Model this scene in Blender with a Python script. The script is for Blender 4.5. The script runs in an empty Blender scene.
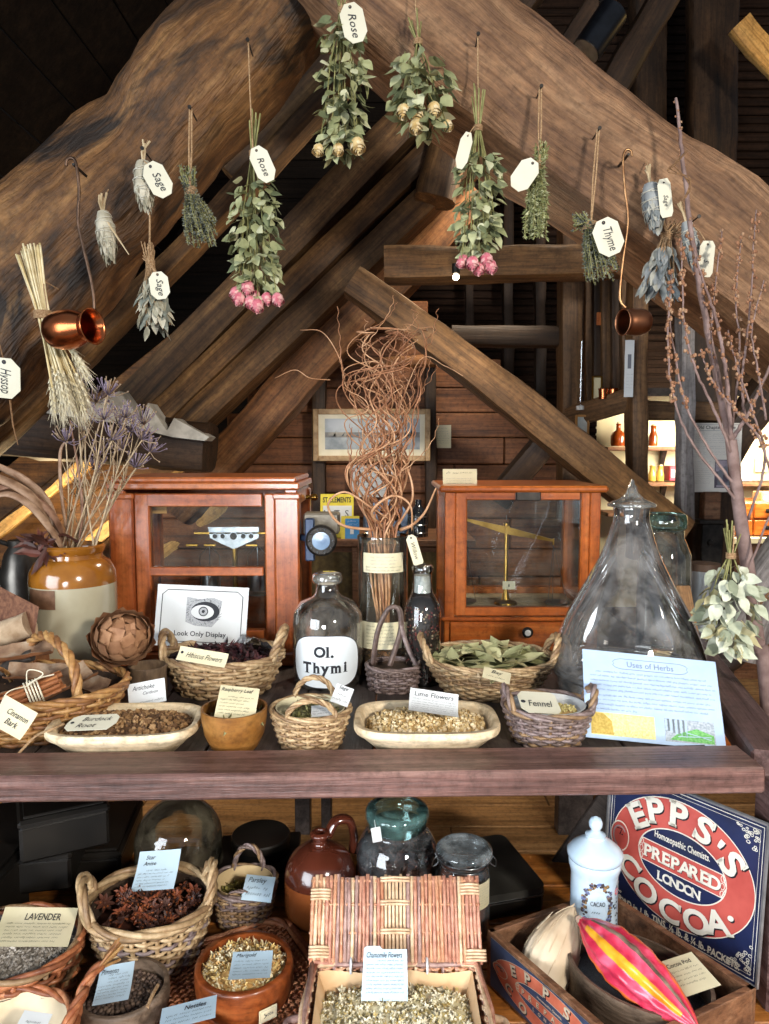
import bpy, bmesh, math, random
from mathutils import Vector, Matrix, noise, Quaternion
PI = math.pi
# ---------------------------------------------------------------- camera, world, lights, exposure
W, H, F = 769.0, 1024.0, 740.0
PITCH = math.radians(4.94)
EYE = Vector((0, 0, 1.30))
sc = bpy.context.scene
COL = sc.collection
cam_d = bpy.data.cameras.new('camera'); cam = bpy.data.objects.new('camera', cam_d); COL.objects.link(cam)
cam_d.sensor_fit = 'VERTICAL'; cam_d.sensor_height = 36.0; cam_d.sensor_width = 36.0 * W / H
cam_d.lens = F / H * 36.0; cam_d.clip_start = 0.02; cam_d.clip_end = 60
cam.location = EYE; cam.rotation_euler = (PI / 2 - PITCH, 0, 0)
sc.camera = cam
sc.view_settings.view_transform = 'Standard'; sc.view_settings.look = 'None'
sc.view_settings.gamma = 1.0; sc.view_settings.use_curve_mapping = False
sc.view_settings.exposure = 0.38
sc.cycles.max_bounces = 8; sc.cycles.transparent_max_bounces = 32
sc.cycles.diffuse_bounces = 3; sc.cycles.glossy_bounces = 4; sc.cycles.transmission_bounces = 8
sc.cycles.caustics_reflective = False; sc.cycles.caustics_refractive = False
sc.cycles.sample_clamp_indirect = 4.0
world = bpy.data.worlds.new('world'); sc.world = world; world.use_nodes = True
wb = world.node_tree.nodes['Background']; wb.inputs[0].default_value = (0.75, 0.85, 1.0, 1); wb.inputs[1].default_value = 0.24

def area(name, loc, target, size, power, col, sizey=None, spread=PI):
    d = bpy.data.lights.new(name, 'AREA'); d.energy = power; d.spread = spread; d.color = col; d.size = size
    if sizey: d.shape = 'RECTANGLE'; d.size_y = sizey
    o = bpy.data.objects.new(name, d); COL.objects.link(o); o.location = loc
    o.rotation_euler = (Vector(target) - Vector(loc)).to_track_quat('-Z', 'Y').to_euler()
    return o
def point(name, loc, power, col, r=0.03):
    d = bpy.data.lights.new(name, 'POINT'); d.energy = power; d.color = col; d.shadow_soft_size = r
    o = bpy.data.objects.new(name, d); COL.objects.link(o); o.location = loc
    return o
area('key_window_light', (1.35, -1.05, 1.95), (-0.05, 1.45, 0.95), 0.30, 62, (1.0, 0.93, 0.83))
area('fill_light', (-2.7, -1.7, 1.5), (0, 1.4, 0.7), 2.3, 72, (0.86, 0.93, 1.0), spread=2.3)  # soft cool fill added from the left, no known window there
area('low_fill_light', (-0.5, -1.5, 1.0), (0.02, 1.2, 0.42), 0.6, 5, (0.95, 0.97, 1.0), spread=0.95)  # narrow fill added to brighten the low shelf, not a window
area('shop_light', (1.9, 3.72, 1.46), (1.85, 4.32, 1.05), 0.55, 34, (1.0, 0.88, 0.66))
point('eave_light', (-1.35, 2.95, 1.02), 7, (1.0, 0.74, 0.40), 0.05)
point('roof_light', (1.95, 3.1, 2.95), 5, (1.0, 0.62, 0.18), 0.04)

# ---------------------------------------------------------------- geometry of the view
_c, _s = math.cos(PITCH), math.sin(PITCH)
def ray(px, py):
    x = (px - W / 2) / F; u = -(py - H / 2) / F
    return Vector((x, _c + u * _s, -_s + u * _c))
def P(px, py, Y):
    d = ray(px, py); return EYE + d * (Y / d.y)
def G(px, py, z):
    d = ray(px, py); return EYE + d * ((z - EYE.z) / d.z)
def mpp(p):                                   # metres per pixel at a point
    p = Vector(p) - EYE
    return (p.y * _c - p.z * _s) / F

# ---------------------------------------------------------------- materials
def lin(h):
    h = h.lstrip('#'); o = []
    for i in (0, 2, 4):
        c = int(h[i:i + 2], 16) / 255
        o.append(c / 12.92 if c <= 0.04045 else ((c + 0.055) / 1.055) ** 2.4)
    return (o[0], o[1], o[2], 1)
class NT:
    def __init__(s, name):
        s.m = bpy.data.materials.new(name); s.m.use_nodes = True
        s.t = s.m.node_tree; s.t.nodes.clear()
        s.out = s.n('ShaderNodeOutputMaterial')
    def n(s, typ, **kw):
        nd = s.t.nodes.new(typ)
        for k, v in kw.items(): setattr(nd, k, v)
        return nd
    def l(s, a, b): s.t.links.new(a, b)
    def coords(s, attr=None, scale=(1, 1, 1)):
        if attr:
            c = s.n('ShaderNodeAttribute'); c.attribute_name = attr; v = c.outputs['Vector']
        else:
            c = s.n('ShaderNodeTexCoord'); v = c.outputs['Object']
        oi = s.n('ShaderNodeObjectInfo'); mu = s.n('ShaderNodeMath', operation='MULTIPLY'); mu.inputs[1].default_value = 37.0
        s.l(oi.outputs['Random'], mu.inputs[0])
        ad = s.n('ShaderNodeVectorMath', operation='ADD'); s.l(v, ad.inputs[0]); s.l(mu.outputs[0], ad.inputs[1])
        return ad.outputs[0]
    def mapping(s, v, scale):
        mp = s.n('ShaderNodeMapping'); mp.inputs['Scale'].default_value = scale; s.l(v, mp.inputs['Vector']); return mp.outputs[0]
    def noise(s, v, scale, detail=4, rough=0.55, dist=0.0):
        nz = s.n('ShaderNodeTexNoise'); nz.inputs['Scale'].default_value = scale; nz.inputs['Detail'].default_value = detail
        nz.inputs['Roughness'].default_value = rough; nz.inputs['Distortion'].default_value = dist
        s.l(v, nz.inputs['Vector']); return nz.outputs['Fac']
    def ramp(s, f, stops):
        r = s.n('ShaderNodeValToRGB'); e = r.color_ramp.elements
        while len(e) < len(stops): e.new(0.5)
        for i, (p, c) in enumerate(stops): e[i].position = p; e[i].color = lin(c) if isinstance(c, str) else c
        s.l(f, r.inputs[0]); return r.outputs[0]
    def mix(s, f, a, b, typ='MIX'):
        m = s.n('ShaderNodeMix', data_type='RGBA', blend_type=typ)
        if isinstance(f, float): m.inputs[0].default_value = f
        else: s.l(f, m.inputs[0])
        for k, x in ((6, a), (7, b)):
            if isinstance(x, str): m.inputs[k].default_value = lin(x)
            else: s.l(x, m.inputs[k])
        return m.outputs[2]
    def bsdf(s, col, rough=0.6, metal=0.0, bump=None, bstr=0.3, bdist=0.002, coat=0.0, spec=0.5, **kw):
        b = s.n('ShaderNodeBsdfPrincipled')
        if isinstance(col, str): b.inputs['Base Color'].default_value = lin(col)
        else: s.l(col, b.inputs['Base Color'])
        if isinstance(rough, float): b.inputs['Roughness'].default_value = rough
        else: s.l(rough, b.inputs['Roughness'])
        b.inputs['Metallic'].default_value = metal; b.inputs['Coat Weight'].default_value = coat
        b.inputs['Coat Roughness'].default_value = 0.12
        b.inputs['Specular IOR Level'].default_value = spec
        for k, v in kw.items(): b.inputs[k.replace('_', ' ')].default_value = v
        if bump is not None:
            bp = s.n('ShaderNodeBump'); bp.inputs['Strength'].default_value = bstr; bp.inputs['Distance'].default_value = bdist
            s.l(bump, bp.inputs['Height']); s.l(bp.outputs[0], b.inputs['Normal'])
        s.l(b.outputs[0], s.out.inputs['Surface']); return b
def M(name, c1, c2=None, scale=20, rough=0.6, metal=0.0, bstr=0.2, bdist=0.002, stretch=(1, 1, 1), coat=0.0, c3=None, spec=0.5, detail=4, **kw):
    t = NT(name); v = t.mapping(t.coords(), stretch); f = t.noise(v, scale, detail)
    c2 = c2 or c1
    st = [(0.35, c1), (0.65, c2)] if not c3 else [(0.3, c1), (0.5, c2), (0.68, c3)]
    t.bsdf(t.ramp(f, st), rough, metal, f, bstr, bdist, coat, spec, **kw); return t.m
def WOOD(name, dark, mid, light, axis=0, attr=None, rough=0.62, coat=0.0, along=1.6, across=22, stain=0.5, bstr=0.45, bdist=0.004, stainc='#1b120b', spec=0.4, bigs=2.6, cracks=0.75, sr=(0.42, 0.6)):
    t = NT(name); co = t.coords(attr)
    def st(al, ac): q = [ac, ac, ac]; q[axis] = al; return tuple(q)
    g1 = t.noise(t.mapping(co, st(along, across)), 1.0, 7, 0.68, 0.18)
    g2 = t.noise(t.mapping(co, st(along * 3, across * 5)), 1.0, 4, 0.6)
    big = t.noise(t.mapping(co, st(bigs * .6, bigs)), 1.0, 5, 0.62, 0.8)
    c = t.ramp(g1, [(0.3, dark), (0.5, mid), (0.72, light)])
    fine = t.ramp(g2, [(0.3, (cracks * .75, cracks * .7, cracks * .65, 1)), (0.52, (1, 1, 1, 1))])
    c = t.mix(1.0, c, fine, 'MULTIPLY')
    spk = t.noise(co, 55, 5, 0.7)
    c = t.mix(1.0, c, t.ramp(spk, [(0.32, (.62, .6, .58, 1)), (0.5, (1, 1, 1, 1)), (0.72, (1.25, 1.22, 1.18, 1))]), 'MULTIPLY')
    if stain > 0:
        sf = t.ramp(big, [(sr[0], (stain, stain, stain, 1)), (sr[1], (0, 0, 0, 1))])
        c = t.mix(sf, c, stainc)
    ad = t.n('ShaderNodeMath', operation='ADD'); t.l(g1, ad.inputs[0]); t.l(g2, ad.inputs[1])
    t.bsdf(c, rough, 0.0, ad.outputs[0], bstr, bdist, coat, spec); return t.m
def GLASS(name, tint=(0.96, 0.97, 0.96), edge=(0.55, 0.6, 0.55), ior=1.5, rough=0.02, dirt=0.0, hazec='#b9b4a4', refl=1.0):  # pale diffuse patches painted into the glass to brighten it like caught light
    t = NT(name)
    lw = t.n('ShaderNodeLayerWeight'); lw.inputs[0].default_value = 0.5
    pw = t.n('ShaderNodeMath', operation='POWER'); pw.inputs[1].default_value = 2.5; t.l(lw.outputs['Facing'], pw.inputs[0])
    cm = t.n('ShaderNodeMix', data_type='RGBA'); t.l(pw.outputs[0], cm.inputs[0])
    cm.inputs[6].default_value = (*tint, 1); cm.inputs[7].default_value = (*edge, 1)
    tr = t.n('ShaderNodeBsdfTransparent'); t.l(cm.outputs[2], tr.inputs[0])
    gl = t.n('ShaderNodeBsdfGlossy'); gl.inputs['Roughness'].default_value = rough; gl.inputs[0].default_value = (1, 1, 1, 1)
    fr = t.n('ShaderNodeFresnel'); fr.inputs[0].default_value = ior
    mr = t.n('ShaderNodeMath', operation='MULTIPLY'); mr.inputs[1].default_value = refl; t.l(fr.outputs[0], mr.inputs[0])
    mx = t.n('ShaderNodeMixShader'); t.l(mr.outputs[0], mx.inputs[0]); t.l(tr.outputs[0], mx.inputs[1]); t.l(gl.outputs[0], mx.inputs[2])
    o = mx.outputs[0]
    if dirt > 0:
        df = t.n('ShaderNodeBsdfDiffuse'); df.inputs[0].default_value = lin(hazec)
        nf = t.noise(t.coords(), 14, 5, 0.65)
        rf = t.ramp(nf, [(0.42, (0, 0, 0, 1)), (0.75, (dirt, dirt, dirt, 1))])
        m2 = t.n('ShaderNodeMixShader'); t.l(rf, m2.inputs[0]); t.l(o, m2.inputs[1]); t.l(df.outputs[0], m2.inputs[2]); o = m2.outputs[0]
    t.l(o, t.out.inputs['Surface']); return t.m
def EMIT(name, col, power):
    t = NT(name); e = t.n('ShaderNodeEmission'); e.inputs[0].default_value = lin(col); e.inputs[1].default_value = power
    t.l(e.outputs[0], t.out.inputs['Surface']); return t.m

# timbers (grain runs along the beam, stored in the 'grain' attribute)
T_LEFT = WOOD('oak_cruck_dark', '#302010', '#6a4725', '#a57c4c', attr='grain', along=2.2, across=13, stain=0.96, stainc='#191009', bigs=3.6, bstr=0.8, bdist=0.014, sr=(0.445, 0.525))
T_RIGHT = WOOD('oak_cruck_tan', '#543826', '#856245', '#b08b68', attr='grain', along=2.2, across=24, stain=0.3, stainc='#4d3422', bigs=4, bstr=0.7, bdist=0.01, sr=(0.42, 0.55))
T_RAFT = WOOD('oak_rafter', '#33220e', '#735230', '#ad8656', attr='grain', along=1.6, across=28, stain=0.55, bigs=3.2, bstr=0.5)
T_ORANGE = WOOD('oak_brace_orange', '#4b2d16', '#8a5a32', '#ab7d50', attr='grain', along=1.6, across=26, stain=0.45, bigs=3)
T_BRACE = WOOD('oak_brace', '#44301c', '#7a5835', '#a07a50', attr='grain', along=2.5, across=30, stain=0.4, bigs=5)
T_DARK = WOOD('oak_dark', '#241911', '#44301f', '#5f4630', attr='grain', along=2, across=26, stain=0.5)
T_POST = WOOD('oak_post', '#3a2918', '#6d4f32', '#8f6e4b', attr='grain', along=2, across=26, stain=0.35)
T_GREY = WOOD('weathered_grey_wood', '#5b5654', '#8a8482', '#b0aaa8', attr='grain', along=2, across=30, stain=0.2, stainc='#3a3330')
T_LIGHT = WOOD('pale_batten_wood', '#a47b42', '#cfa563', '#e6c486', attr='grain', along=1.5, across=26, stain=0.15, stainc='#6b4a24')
W_WALL = WOOD('wall_planks', '#472919', '#80502f', '#a56d46', axis=0, along=1.4, across=26, stain=0.4, bigs=2)
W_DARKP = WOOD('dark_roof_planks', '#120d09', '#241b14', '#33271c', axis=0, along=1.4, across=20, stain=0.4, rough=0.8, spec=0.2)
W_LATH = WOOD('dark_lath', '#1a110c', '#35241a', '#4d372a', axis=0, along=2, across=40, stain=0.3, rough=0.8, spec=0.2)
W_FLOOR = WOOD('floor_boards', '#7a5732', '#a87c4c', '#c39a68', axis=0, along=1.5, across=22, stain=0.25, stainc='#4d341d', bigs=2)
W_SHELF = WOOD('lower_shelf_boards', '#7a4519', '#a9672a', '#c48445', axis=0, along=1.6, across=26, stain=0.2, stainc='#4d2c12', coat=0.1, rough=0.45)
W_RAIL = WOOD('table_rail_wood', '#46302c', '#76564f', '#9a7a70', axis=0, along=2.2, across=34, stain=0.35, stainc='#2c1d1a', bigs=5, rough=0.42, coat=0.1)
W_RAILY = WOOD('table_side_wood', '#46302c', '#6c5350', '#8d7470', axis=1, along=2.2, across=34, stain=0.35, stainc='#2c1d1a', bigs=5, rough=0.42)
W_TOP = WOOD('table_boards', '#2a2422', '#453c38', '#5e5450', axis=1, along=2, across=26, stain=0.3, bigs=4, rough=0.5)
W_MAHOG = WOOD('orange_mahogany', '#6d3114', '#a2552a', '#bd7240', axis=2, along=1.5, across=26, stain=0.1, rough=0.28, coat=0.45, bstr=0.1, bdist=0.001, cracks=1.0)
W_MAHOX = WOOD('orange_mahogany_rails', '#6d3114', '#a2552a', '#bd7240', axis=0, along=1.5, across=26, stain=0.1, rough=0.28, coat=0.45, bstr=0.1, bdist=0.001, cracks=1.0)
W_CASE2 = WOOD('honey_mahogany', '#7d3812', '#a8561f', '#c4763a', axis=2, along=1.5, across=26, stain=0.1, rough=0.3, coat=0.4, bstr=0.1, bdist=0.001, cracks=1.0)
W_CASE2X = WOOD('honey_mahogany_rails', '#7d3812', '#a8561f', '#c4763a', axis=0, along=1.5, across=26, stain=0.1, rough=0.3, coat=0.4, bstr=0.1, bdist=0.001, cracks=1.0)
W_BOX = WOOD('old_box_wood', '#4d3120', '#7d553a', '#a07a5c', axis=0, along=2, across=24, stain=0.25, bigs=6)
W_BOWL = WOOD('bowl_wood_red', '#5d2810', '#8b461f', '#a86538', axis=0, along=3, across=22, stain=0.2, rough=0.35, coat=0.3, bstr=0.1, bdist=0.001)
W_BOWLG = WOOD('bowl_wood_grey', '#4a3c31', '#6f5d4d', '#8b7867', axis=0, along=4, across=26, stain=0.3, rough=0.55)
W_BOWLY = WOOD('bowl_wood_ochre', '#5d3a17', '#8a5c2a', '#a87b42', axis=0, along=4, across=14, stain=0.15, rough=0.4, coat=0.2, bstr=0.1, bdist=0.001, cracks=1.0)
W_DISH = WOOD('pale_dish_wood', '#bfa680', '#d9c5a2', '#e8dabd', axis=0, along=3, across=20, stain=0.1, stainc='#a5865c', rough=0.6, bstr=0.1, bdist=0.001, cracks=1.0)
PAPER = M('card_paper', '#cfd2d2', '#d8dada', scale=9, rough=0.85, bstr=0.05)
PAPERY = M('cream_paper', '#cfc5a0', '#d8ceae', scale=9, rough=0.85, bstr=0.05)
TAGP = M('tag_paper', '#cdc8b2', '#d8d4c0', scale=9, rough=0.8, bstr=0.05)
PAPERB = M('bluish_card', '#adc3d1', '#b8ccd8', scale=9, rough=0.85, bstr=0.05)
INK = M('ink', '#20222a', rough=0.7, bstr=0)
INKG = M('grey_ink', '#6d7078', rough=0.7, bstr=0)
TWINE = M('twine', '#8a6a48', '#b39470', scale=300, rough=0.9)
TWINED = M('twine_dark', '#5f432b', '#8a6846', scale=300, rough=0.9)
IRON = M('black_iron', '#1c1a18', '#37322d', scale=40, rough=0.45, metal=0.6)
BRASS = M('brass', '#8e6a2c', '#b08a44', scale=30, rough=0.3, metal=1.0)
STEEL = M('steel', '#8c8f92', '#b5b8ba', scale=30, rough=0.28, metal=1.0)
COPPER = M('copper', '#8a4526', '#b8683e', scale=9, rough=0.24, metal=1.0, c3='#c98255', bstr=0.1)
COPPERD = M('dull_copper', '#5d3b2b', '#8a5a40', scale=12, rough=0.36, metal=1.0, c3='#9c6b4e', bstr=0.1)
BLACKTIN = M('black_japanned_tin', '#100e0c', '#1f1b17', scale=7, rough=0.36, bstr=0.05)
G_CLEAR = GLASS('clear_glass')
G_PANE = GLASS('case_pane', tint=(0.95, 0.97, 0.97), edge=(0.8, 0.85, 0.85), dirt=0.05, refl=0.6)
G_OLD = GLASS('old_glass', tint=(0.97, 0.97, 0.96), edge=(0.86, 0.87, 0.85), dirt=0.34, hazec='#c4c0bc', refl=2.4)
G_TEAL = GLASS('teal_glass', tint=(0.74, 0.92, 0.90), edge=(0.4, 0.66, 0.64), refl=2.6, dirt=.4, hazec='#8fc4be')
G_GREEN = GLASS('green_rim_glass', tint=(0.78, 0.9, 0.84), edge=(0.55, 0.75, 0.66), refl=2.2, dirt=.35, hazec='#8fb5a2')
G_AMBER = GLASS('amber_glass', tint=(0.75, 0.30, 0.06), edge=(0.3, 0.08, 0.01))
G_SMOKE = GLASS('smoky_glass', tint=(0.94, 0.92, 0.88), edge=(0.74, 0.72, 0.66), dirt=0.34, hazec='#b3aca0', refl=2.4)
G_PLAST = GLASS('clear_film', tint=(0.94, 0.95, 0.97), edge=(0.7, 0.72, 0.76), refl=2.2, rough=0.12, dirt=0.22, hazec='#c9ccd2')

# ---------------------------------------------------------------- mesh builder
class MB:
    def __init__(s): s.v = []; s.f = []; s.m = []; s.a = []
    def add(s, vs, fs, m=0, Mx=None, a=None):
        o = len(s.v)
        if Mx is not None: vs = [Mx @ Vector(v) for v in vs]
        s.v.extend([tuple(v) for v in vs])
        s.a.extend(a if a else [(0, 0, 0)] * len(vs))
        for i, f in enumerate(fs):
            s.f.append([k + o for k in f]); s.m.append(m if isinstance(m, int) else m[i])
    def tube(s, pts, r, n=6, m=0, cap=True, flat=1.0, Mx=None):
        pts = [Vector(p) for p in pts]; k = len(pts)
        rs = r if isinstance(r, (list, tuple)) else [r] * k
        T = []
        for i in range(k):
            d = pts[min(i + 1, k - 1)] - pts[max(i - 1, 0)]
            T.append(d.normalized() if d.length > 1e-9 else Vector((0, 0, 1)))
        up = Vector((0, 0, 1)) if abs(T[0].z) < 0.9 else Vector((1, 0, 0))
        N = (up - T[0] * up.dot(T[0])).normalized()
        vs = []
        for i in range(k):
            N = N - T[i] * N.dot(T[i])
            N = N.normalized() if N.length > 1e-6 else T[i].orthogonal().normalized()
            B = T[i].cross(N)
            for j in range(n):
                q = 2 * PI * j / n
                vs.append(pts[i] + (N * math.cos(q) + B * (math.sin(q) * flat)) * rs[i])
        fs = [[i * n + j, i * n + (j + 1) % n, (i + 1) * n + (j + 1) % n, (i + 1) * n + j] for i in range(k - 1) for j in range(n)]
        if cap: fs += [list(range(n - 1, -1, -1)), [(k - 1) * n + j for j in range(n)]]
        s.add(vs, fs, m, Mx)
    def lathe(s, prof, n=28, m=0, Mx=None, sx=1.0, sy=1.0, close=False, mfn=None):
        vs = []; k = len(prof)
        for r, z in prof:
            for j in range(n):
                q = 2 * PI * j / n
                vs.append((math.cos(q) * r * sx, math.sin(q) * r * sy, z))
        fs = []; ms = []
        rng = k if close else k - 1
        for i in range(rng):
            i2 = (i + 1) % k
            for j in range(n):
                fs.append([i * n + j, i * n + (j + 1) % n, i2 * n + (j + 1) % n, i2 * n + j]); ms.append(mfn(i, j) if mfn else m)
        if not close:
            if prof[0][0] > 1e-5: fs.append([j for j in range(n - 1, -1, -1)]); ms.append(mfn(0, 0) if mfn else m)
            if prof[-1][0] > 1e-5: fs.append([(k - 1) * n + j for j in range(n)]); ms.append(mfn(k - 2, 0) if mfn else m)
        s.add(vs, fs, ms, Mx)
    def shell(s, prof, t, n=28, m=0, Mx=None, sx=1, sy=1):      # open vessel with wall thickness: outer bottom->rim then inner rim->bottom
        inner = [(max(r - t, 0.0), z + (t if i == 0 else 0)) for i, (r, z) in enumerate(prof)]
        if prof[0][0] > 1e-5: pr = [(0, prof[0][1])] + prof + inner[::-1] + [(0, prof[0][1] + t)]
        else: pr = prof + inner[::-1]
        s.lathe(pr, n, m, Mx, sx, sy)
    def box(s, c, size, m=0, Mx=None, r=0.0):
        x, y, z = [q / 2 for q in size]; r = min(r, x * .9, y * .9, z * .9)
        if r <= 0:
            vs = [(a * x, b * y, d * z) for a in (-1, 1) for b in (-1, 1) for d in (-1, 1)]
            fs = [[0, 1, 3, 2], [4, 6, 7, 5], [0, 4, 5, 1], [2, 3, 7, 6], [0, 2, 6, 4], [1, 5, 7, 3]]
        else:
            vs = []; idx = {}
            for a in (-1, 1):
                for b in (-1, 1):
                    for d in (-1, 1):
                        for k in range(3):
                            p = [a * (x - r), b * (y - r), d * (z - r)]; p[k] = (a * x, b * y, d * z)[k]
                            idx[(a, b, d, k)] = len(vs); vs.append(p)
            fs = []
            for k in range(3):
                o = [i for i in range(3) if i != k]
                for sg in (-1, 1):
                    f = []
                    for u, w in ((-1, -1), (1, -1), (1, 1), (-1, 1)):
                        q = [0, 0, 0]; q[k] = sg; q[o[0]] = u; q[o[1]] = w; f.append(idx[(*q, k)])
                    fs.append(f)
            for k in range(3):
                o = [i for i in range(3) if i != k]
                for u in (-1, 1):
                    for w in (-1, 1):
                        q0 = [0, 0, 0]; q1 = [0, 0, 0]; q0[k] = -1; q1[k] = 1
                        for q in (q0, q1): q[o[0]] = u; q[o[1]] = w
                        fs.append([idx[(*q0, o[0])], idx[(*q1, o[0])], idx[(*q1, o[1])], idx[(*q0, o[1])]])
            for a in (-1, 1):
                for b in (-1, 1):
                    for d in (-1, 1): fs.append([idx[(a, b, d, k)] for k in range(3)])
            cc = Vector((0, 0, 0)); out = []
            for f in fs:
                p = [Vector(vs[i]) for i in f]; nn = (p[1] - p[0]).cross(p[2] - p[0]); ce = sum(p, Vector()) / len(p)
                out.append(f if nn.dot(ce) > 0 else f[::-1])
            fs = out
        vs = [(v[0] + c[0], v[1] + c[1], v[2] + c[2]) for v in vs]
        s.add(vs, fs, m, Mx)
    def prism(s, poly, z0, z1, m=0, Mx=None, side=None):
        n = len(poly); vs = [(x, y, z0) for x, y in poly] + [(x, y, z1) for x, y in poly]
        fs = [list(range(n - 1, -1, -1)), list(range(n, 2 * n))] + [[i, (i + 1) % n, n + (i + 1) % n, n + i] for i in range(n)]
        s.add(vs, fs, [m, m] + [side if side is not None else m] * n, Mx)
    def grid(s, fn, nu, nv, m=0, wrapu=False, Mx=None):
        cu = nu if wrapu else nu + 1
        vs = [fn(i / nu, j / nv) for j in range(nv + 1) for i in range(cu)]
        fs = [[j * cu + i, j * cu + (i + 1) % cu, (j + 1) * cu + (i + 1) % cu, (j + 1) * cu + i] for j in range(nv) for i in range(nu)]
        s.add(vs, fs, m, Mx)
    def ball(s, c, r, m=0, n=6, sx=1, sy=1, sz=1, Mx=None):
        rings = max(3, n // 2 + 1); pr = [(math.sin(PI * i / rings) * r, -math.cos(PI * i / rings) * r * sz) for i in range(rings + 1)]
        o = len(s.v); T = Matrix.Translation(Vector(c))
        s.lathe([(max(a, 1e-6), b) for a, b in pr], n, m, (Mx @ T) if Mx is not None else T, sx, sy)
    def leaf(s, p, d, nrm, L, Wd, m=0, fold=0.3, curl=0.3, seg=4, shape=0.75):
        d = Vector(d).normalized(); nrm = Vector(nrm); nrm = nrm - d * nrm.dot(d)
        nrm = nrm.normalized() if nrm.length > 1e-5 else d.orthogonal().normalized()
        sd = d.cross(nrm); p = Vector(p); vs = []
        for i in range(seg + 1):
            u = i / seg; w = Wd / 2 * math.sin(PI * min(max(u, 0.03), 0.985) ** shape)
            c = p + d * (L * u) + nrm * (curl * L * u * u)
            vs += [c + sd * w + nrm * (w * fold), c, c - sd * w + nrm * (w * fold)]
        fs = []
        for i in range(seg):
            a = i * 3; fs += [[a, a + 1, a + 4, a + 3], [a + 1, a + 2, a + 5, a + 4]]
        s.add(vs, fs, m)
    def build(s, name, mats, parent=None, smooth=35, loc=None, rot=None):
        me = bpy.data.meshes.new(name); me.from_pydata(s.v, [], s.f)
        mats = mats if isinstance(mats, (list, tuple)) else [mats]
        for q in mats: me.materials.append(q)
        me.polygons.foreach_set('material_index', [min(k, len(mats) - 1) for k in s.m])
        if any(a != (0, 0, 0) for a in s.a[:50]):
            at = me.attributes.new('grain', 'FLOAT_VECTOR', 'POINT'); at.data.foreach_set('vector', [c for a in s.a for c in a])
        me.update()
        if smooth:
            me.shade_smooth()
            if smooth < 180: me.set_sharp_from_angle(angle=math.radians(smooth))
        o = bpy.data.objects.new(name, me); COL.objects.link(o)
        if parent is not None: o.parent = parent
        if loc is not None: o.location = loc
        if rot is not None: o.rotation_euler = rot
        return o
def tagp(o, label=None, cat=None, group=None, kind=None):
    if label: o['label'] = label
    if cat: o['category'] = cat
    if group: o['group'] = group
    if kind: o['kind'] = kind
    return o
def thing(name, label, cat, loc=(0, 0, 0), rz=0.0, group=None, rot=None):
    o = bpy.data.objects.new(name, None); COL.objects.link(o); o.location = loc
    o.rotation_euler = rot if rot else (0, 0, rz); o.empty_display_size = 0.03
    return tagp(o, label, cat, group)
def dup(o, parent=None, loc=None, rot=None, label=None):
    c = o.copy(); COL.objects.link(c)
    if parent is not None: c.parent = parent
    if loc is not None: c.location = loc
    if rot is not None: c.rotation_euler = rot
    if label: c['label'] = label
    for ch in list(o.children): dup(ch, c)
    return c
def frame_of(x, y, o):                              # matrix with columns x, y(orthogonalised), x cross y
    x = Vector(x).normalized(); y = Vector(y); y = (y - x * y.dot(x)).normalized(); z = x.cross(y)
    return Matrix(((x.x, y.x, z.x, o[0]), (x.y, y.y, z.y, o[1]), (x.z, y.z, z.z, o[2]), (0, 0, 0, 1)))
FACE = Matrix(((1, 0, 0, 0), (0, 0, -1, 0), (0, 1, 0, 0), (0, 0, 0, 1)))     # x right, y up, normal towards the viewer
def rotz(a): return Matrix.Rotation(a, 4, 'Z')
def trs(x, y, z=0): return Matrix.Translation((x, y, z))
def catmull(pts, n):
    pts = [Vector(p) for p in pts]; q = [pts[0] * 2 - pts[1]] + pts + [pts[-1] * 2 - pts[-2]]; out = []
    for i in range(len(pts) - 1):
        a, b, c, d = q[i:i + 4]
        for k in range(n):
            t = k / n
            out.append(0.5 * ((2 * b) + (c - a) * t + (2 * a - 5 * b + 4 * c - d) * t * t + (3 * b - a - 3 * c + d) * t ** 3))
    out.append(pts[-1]); return out
_tc = {}
def text2d(s, shear=0.0, off=0.0):                  # outline text as triangles, height about 0.7 of 1, centred on the origin
    key = (s, shear, off)
    if key in _tc: return _tc[key]
    cu = bpy.data.curves.new('lettering', 'FONT'); cu.body = s; cu.resolution_u = 4 if off > .02 else 2; cu.shear = shear; cu.offset = off
    cu.fill_mode = 'FRONT'; cu.align_x = 'CENTER'; cu.align_y = 'CENTER'
    o = bpy.data.objects.new('lettering', cu); COL.objects.link(o)
    dg = bpy.context.evaluated_depsgraph_get(); me = bpy.data.meshes.new_from_object(o.evaluated_get(dg))
    vs = [(v.co.x, v.co.y) for v in me.vertices]; fs = [list(p.vertices) for p in me.polygons]
    bpy.data.objects.remove(o); bpy.data.curves.remove(cu); bpy.data.meshes.remove(me)
    xs = [v[0] for v in vs] or [0]; ys = [v[1] for v in vs] or [0]
    cx, cy = (min(xs) + max(xs)) / 2, (min(ys) + max(ys)) / 2
    r = ([(x - cx, y - cy) for x, y in vs], fs, max(xs) - min(xs), max(ys) - min(ys))
    _tc[key] = r; return r
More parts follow.
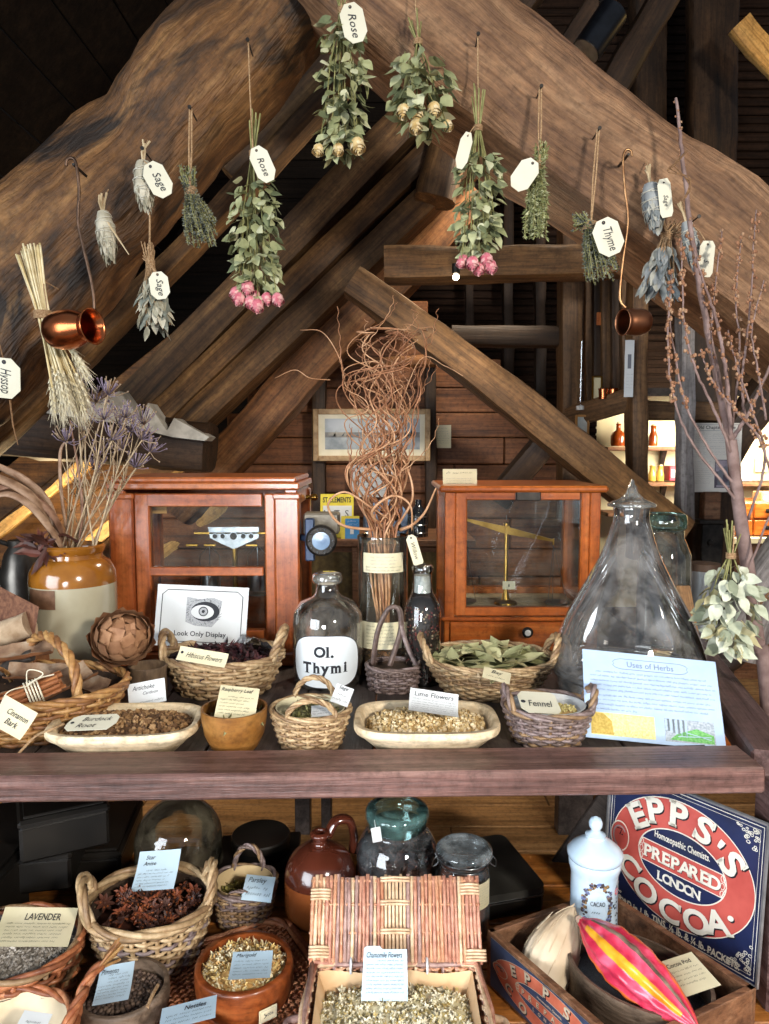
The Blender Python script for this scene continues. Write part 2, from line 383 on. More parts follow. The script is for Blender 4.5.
class Sheet:
    """flat artwork in a w x h rectangle (origin bottom left) that is then bent and placed"""
    def __init__(s, w, h): s.w = w; s.h = h; s.parts = []
    def poly(s, pts, m, layer=1): s.parts.append((list(pts), [list(range(len(pts)))], m, layer))
    def rect(s, x0, y0, x1, y1, m, layer=1): s.poly([(x0, y0), (x1, y0), (x1, y1), (x0, y1)], m, layer)
    def text(s, t, x, y, hgt, m=1, rot=0.0, fitw=None, shear=0.0, off=0.0, layer=2, sx=1.0):
        vs, fs, tw, th = text2d(t, shear, off)
        if not vs: return
        k = hgt / 0.72; kx = k * sx
        if fitw and tw * kx > fitw: kx = fitw / tw
        c, q = math.cos(rot), math.sin(rot)
        s.parts.append(([(x + a * kx * c - b * k * q, y + a * kx * q + b * k * c) for a, b in vs], fs, m, layer))
    def scrib(s, x0, x1, y, hgt, m=1, seed=0, lw=None, layer=2, slope=0.0):
        rd = random.Random(seed); x = x0; lw = (lw or hgt * 0.16) * .55
        while x < x1 - hgt:
            ln = min(rd.uniform(1.5, 5.5) * hgt, x1 - x); n = max(3, int(ln / hgt * 3.2)); up = []
            for i in range(n + 1):
                a = x + ln * i / n; b = y + slope * (a - x0) + (hgt * rd.uniform(0.15, 0.5) if i % 2 else -hgt * rd.uniform(0.1, 0.45)) * (1.7 if rd.random() < 0.12 else 1)
                up.append((a, b))
            vs = []
            for a, b in up: vs += [(a - lw / 2, b + lw / 2), (a + lw / 2, b - lw / 2)]
            s.parts.append((vs, [[2 * i, 2 * i + 1, 2 * i + 3, 2 * i + 2] for i in range(n)], m, layer))
            x += ln + hgt * rd.uniform(0.5, 0.9)
    def line(s, pts, lw, m, layer=2, closed=False):
        pts = [Vector((p[0], p[1])) for p in pts]; n = len(pts); vs = []
        for i in range(n):
            a = pts[(i - 1) % n] if closed or i > 0 else pts[i]; b = pts[(i + 1) % n] if closed or i < n - 1 else pts[i]
            d = (b - a); d = d.normalized() if d.length > 1e-9 else Vector((1, 0)); q = Vector((-d.y, d.x)) * lw / 2
            vs += [tuple(pts[i] + q), tuple(pts[i] - q)]
        fs = [[2 * i, 2 * i + 1, 2 * ((i + 1) % n) + 1, 2 * ((i + 1) % n)] for i in range(n if closed else n - 1)]
        s.parts.append((vs, fs, m, layer))
    def flush(s, mb, outline=None, bend=None, Mx=None, eps=0.0005, thick=0.0008, nx=8, ny=8, paper=0):
        bend = bend or (lambda x, y: 0.0)
        if outline:
            n = len(outline); vs = [(x, y, bend(x, y)) for x, y in outline] + [(x, y, bend(x, y) - thick) for x, y in outline]
            mb.add(vs, [list(range(n)), list(range(2 * n - 1, n - 1, -1))] + [[i, n + i, n + (i + 1) % n, (i + 1) % n] for i in range(n)], paper, Mx)
        else:
            for sg in (0, 1):
                mb.grid(lambda u, v: (u * s.w, v * s.h, bend(u * s.w, v * s.h) - sg * thick), nx, ny, paper, Mx=Mx)
        for vs, fs, m, layer in s.parts:
            mb.add([(x, y, bend(x, y) + eps * layer) for x, y in vs], fs, m, Mx)
def ell(cx, cy, rx, ry, n=40, a0=0, a1=2 * PI): return [(cx + rx * math.cos(a0 + (a1 - a0) * i / n), cy + ry * math.sin(a0 + (a1 - a0) * i / n)) for i in range(n + (0 if abs(a1 - a0 - 2 * PI) < 1e-6 else 1))]
def rrect(x0, y0, x1, y1, r, n=4):
    o = []
    for cx, cy, a in ((x1 - r, y1 - r, 0), (x0 + r, y1 - r, PI / 2), (x0 + r, y0 + r, PI), (x1 - r, y0 + r, 1.5 * PI)):
        o += [(cx + r * math.cos(a + PI / 2 * i / n), cy + r * math.sin(a + PI / 2 * i / n)) for i in range(n + 1)]
    return o
# ================================================================ THE BUILDING
def timber(name, label, pts, w, depth, mat, cat='beam', wob=0.006, sq=5.0, seg=None, seed=0, endmat=None, kind='structure', nsec=20, parent=None, push=True):
    """a hewn timber along pts: (px,py,Y) triples give its front centre line; w in photo pixels at that distance"""
    c = []; ws = w if isinstance(w, (list, tuple)) else [w] * len(pts)
    wm = []
    for p, k in zip(pts, ws):
        if isinstance(p, Vector): q = p; wm.append(k)
        else: q = P(*p); wm.append(k * mpp(q))
        c.append(q + (Vector((0, depth / 2, 0)) if push else Vector()))
    tot = sum((c[i + 1] - c[i]).length for i in range(len(c) - 1))
    n = max(2, int(tot / 0.045 / max(1, len(c) - 1)))
    cc = catmull(c, n); m = len(cc)
    mb = MB(); vs = []; at = []; s = 0
    for i, p in enumerate(cc):
        if i: s += (p - cc[i - 1]).length
        t = (cc[min(i + 1, m - 1)] - cc[max(i - 1, 0)]).normalized()
        u = i / (m - 1) * (len(c) - 1); k = min(int(u), len(c) - 2); wv = wm[k] + (wm[k + 1] - wm[k]) * (u - k)
        B = Vector((0, 1, 0)); B = (B - t * B.dot(t))
        B = B.normalized() if B.length > 0.15 else Vector((1, 0, 0)); S = t.cross(B).normalized(); B = S.cross(t)
        for j in range(nsec):
            a = 2 * PI * (j + 0.5) / nsec; ca, sa = math.cos(a), math.sin(a)
            k2 = (abs(ca) ** sq + abs(sa) ** sq) ** (-1 / sq)
            x, y = ca * k2 * wv / 2, sa * k2 * depth / 2
            q = p + S * x + B * y
            nz = noise.noise(q * 5 + Vector((seed * 7.1, 0, 0))) * wob * 2 + noise.noise(q * 17 + Vector((seed, 3, 0))) * wob * 0.8
            vs.append(q + (S * x + B * y).normalized() * nz); at.append((s + seed * 3.7, x, y + seed))
    fs = [[i * nsec + j, i * nsec + (j + 1) % nsec, (i + 1) * nsec + (j + 1) % nsec, (i + 1) * nsec + j] for i in range(m - 1) for j in range(nsec)]
    ms = [0] * len(fs) + [1, 1]
    fs += [list(range(nsec - 1, -1, -1)), [(m - 1) * nsec + j for j in range(nsec)]]
    mb.add(vs, fs, ms, a=at)
    o = mb.build(name, [mat, endmat or mat], parent=parent, smooth=45)
    return tagp(o, label, cat, kind=kind)

# floor, walls ------------------------------------------------------
def boards(name, label, cat, mat, n, length, bw, thick, gap, make, kind='structure', jitter=0.004, seed=1):
    rd = random.Random(seed); mb = MB()
    for i in range(n): make(mb, i, rd)
    return tagp(mb.build(name, mat, smooth=30), label, cat, kind=kind)
mb = MB(); rd = random.Random(3)
for i in range(34):
    y = 0.2 + i * 0.155
    x = -2.6
    while x < 2.8:
        L = rd.uniform(1.2, 2.4); mb.box((x + L / 2, y, -0.015 + rd.uniform(-.0015, .0015)), (L - 0.004, 0.151, 0.03), r=0.003); x += L
tagp(mb.build('floor', W_FLOOR, smooth=30), 'wide brown floor boards seen beneath the display table', 'floor', kind='structure')
mb = MB()                                            # the gable wall of horizontal boards under the diagonal brace
z = 0.0; rd = random.Random(5); Yw = 3.2
while z < 2.55:
    bh = rd.uniform(0.105, 0.135)
    pyc = H / 2 - F * math.tan(math.atan2(z + bh / 2 - 1.30, Yw) + PITCH)
    xr = (358 + (pyc - 280) / 0.783 - 384.5) * mpp((0, Yw, z)) + 0.1 if pyc > 250 else 0.0
    xr = min(max(xr, 0.0), 0.85)
    x = max(-1.75, (195 + (465 - pyc) * 0.81 - 384.5) * mpp((0, Yw, z))) if pyc > 200 else 0.0
    while x < xr - 0.02:
        L = min(rd.uniform(0.9, 1.7), xr - x)
        mb.box((x + L / 2, Yw + 0.015, z + bh / 2), (L - 0.004, 0.03 + rd.uniform(0, .006), bh - 0.004), r=0.004); x += L
    z += bh
tagp(mb.build('wall_back', W_WALL, smooth=30), 'brown horizontal plank wall behind the scales and framed picture', 'wall', kind='structure')
def lathwall(name, label, px0, px1, py0, py1, Y, step=0.035, seed=1, mat=None):
    mb = MB(); rd = random.Random(seed)
    a, b = P(px0, (py0 + py1) / 2, Y), P(px1, (py0 + py1) / 2, Y); zt, zb = P(384, py0, Y).z, P(384, py1, Y).z
    mb.box(((a.x + b.x) / 2, Y + 0.05, (zt + zb) / 2), (b.x - a.x, 0.02, zt - zb))
    z = zb
    while z < zt:
        mb.box(((a.x + b.x) / 2, Y + 0.03, z + step / 2), (b.x - a.x, 0.016 + rd.uniform(0, .008), step * rd.uniform(0.6, 0.9)), r=0.003); z += step
    return tagp(mb.build(name, mat or W_LATH, smooth=30), label, 'wall', kind='structure')
lathwall('wall_lath', 'dark lath and plaster panel above the diagonal brace', 375, 600, 150, 560, 3.5, seed=2)
lathwall('wall_rear', 'dark lath wall high up behind the right cruck timber', 480, 1000, -260, 408, 4.5, step=0.05, seed=4)
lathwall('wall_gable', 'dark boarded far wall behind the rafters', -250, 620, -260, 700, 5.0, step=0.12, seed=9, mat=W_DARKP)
# left roof slope: dark boards running up to the ridge
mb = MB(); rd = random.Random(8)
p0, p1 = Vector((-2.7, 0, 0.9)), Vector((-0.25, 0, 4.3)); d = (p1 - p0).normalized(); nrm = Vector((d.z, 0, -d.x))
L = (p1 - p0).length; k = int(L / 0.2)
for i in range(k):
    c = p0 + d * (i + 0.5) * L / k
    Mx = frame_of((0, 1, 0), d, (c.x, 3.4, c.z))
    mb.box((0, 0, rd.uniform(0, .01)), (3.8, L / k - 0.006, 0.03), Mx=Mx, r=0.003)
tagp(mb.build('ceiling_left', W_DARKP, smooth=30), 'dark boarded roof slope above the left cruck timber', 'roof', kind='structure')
mb = MB()
for i in range(14):
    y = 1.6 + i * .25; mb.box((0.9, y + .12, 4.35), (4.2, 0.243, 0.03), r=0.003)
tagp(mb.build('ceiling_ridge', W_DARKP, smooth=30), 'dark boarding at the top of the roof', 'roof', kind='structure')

# the cruck pair and the roof timbers -------------------------------
timber('cruck_blade', 'massive curved tan cruck timber sweeping down to the right', [(290, -150, 1.60), (365, -62, 1.6), (430, -2, 1.62), (500, 56, 1.62), (560, 107, 1.62), (663, 178, 1.62), (769, 256, 1.62), (880, 345, 1.62), (1000, 470, 1.62)],
       [146, 146, 140, 130, 120, 120, 122, 130, 136], 0.28, T_RIGHT, wob=0.009, sq=6.5, seed=1, nsec=28)
timber('cruck_blade', 'massive dark stained cruck timber rising from the left edge', [(-230, 500, 1.68), (-90, 356, 1.68), (0, 261, 1.68), (96, 166, 1.68), (192, 58, 1.68), (290, -58, 1.68), (400, -200, 1.68)],
       [165, 165, 160, 142, 120, 118, 115], 0.26, T_LEFT, wob=0.016, sq=3.2, seed=2, nsec=28)
timber('rafter_beam', 'thin rafter running just under the dark left cruck', [(-40, 462, 2.2), (50, 377, 2.2), (200, 224, 2.2), (330, 85, 2.2), (440, -30, 2.2)], 22, 0.12, T_RAFT, wob=0.005, seed=3)
timber('rafter_beam', 'second thin rafter under the left cruck near the apex', [(225, 168, 2.3), (330, 55, 2.3), (440, -60, 2.3)], 26, 0.12, T_RAFT, wob=0.005, seed=13)
WHITE_END = M('whitewashed_end_grain', '#a39c90', '#cfc9bc', scale=16, rough=0.9, c3='#dcd6ca')
timber('rafter_beam', 'uppermost of three squared rafters, with saw marks and pale end', [(110, 422, 2.62), (159, 371, 2.62), (400, 122, 2.62), (460, 60, 2.62)], [37, 37, 36, 36], 0.2, T_RAFT, wob=0.004, sq=8, seed=4, endmat=WHITE_END)
timber('rafter_beam', 'middle of the three squared rafters with pale ends', [(143, 427, 2.58), (300, 275, 2.58), (480, 98, 2.58)], [26, 26, 24], 0.2, T_RAFT, wob=0.004, sq=8, seed=5, endmat=WHITE_END)
timber('rafter_beam', 'lowest of the three squared rafters with pale ends', [(174, 434, 2.6), (320, 297, 2.6), (490, 135, 2.6)], [29, 29, 28], 0.2, T_RAFT, wob=0.004, sq=8, seed=6, endmat=WHITE_END)
timber('arch_brace', 'orange brown curved brace below the three rafters', [(170, 512, 2.75), (240, 440, 2.75), (320, 350, 2.75), (400, 268, 2.75), (475, 188, 2.75)], [40, 42, 44, 46, 46], 0.16, T_ORANGE, wob=0.006, sq=5, seed=7)
timber('collar_strut', 'short upright oak strut behind the cream rose bunch', [(436, 195, 2.5), (452, 130, 2.5), (470, 60, 2.5)], [40, 40, 40], 0.14, T_RAFT, wob=0.008, sq=3, seed=17)
timber('wall_plate', 'dark horizontal plate beam at the left eave', [(-160, 420, 2.5), (20, 428, 2.5), (203, 448, 2.5)], [66, 62, 50], 0.22, T_DARK, wob=0.010, sq=5, seed=8)
# pale stepped wedge that the rafters stand on
mb = MB(); poly = [(8, 398), (40, 400), (70, 404), (100, 400), (119, 391), (141, 421), (148, 403), (167, 431), (174, 418), (209, 437), (205, 441), (172, 437), (120, 424), (60, 415), (8, 408)]
Yq = 2.46; pts = [P(a, b, Yq) for a, b in poly]; n = len(pts)
mb.add(pts + [p + Vector((0, 0.1, 0)) for p in pts], [list(range(n)), list(range(2 * n - 1, n - 1, -1))] + [[i, n + i, n + (i + 1) % n, (i + 1) % n] for i in range(n)])
tagp(mb.build('eave_board', WHITE_END, smooth=0), 'whitewashed board on top of the left eave beam', 'board', kind='structure')
timber('diagonal_brace', 'long straight brace falling right from the middle of the roof', [(352, 278, 2.30), (470, 362, 2.30), (590, 458, 2.36), (682, 532, 2.52)], [32, 36, 38, 38], 0.14, T_BRACE, wob=0.004, sq=6, seed=9)
timber('collar_beam', 'horizontal collar beam above the small lamp', [(384, 261, 2.42), (520, 259, 2.42), (652, 256, 2.42)], [34, 34, 30], 0.14, T_BRACE, wob=0.004, sq=6, seed=10)
timber('purlin_beam', 'short horizontal beam in the dark lath panel', [(452, 334, 2.9), (567, 336, 2.9)], [20, 20], 0.1, T_DARK, wob=0.003, seed=11)
timber('wall_stud', 'first thin upright in the dark lath panel', [(509, 180, 3.35), (509, 470, 3.35)], 11, 0.06, T_DARK, seed=12)
timber('wall_stud', 'second thin upright in the dark lath panel', [(541, 180, 3.35), (541, 480, 3.35)], 11, 0.06, T_DARK, seed=14)
timber('wall_stud', 'thin upright left of the dark lath panel, behind the lamp', [(470, 180, 3.35), (470, 420, 3.35)], 11, 0.06, T_DARK, seed=15)
timber('oak_post', 'upright oak post at the right end of the short beam', [(573, 120, 2.85), (573, 520, 2.85)], 22, 0.12, T_POST, wob=0.004, seed=16)
timber('oak_post', 'narrow oak post in front of the shop shelf', [(641, 230, 2.62), (641, 560, 2.62)], 17, 0.1, T_POST, wob=0.004, seed=18)
timber('oak_post', 'weathered grey post left of the pinned notice', [(690, 240, 2.6), (688, 522, 2.6)], 15, 0.07, T_GREY, wob=0.004, seed=19)
timber('oak_post', 'broad dark post behind the pinned notice', [(716, 215, 2.75), (714, 720, 2.75)], 50, 0.16, T_DARK, wob=0.006, seed=20)
timber('oak_rail', 'sloping oak rail under the row of narrow planks', [(574, 416, 2.84), (636, 398, 2.66)], [22, 24], 0.08, T_POST, wob=0.003, seed=21)
timber('oak_rail', 'dark oak rail above the shop shelf', [(646, 410, 2.72), (726, 412, 2.72)], [20, 20], 0.08, T_POST, wob=0.003, seed=22)
timber('knee_brace', 'dark curved knee brace right of the pinned notice', [(716, 480, 2.74), (750, 424, 2.74), (800, 350, 2.74)], [34, 34, 34], 0.1, T_DARK, wob=0.004, seed=23)
timber('oak_prop', 'short oak prop under the long diagonal brace', [(500, 500, 2.5), (545, 445, 2.42)], [26, 26], 0.08, T_DARK, wob=0.003, seed=24)
for k, (x, w, mt) in enumerate([(590, 9, T_POST), (598, 9, T_DARK), (607, 10, T_POST), (617, 10, T_DARK), (627, 10, T_POST)]):
    timber('wall_plank', ['leftmost', 'second', 'middle', 'fourth', 'rightmost'][k] + ' of the five narrow upright planks over the copper cups', [(x, 245, 3.0 - k * .03), (x, 402, 3.0 - k * .03)], w, 0.03, mt, cat='plank', wob=0.002, seed=30 + k)
timber('wall_stud', 'dark upright stud behind the willow, left of the picture', [(319, 330, 3.12), (319, 560, 3.12)], 14, 0.06, T_DARK, seed=40)
timber('wall_stud', 'dark upright stud right of the framed picture', [(431, 345, 3.12), (431, 560, 3.12)], 12, 0.06, T_DARK, seed=41)
timber('wall_rail', 'brown cross rail above the framed picture', [(316, 361, 3.10), (436, 361, 3.10)], 9, 0.05, T_ORANGE, seed=42)
# roof carpentry at top right
timber('rafter_beam', 'dark rafter at the top behind the spotlight', [(520, 120, 3.0), (640, -60, 3.0)], 26, 0.1, T_DARK, seed=50)
timber('rafter_beam', 'dark rafter right of the spotlight', [(590, 130, 3.2), (690, -50, 3.2)], 30, 0.1, T_DARK, seed=51)
timber('rafter_beam', 'dark rafter left of the spotlight', [(480, 60, 2.9), (570, -60, 2.9)], 22, 0.1, T_DARK, seed=52)
timber('oak_post', 'tall dark post in the upper right wall', [(652, -60, 4.2), (652, 200, 4.2)], 34, 0.12, T_DARK, seed=53)
timber('oak_post', 'taller dark post far up at the right', [(716, -60, 4.1), (716, 240, 4.1)], 50, 0.12, T_DARK, seed=54)
timber('rafter_beam', 'lamplit yellow roof batten in the top right corner', [(742, 20, 3.6), (800, 88, 3.6)], 26, 0.06, T_LIGHT, seed=55)
# left eave: lamplit boards and battens
mb = MB(); rd = random.Random(11)
for i in range(4):
    a, b = P(-60, 690 - i * 48, 3.4), P(205, 476 - i * 48, 3.4); d = (b - a).normalized(); c = (a + b) / 2
    Mx = frame_of(d, (0, 0, 1), c); mb.box((0, 0, 0), ((b - a).length, 0.17, 0.03), Mx=Mx, r=0.004)
tagp(mb.build('wall_eave', WOOD('eave_boards', '#4d3216', '#80562a', '#9c7240', axis=0, along=1.5, across=26, stain=0.4), smooth=30), 'brown diagonal boarding under the left eave', 'wall', kind='structure')
for k, (y0, x1, y1, w) in enumerate([(532, 150, 412, 12), (612, 210, 452, 15), (680, 230, 500, 13)]):
    timber('roof_batten', ['upper', 'middle', 'lower'][k] + ' of the pale lamplit battens under the left eave', [(-20, y0 + 14, 3.2), (x1, y1, 3.2)], w, 0.05, T_LIGHT, cat='batten', seed=60 + k)

# the display table -------------------------------------------------
ZT = 0.80; ZS = 0.38
t = thing('display_table', 'long dark wooden display table with a worn purplish front rail', 'table', (0, 0, 0))
mb = MB(); mb.box((0, 0, 0), (1.9, 0.092, 0.042), r=0.004); mb.build('front_rail', W_RAIL, t, loc=(-0.355, 1.136, ZT - 0.018), rot=(0, 0, .026))
mb = MB(); mb.box((0, 0, 0), (0.075, 1.10, 0.05), r=0.005); mb.build('side_rail', W_RAILY, t, loc=(0.764, 1.715, ZT - 0.023), rot=(0, 0, -0.22))
mb = MB(); rd = random.Random(2)
for i in range(15): mb.box((-1.25 + i * 0.145, 1.78 if i < 13 else (1.88, 2.08)[i - 13], ZT - 0.0275 + rd.uniform(-.001, .001)), (0.141, 1.2 if i < 13 else (1.0, .6)[i - 13], 0.022), r=0.002)
mb.build('table_boards', W_TOP, t)
for x, y in ((0.66, 1.17), (0.85, 2.22), (-1.2, 2.33)):
    mb = MB(); mb.box((x, y, (ZT - 0.04) / 2), (0.07, 0.07, ZT - 0.04), r=0.004); mb.build('leg', W_RAILY, t)
mb = MB(); mb.box((-.36, 2.36, ZT - 0.09), (1.9, 0.03, 0.1), r=0.003); mb.build('back_rail', W_TOP, t)
t = thing('display_shelf', 'low orange brown plank shelf beneath the table', 'shelf', (0, 0, 0))
mb = MB()
for i in range(7): mb.box((-0.3, 0.8 + i * 0.125, ZS - 0.012), (2.0, 0.121, 0.024), r=0.002)
mb.build('shelf_boards', W_SHELF, t)
for x, y in ((-1.2, 0.8), (0.6, 0.8), (-1.2, 1.54), (0.6, 1.54)):
    mb = MB(); mb.box((x, y, (ZS - .024) / 2), (0.05, 0.05, ZS - .024), r=0.003); mb.build('leg', W_TOP, t)
# stands behind, seen under the table
t = thing('low_trestle', 'dark low trestle standing on the floor behind the table', 'trestle', (0, 0, 0))
for x0, x1 in ((296, 311), (322, 332), (556, 590)):
    a = P((x0 + x1) / 2, 830, 2.42); w = (x1 - x0) * mpp(a); mb = MB(); mb.box((a.x, 2.42, 0.33), (w, 0.06, 0.66), r=0.003); mb.build('leg', T_DARK if 0 else W_TOP, t)
a, b = P(290, 866, 2.42), P(600, 866, 2.42); mb = MB(); mb.box(((a.x + b.x) / 2, 2.44, a.z), (b.x - a.x, 0.03, 0.05), r=0.003); mb.build('stretcher', W_TOP, t)
mb = MB(); mb.box(((a.x + b.x) / 2, 2.42, 0.675), (b.x - a.x + .1, 0.09, 0.03), r=0.003); mb.build('top_rail', W_TOP, t)

# bench cabinet with canvas panels behind the table
CANVAS = M('olive_canvas', '#4a3b22', '#64522f', scale=60, rough=0.9, bstr=0.3)
t = thing('back_cabinet', 'brown cabinet with canvas panels behind the tall bottles', 'cabinet', (0, 0, 0))
Yc = 2.75; a, b = P(262, 540, Yc), P(470, 540, Yc); zt = P(384, 540, Yc).z
mb = MB(); mb.box(((a.x + b.x) / 2, Yc + .2, zt - 0.01), (b.x - a.x + .04, 0.44, 0.025), r=0.003); mb.build('cabinet_top', W_BOX, t)
mb = MB(); mb.box(((a.x + b.x) / 2, Yc + .22, (zt - .02) / 2), (b.x - a.x, 0.36, zt - .02)); mb.build('body', W_WALL, t)
for x0, x1 in ((306, 352), (358, 402), (408, 440)):
    u, v = P(x0, 560, Yc), P(x1, 560, Yc); mb = MB()
    mb.grid(lambda p, q: (u.x + (v.x - u.x) * p, Yc + .03 + 0.006 * math.sin(p * 17 + q * 2), 0.35 + (zt - .05 - .35) * q), 16, 4)
    mb.build('canvas_panel', CANVAS, t)
for x in (303, 355, 405, 443):
    u = P(x, 560, Yc); mb = MB(); mb.box((u.x, Yc + .01, zt / 2 - .01), (0.022, 0.05, zt - .03), r=0.003); mb.build('stile', W_BOX, t)
# ================================================================ WICKER, PAPER AND CONTENTS HELPERS
def wick(name, a, b): return M(name, a, b, scale=90, rough=0.55, bstr=0.15, bdist=0.001, coat=0.08)
WK_GOLD = [wick('willow_gold_a', '#8a5f33', '#b3854e'), wick('willow_gold_b', '#9c7040', '#c49a62'), wick('willow_gold_c', '#70482a', '#96683c')]
WK_BUFF = [wick('willow_buff_a', '#8f7250', '#b39770'), wick('willow_buff_b', '#a3855f', '#c4aa84'), wick('willow_buff_c', '#765a3e', '#977a58')]
WK_RUST = [wick('willow_rust_a', '#8a4a2a', '#b37248'), wick('willow_rust_b', '#9c5c38', '#c08660'), wick('willow_rust_c', '#6b3821', '#8f5636')]
WK_RED = [wick('willow_red_a', '#9c6450', '#bf8e76'), wick('willow_red_b', '#b89876', '#d6ba9a'), wick('willow_red_c', '#86665e', '#a88a80'), wick('willow_red_d', '#a86e50', '#c89876')]
WK_GREY = [wick('willow_grey_a', '#5b4a44', '#7d6a62'), wick('willow_grey_b', '#6d5a58', '#90807c'), wick('willow_grey_c', '#4a3b36', '#6b5850')]
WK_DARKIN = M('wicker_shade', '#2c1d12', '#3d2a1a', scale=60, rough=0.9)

def rope(mb, path, r, strands=3, twist=60.0, mats=3, n=5, flat=1.0, sr=0.62):
    path = [Vector(p) for p in path]; k = len(path)
    for q in range(strands):
        pts = []; s = 0
        for i, p in enumerate(path):
            if i: s += (p - path[i - 1]).length
            T = (path[min(i + 1, k - 1)] - path[max(i - 1, 0)]).normalized()
            u = Vector((0, 0, 1)); N = (u - T * u.dot(T))
            N = N.normalized() if N.length > 0.2 else (Vector((1, 0, 0)) - T * T.x).normalized()
            B = T.cross(N); a = s * twist + q * 2 * PI / strands
            pts.append(p + (N * math.cos(a) + B * math.sin(a)) * r * 0.55)
        mb.tube(pts, r * sr, n, m=q % mats)
def arch(a, b, h, n=26, lean=(0, 0, 0), flatk=1.0):
    a, b = Vector(a), Vector(b); o = []
    for i in range(n + 1):
        t = i / n; x = 0.5 - 0.5 * math.cos(PI * t)
        o.append(a.lerp(b, x) + Vector((0, 0, h * math.sin(PI * t) ** flatk)) + Vector(lean) * math.sin(PI * t))
    return o
def basket(name, label, loc, rx, ry, h, base=0.7, stakes=26, rows=10, r=0.0034, wk=WK_BUFF, rz=0, handles=(), rimr=0.006, rimt=60, group=None, liner=True, flare=0.8, seed=0, sqr=2.0):
    t = thing(name, label, 'basket', loc, rz, group)
    rd = random.Random(seed); nm = len(wk)
    def rad(q): return base + (1 - base) * q ** flare
    def pt(th, q, off):
        c, s_ = math.cos(th), math.sin(th); k = (abs(c) ** sqr + abs(s_) ** sqr) ** (-1 / sqr); f = rad(q)
        return Vector((c * k * (rx * f + off), s_ * k * (ry * f + off), h * q))
    stakes += stakes % 2
    mb = MB(); n = stakes * 3
    for i in range(rows):
        q = (i + 0.5) / rows; ph = PI * (i % 2); mt = rd.randrange(nm)
        amp = r * 1.15; pts = [pt(2 * PI * j / n, q, amp * math.cos(stakes / 2 * 2 * PI * j / n + ph)) + Vector((0, 0, rd.uniform(-.15, .15) * r)) for j in range(n)]
        pts.append(pts[0]); 
        mb.tube(pts, r, 5, m=mt, cap=False)
    for k in range(stakes):
        th = 2 * PI * k / stakes
        mb.tube([pt(th, q, 0) for q in (0, .25, .5, .75, 1.0)], r * 1.05, 5, m=rd.randrange(nm))
    mb.build('wicker_body', wk, t, smooth=180)
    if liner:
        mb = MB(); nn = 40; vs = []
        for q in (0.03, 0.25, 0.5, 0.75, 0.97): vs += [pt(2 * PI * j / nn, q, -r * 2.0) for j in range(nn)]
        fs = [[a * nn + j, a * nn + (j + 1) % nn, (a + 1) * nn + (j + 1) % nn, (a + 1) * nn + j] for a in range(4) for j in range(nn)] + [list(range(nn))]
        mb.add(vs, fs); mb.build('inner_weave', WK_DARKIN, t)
    mb = MB(); n = 72
    rope(mb, [pt(2 * PI * j / n, 1.0, 0) + Vector((0, 0, rimr * .4)) for j in range(n + 2)], rimr, 3, rimt, nm)
    mb.build('rim', wk, t, smooth=180)
    for hd in handles:
        mb = MB(); rope(mb, hd['path'], hd.get('r', 0.006), hd.get('strands', 3), hd.get('twist', 90), nm); mb.build('handle', wk, t, smooth=180)
    return t
def handle_at(rx, ry, h, a0, a1, up, r=0.006, out=0.0, **k):
    p = lambda a: (math.cos(a) * rx, math.sin(a) * ry, h); am = (a0 + a1) / 2
    return dict(path=arch(p(a0), p(a1), up, lean=(math.cos(am) * out, math.sin(am) * out, 0)), r=r, **k)

# content pieces -----------------------------------------------------
def chip(mb, p, s, rd, m, el=1.0):
    vs = []
    for a in (-1, 1):
        for b in (-1, 1):
            for c in (-1, 1): vs.append((a * s * el * rd.uniform(.5, 1.1), b * s * rd.uniform(.5, 1.1), c * s * rd.uniform(.4, .9)))
    q = Quaternion((rd.uniform(-1, 1), rd.uniform(-1, 1), rd.uniform(-1, 1)), rd.uniform(0, 6)); Mx = Matrix.Translation(p) @ q.to_matrix().to_4x4()
    mb.add(vs, [[0, 1, 3, 2], [4, 6, 7, 5], [0, 4, 5, 1], [2, 3, 7, 6], [0, 2, 6, 4], [1, 5, 7, 3]], m, Mx)
def flake(mb, p, s, rd, m):
    d = Vector((rd.uniform(-1, 1), rd.uniform(-1, 1), rd.uniform(-.5, .6))); nn = Vector((rd.uniform(-.7, .7), rd.uniform(-.7, .7), 1))
    mb.leaf(p, d, nn, s * 2.2, s * 1.2, m, 0.5, rd.uniform(-.5, .7), seg=2)
def floret(mb, p, s, rd, m):
    mb.ball(p, s * .55, m=1, n=5)
    d = Vector((rd.uniform(-1, 1), rd.uniform(-1, 1), rd.uniform(.1, 1))).normalized(); u = d.orthogonal(); 
    for k in range(5):
        v = Quaternion(d, k * 1.256 + rd.random()) @ u; mb.leaf(Vector(p), v + d * .35, d, s * 1.5, s * .8, m, .2, -.3, seg=2)
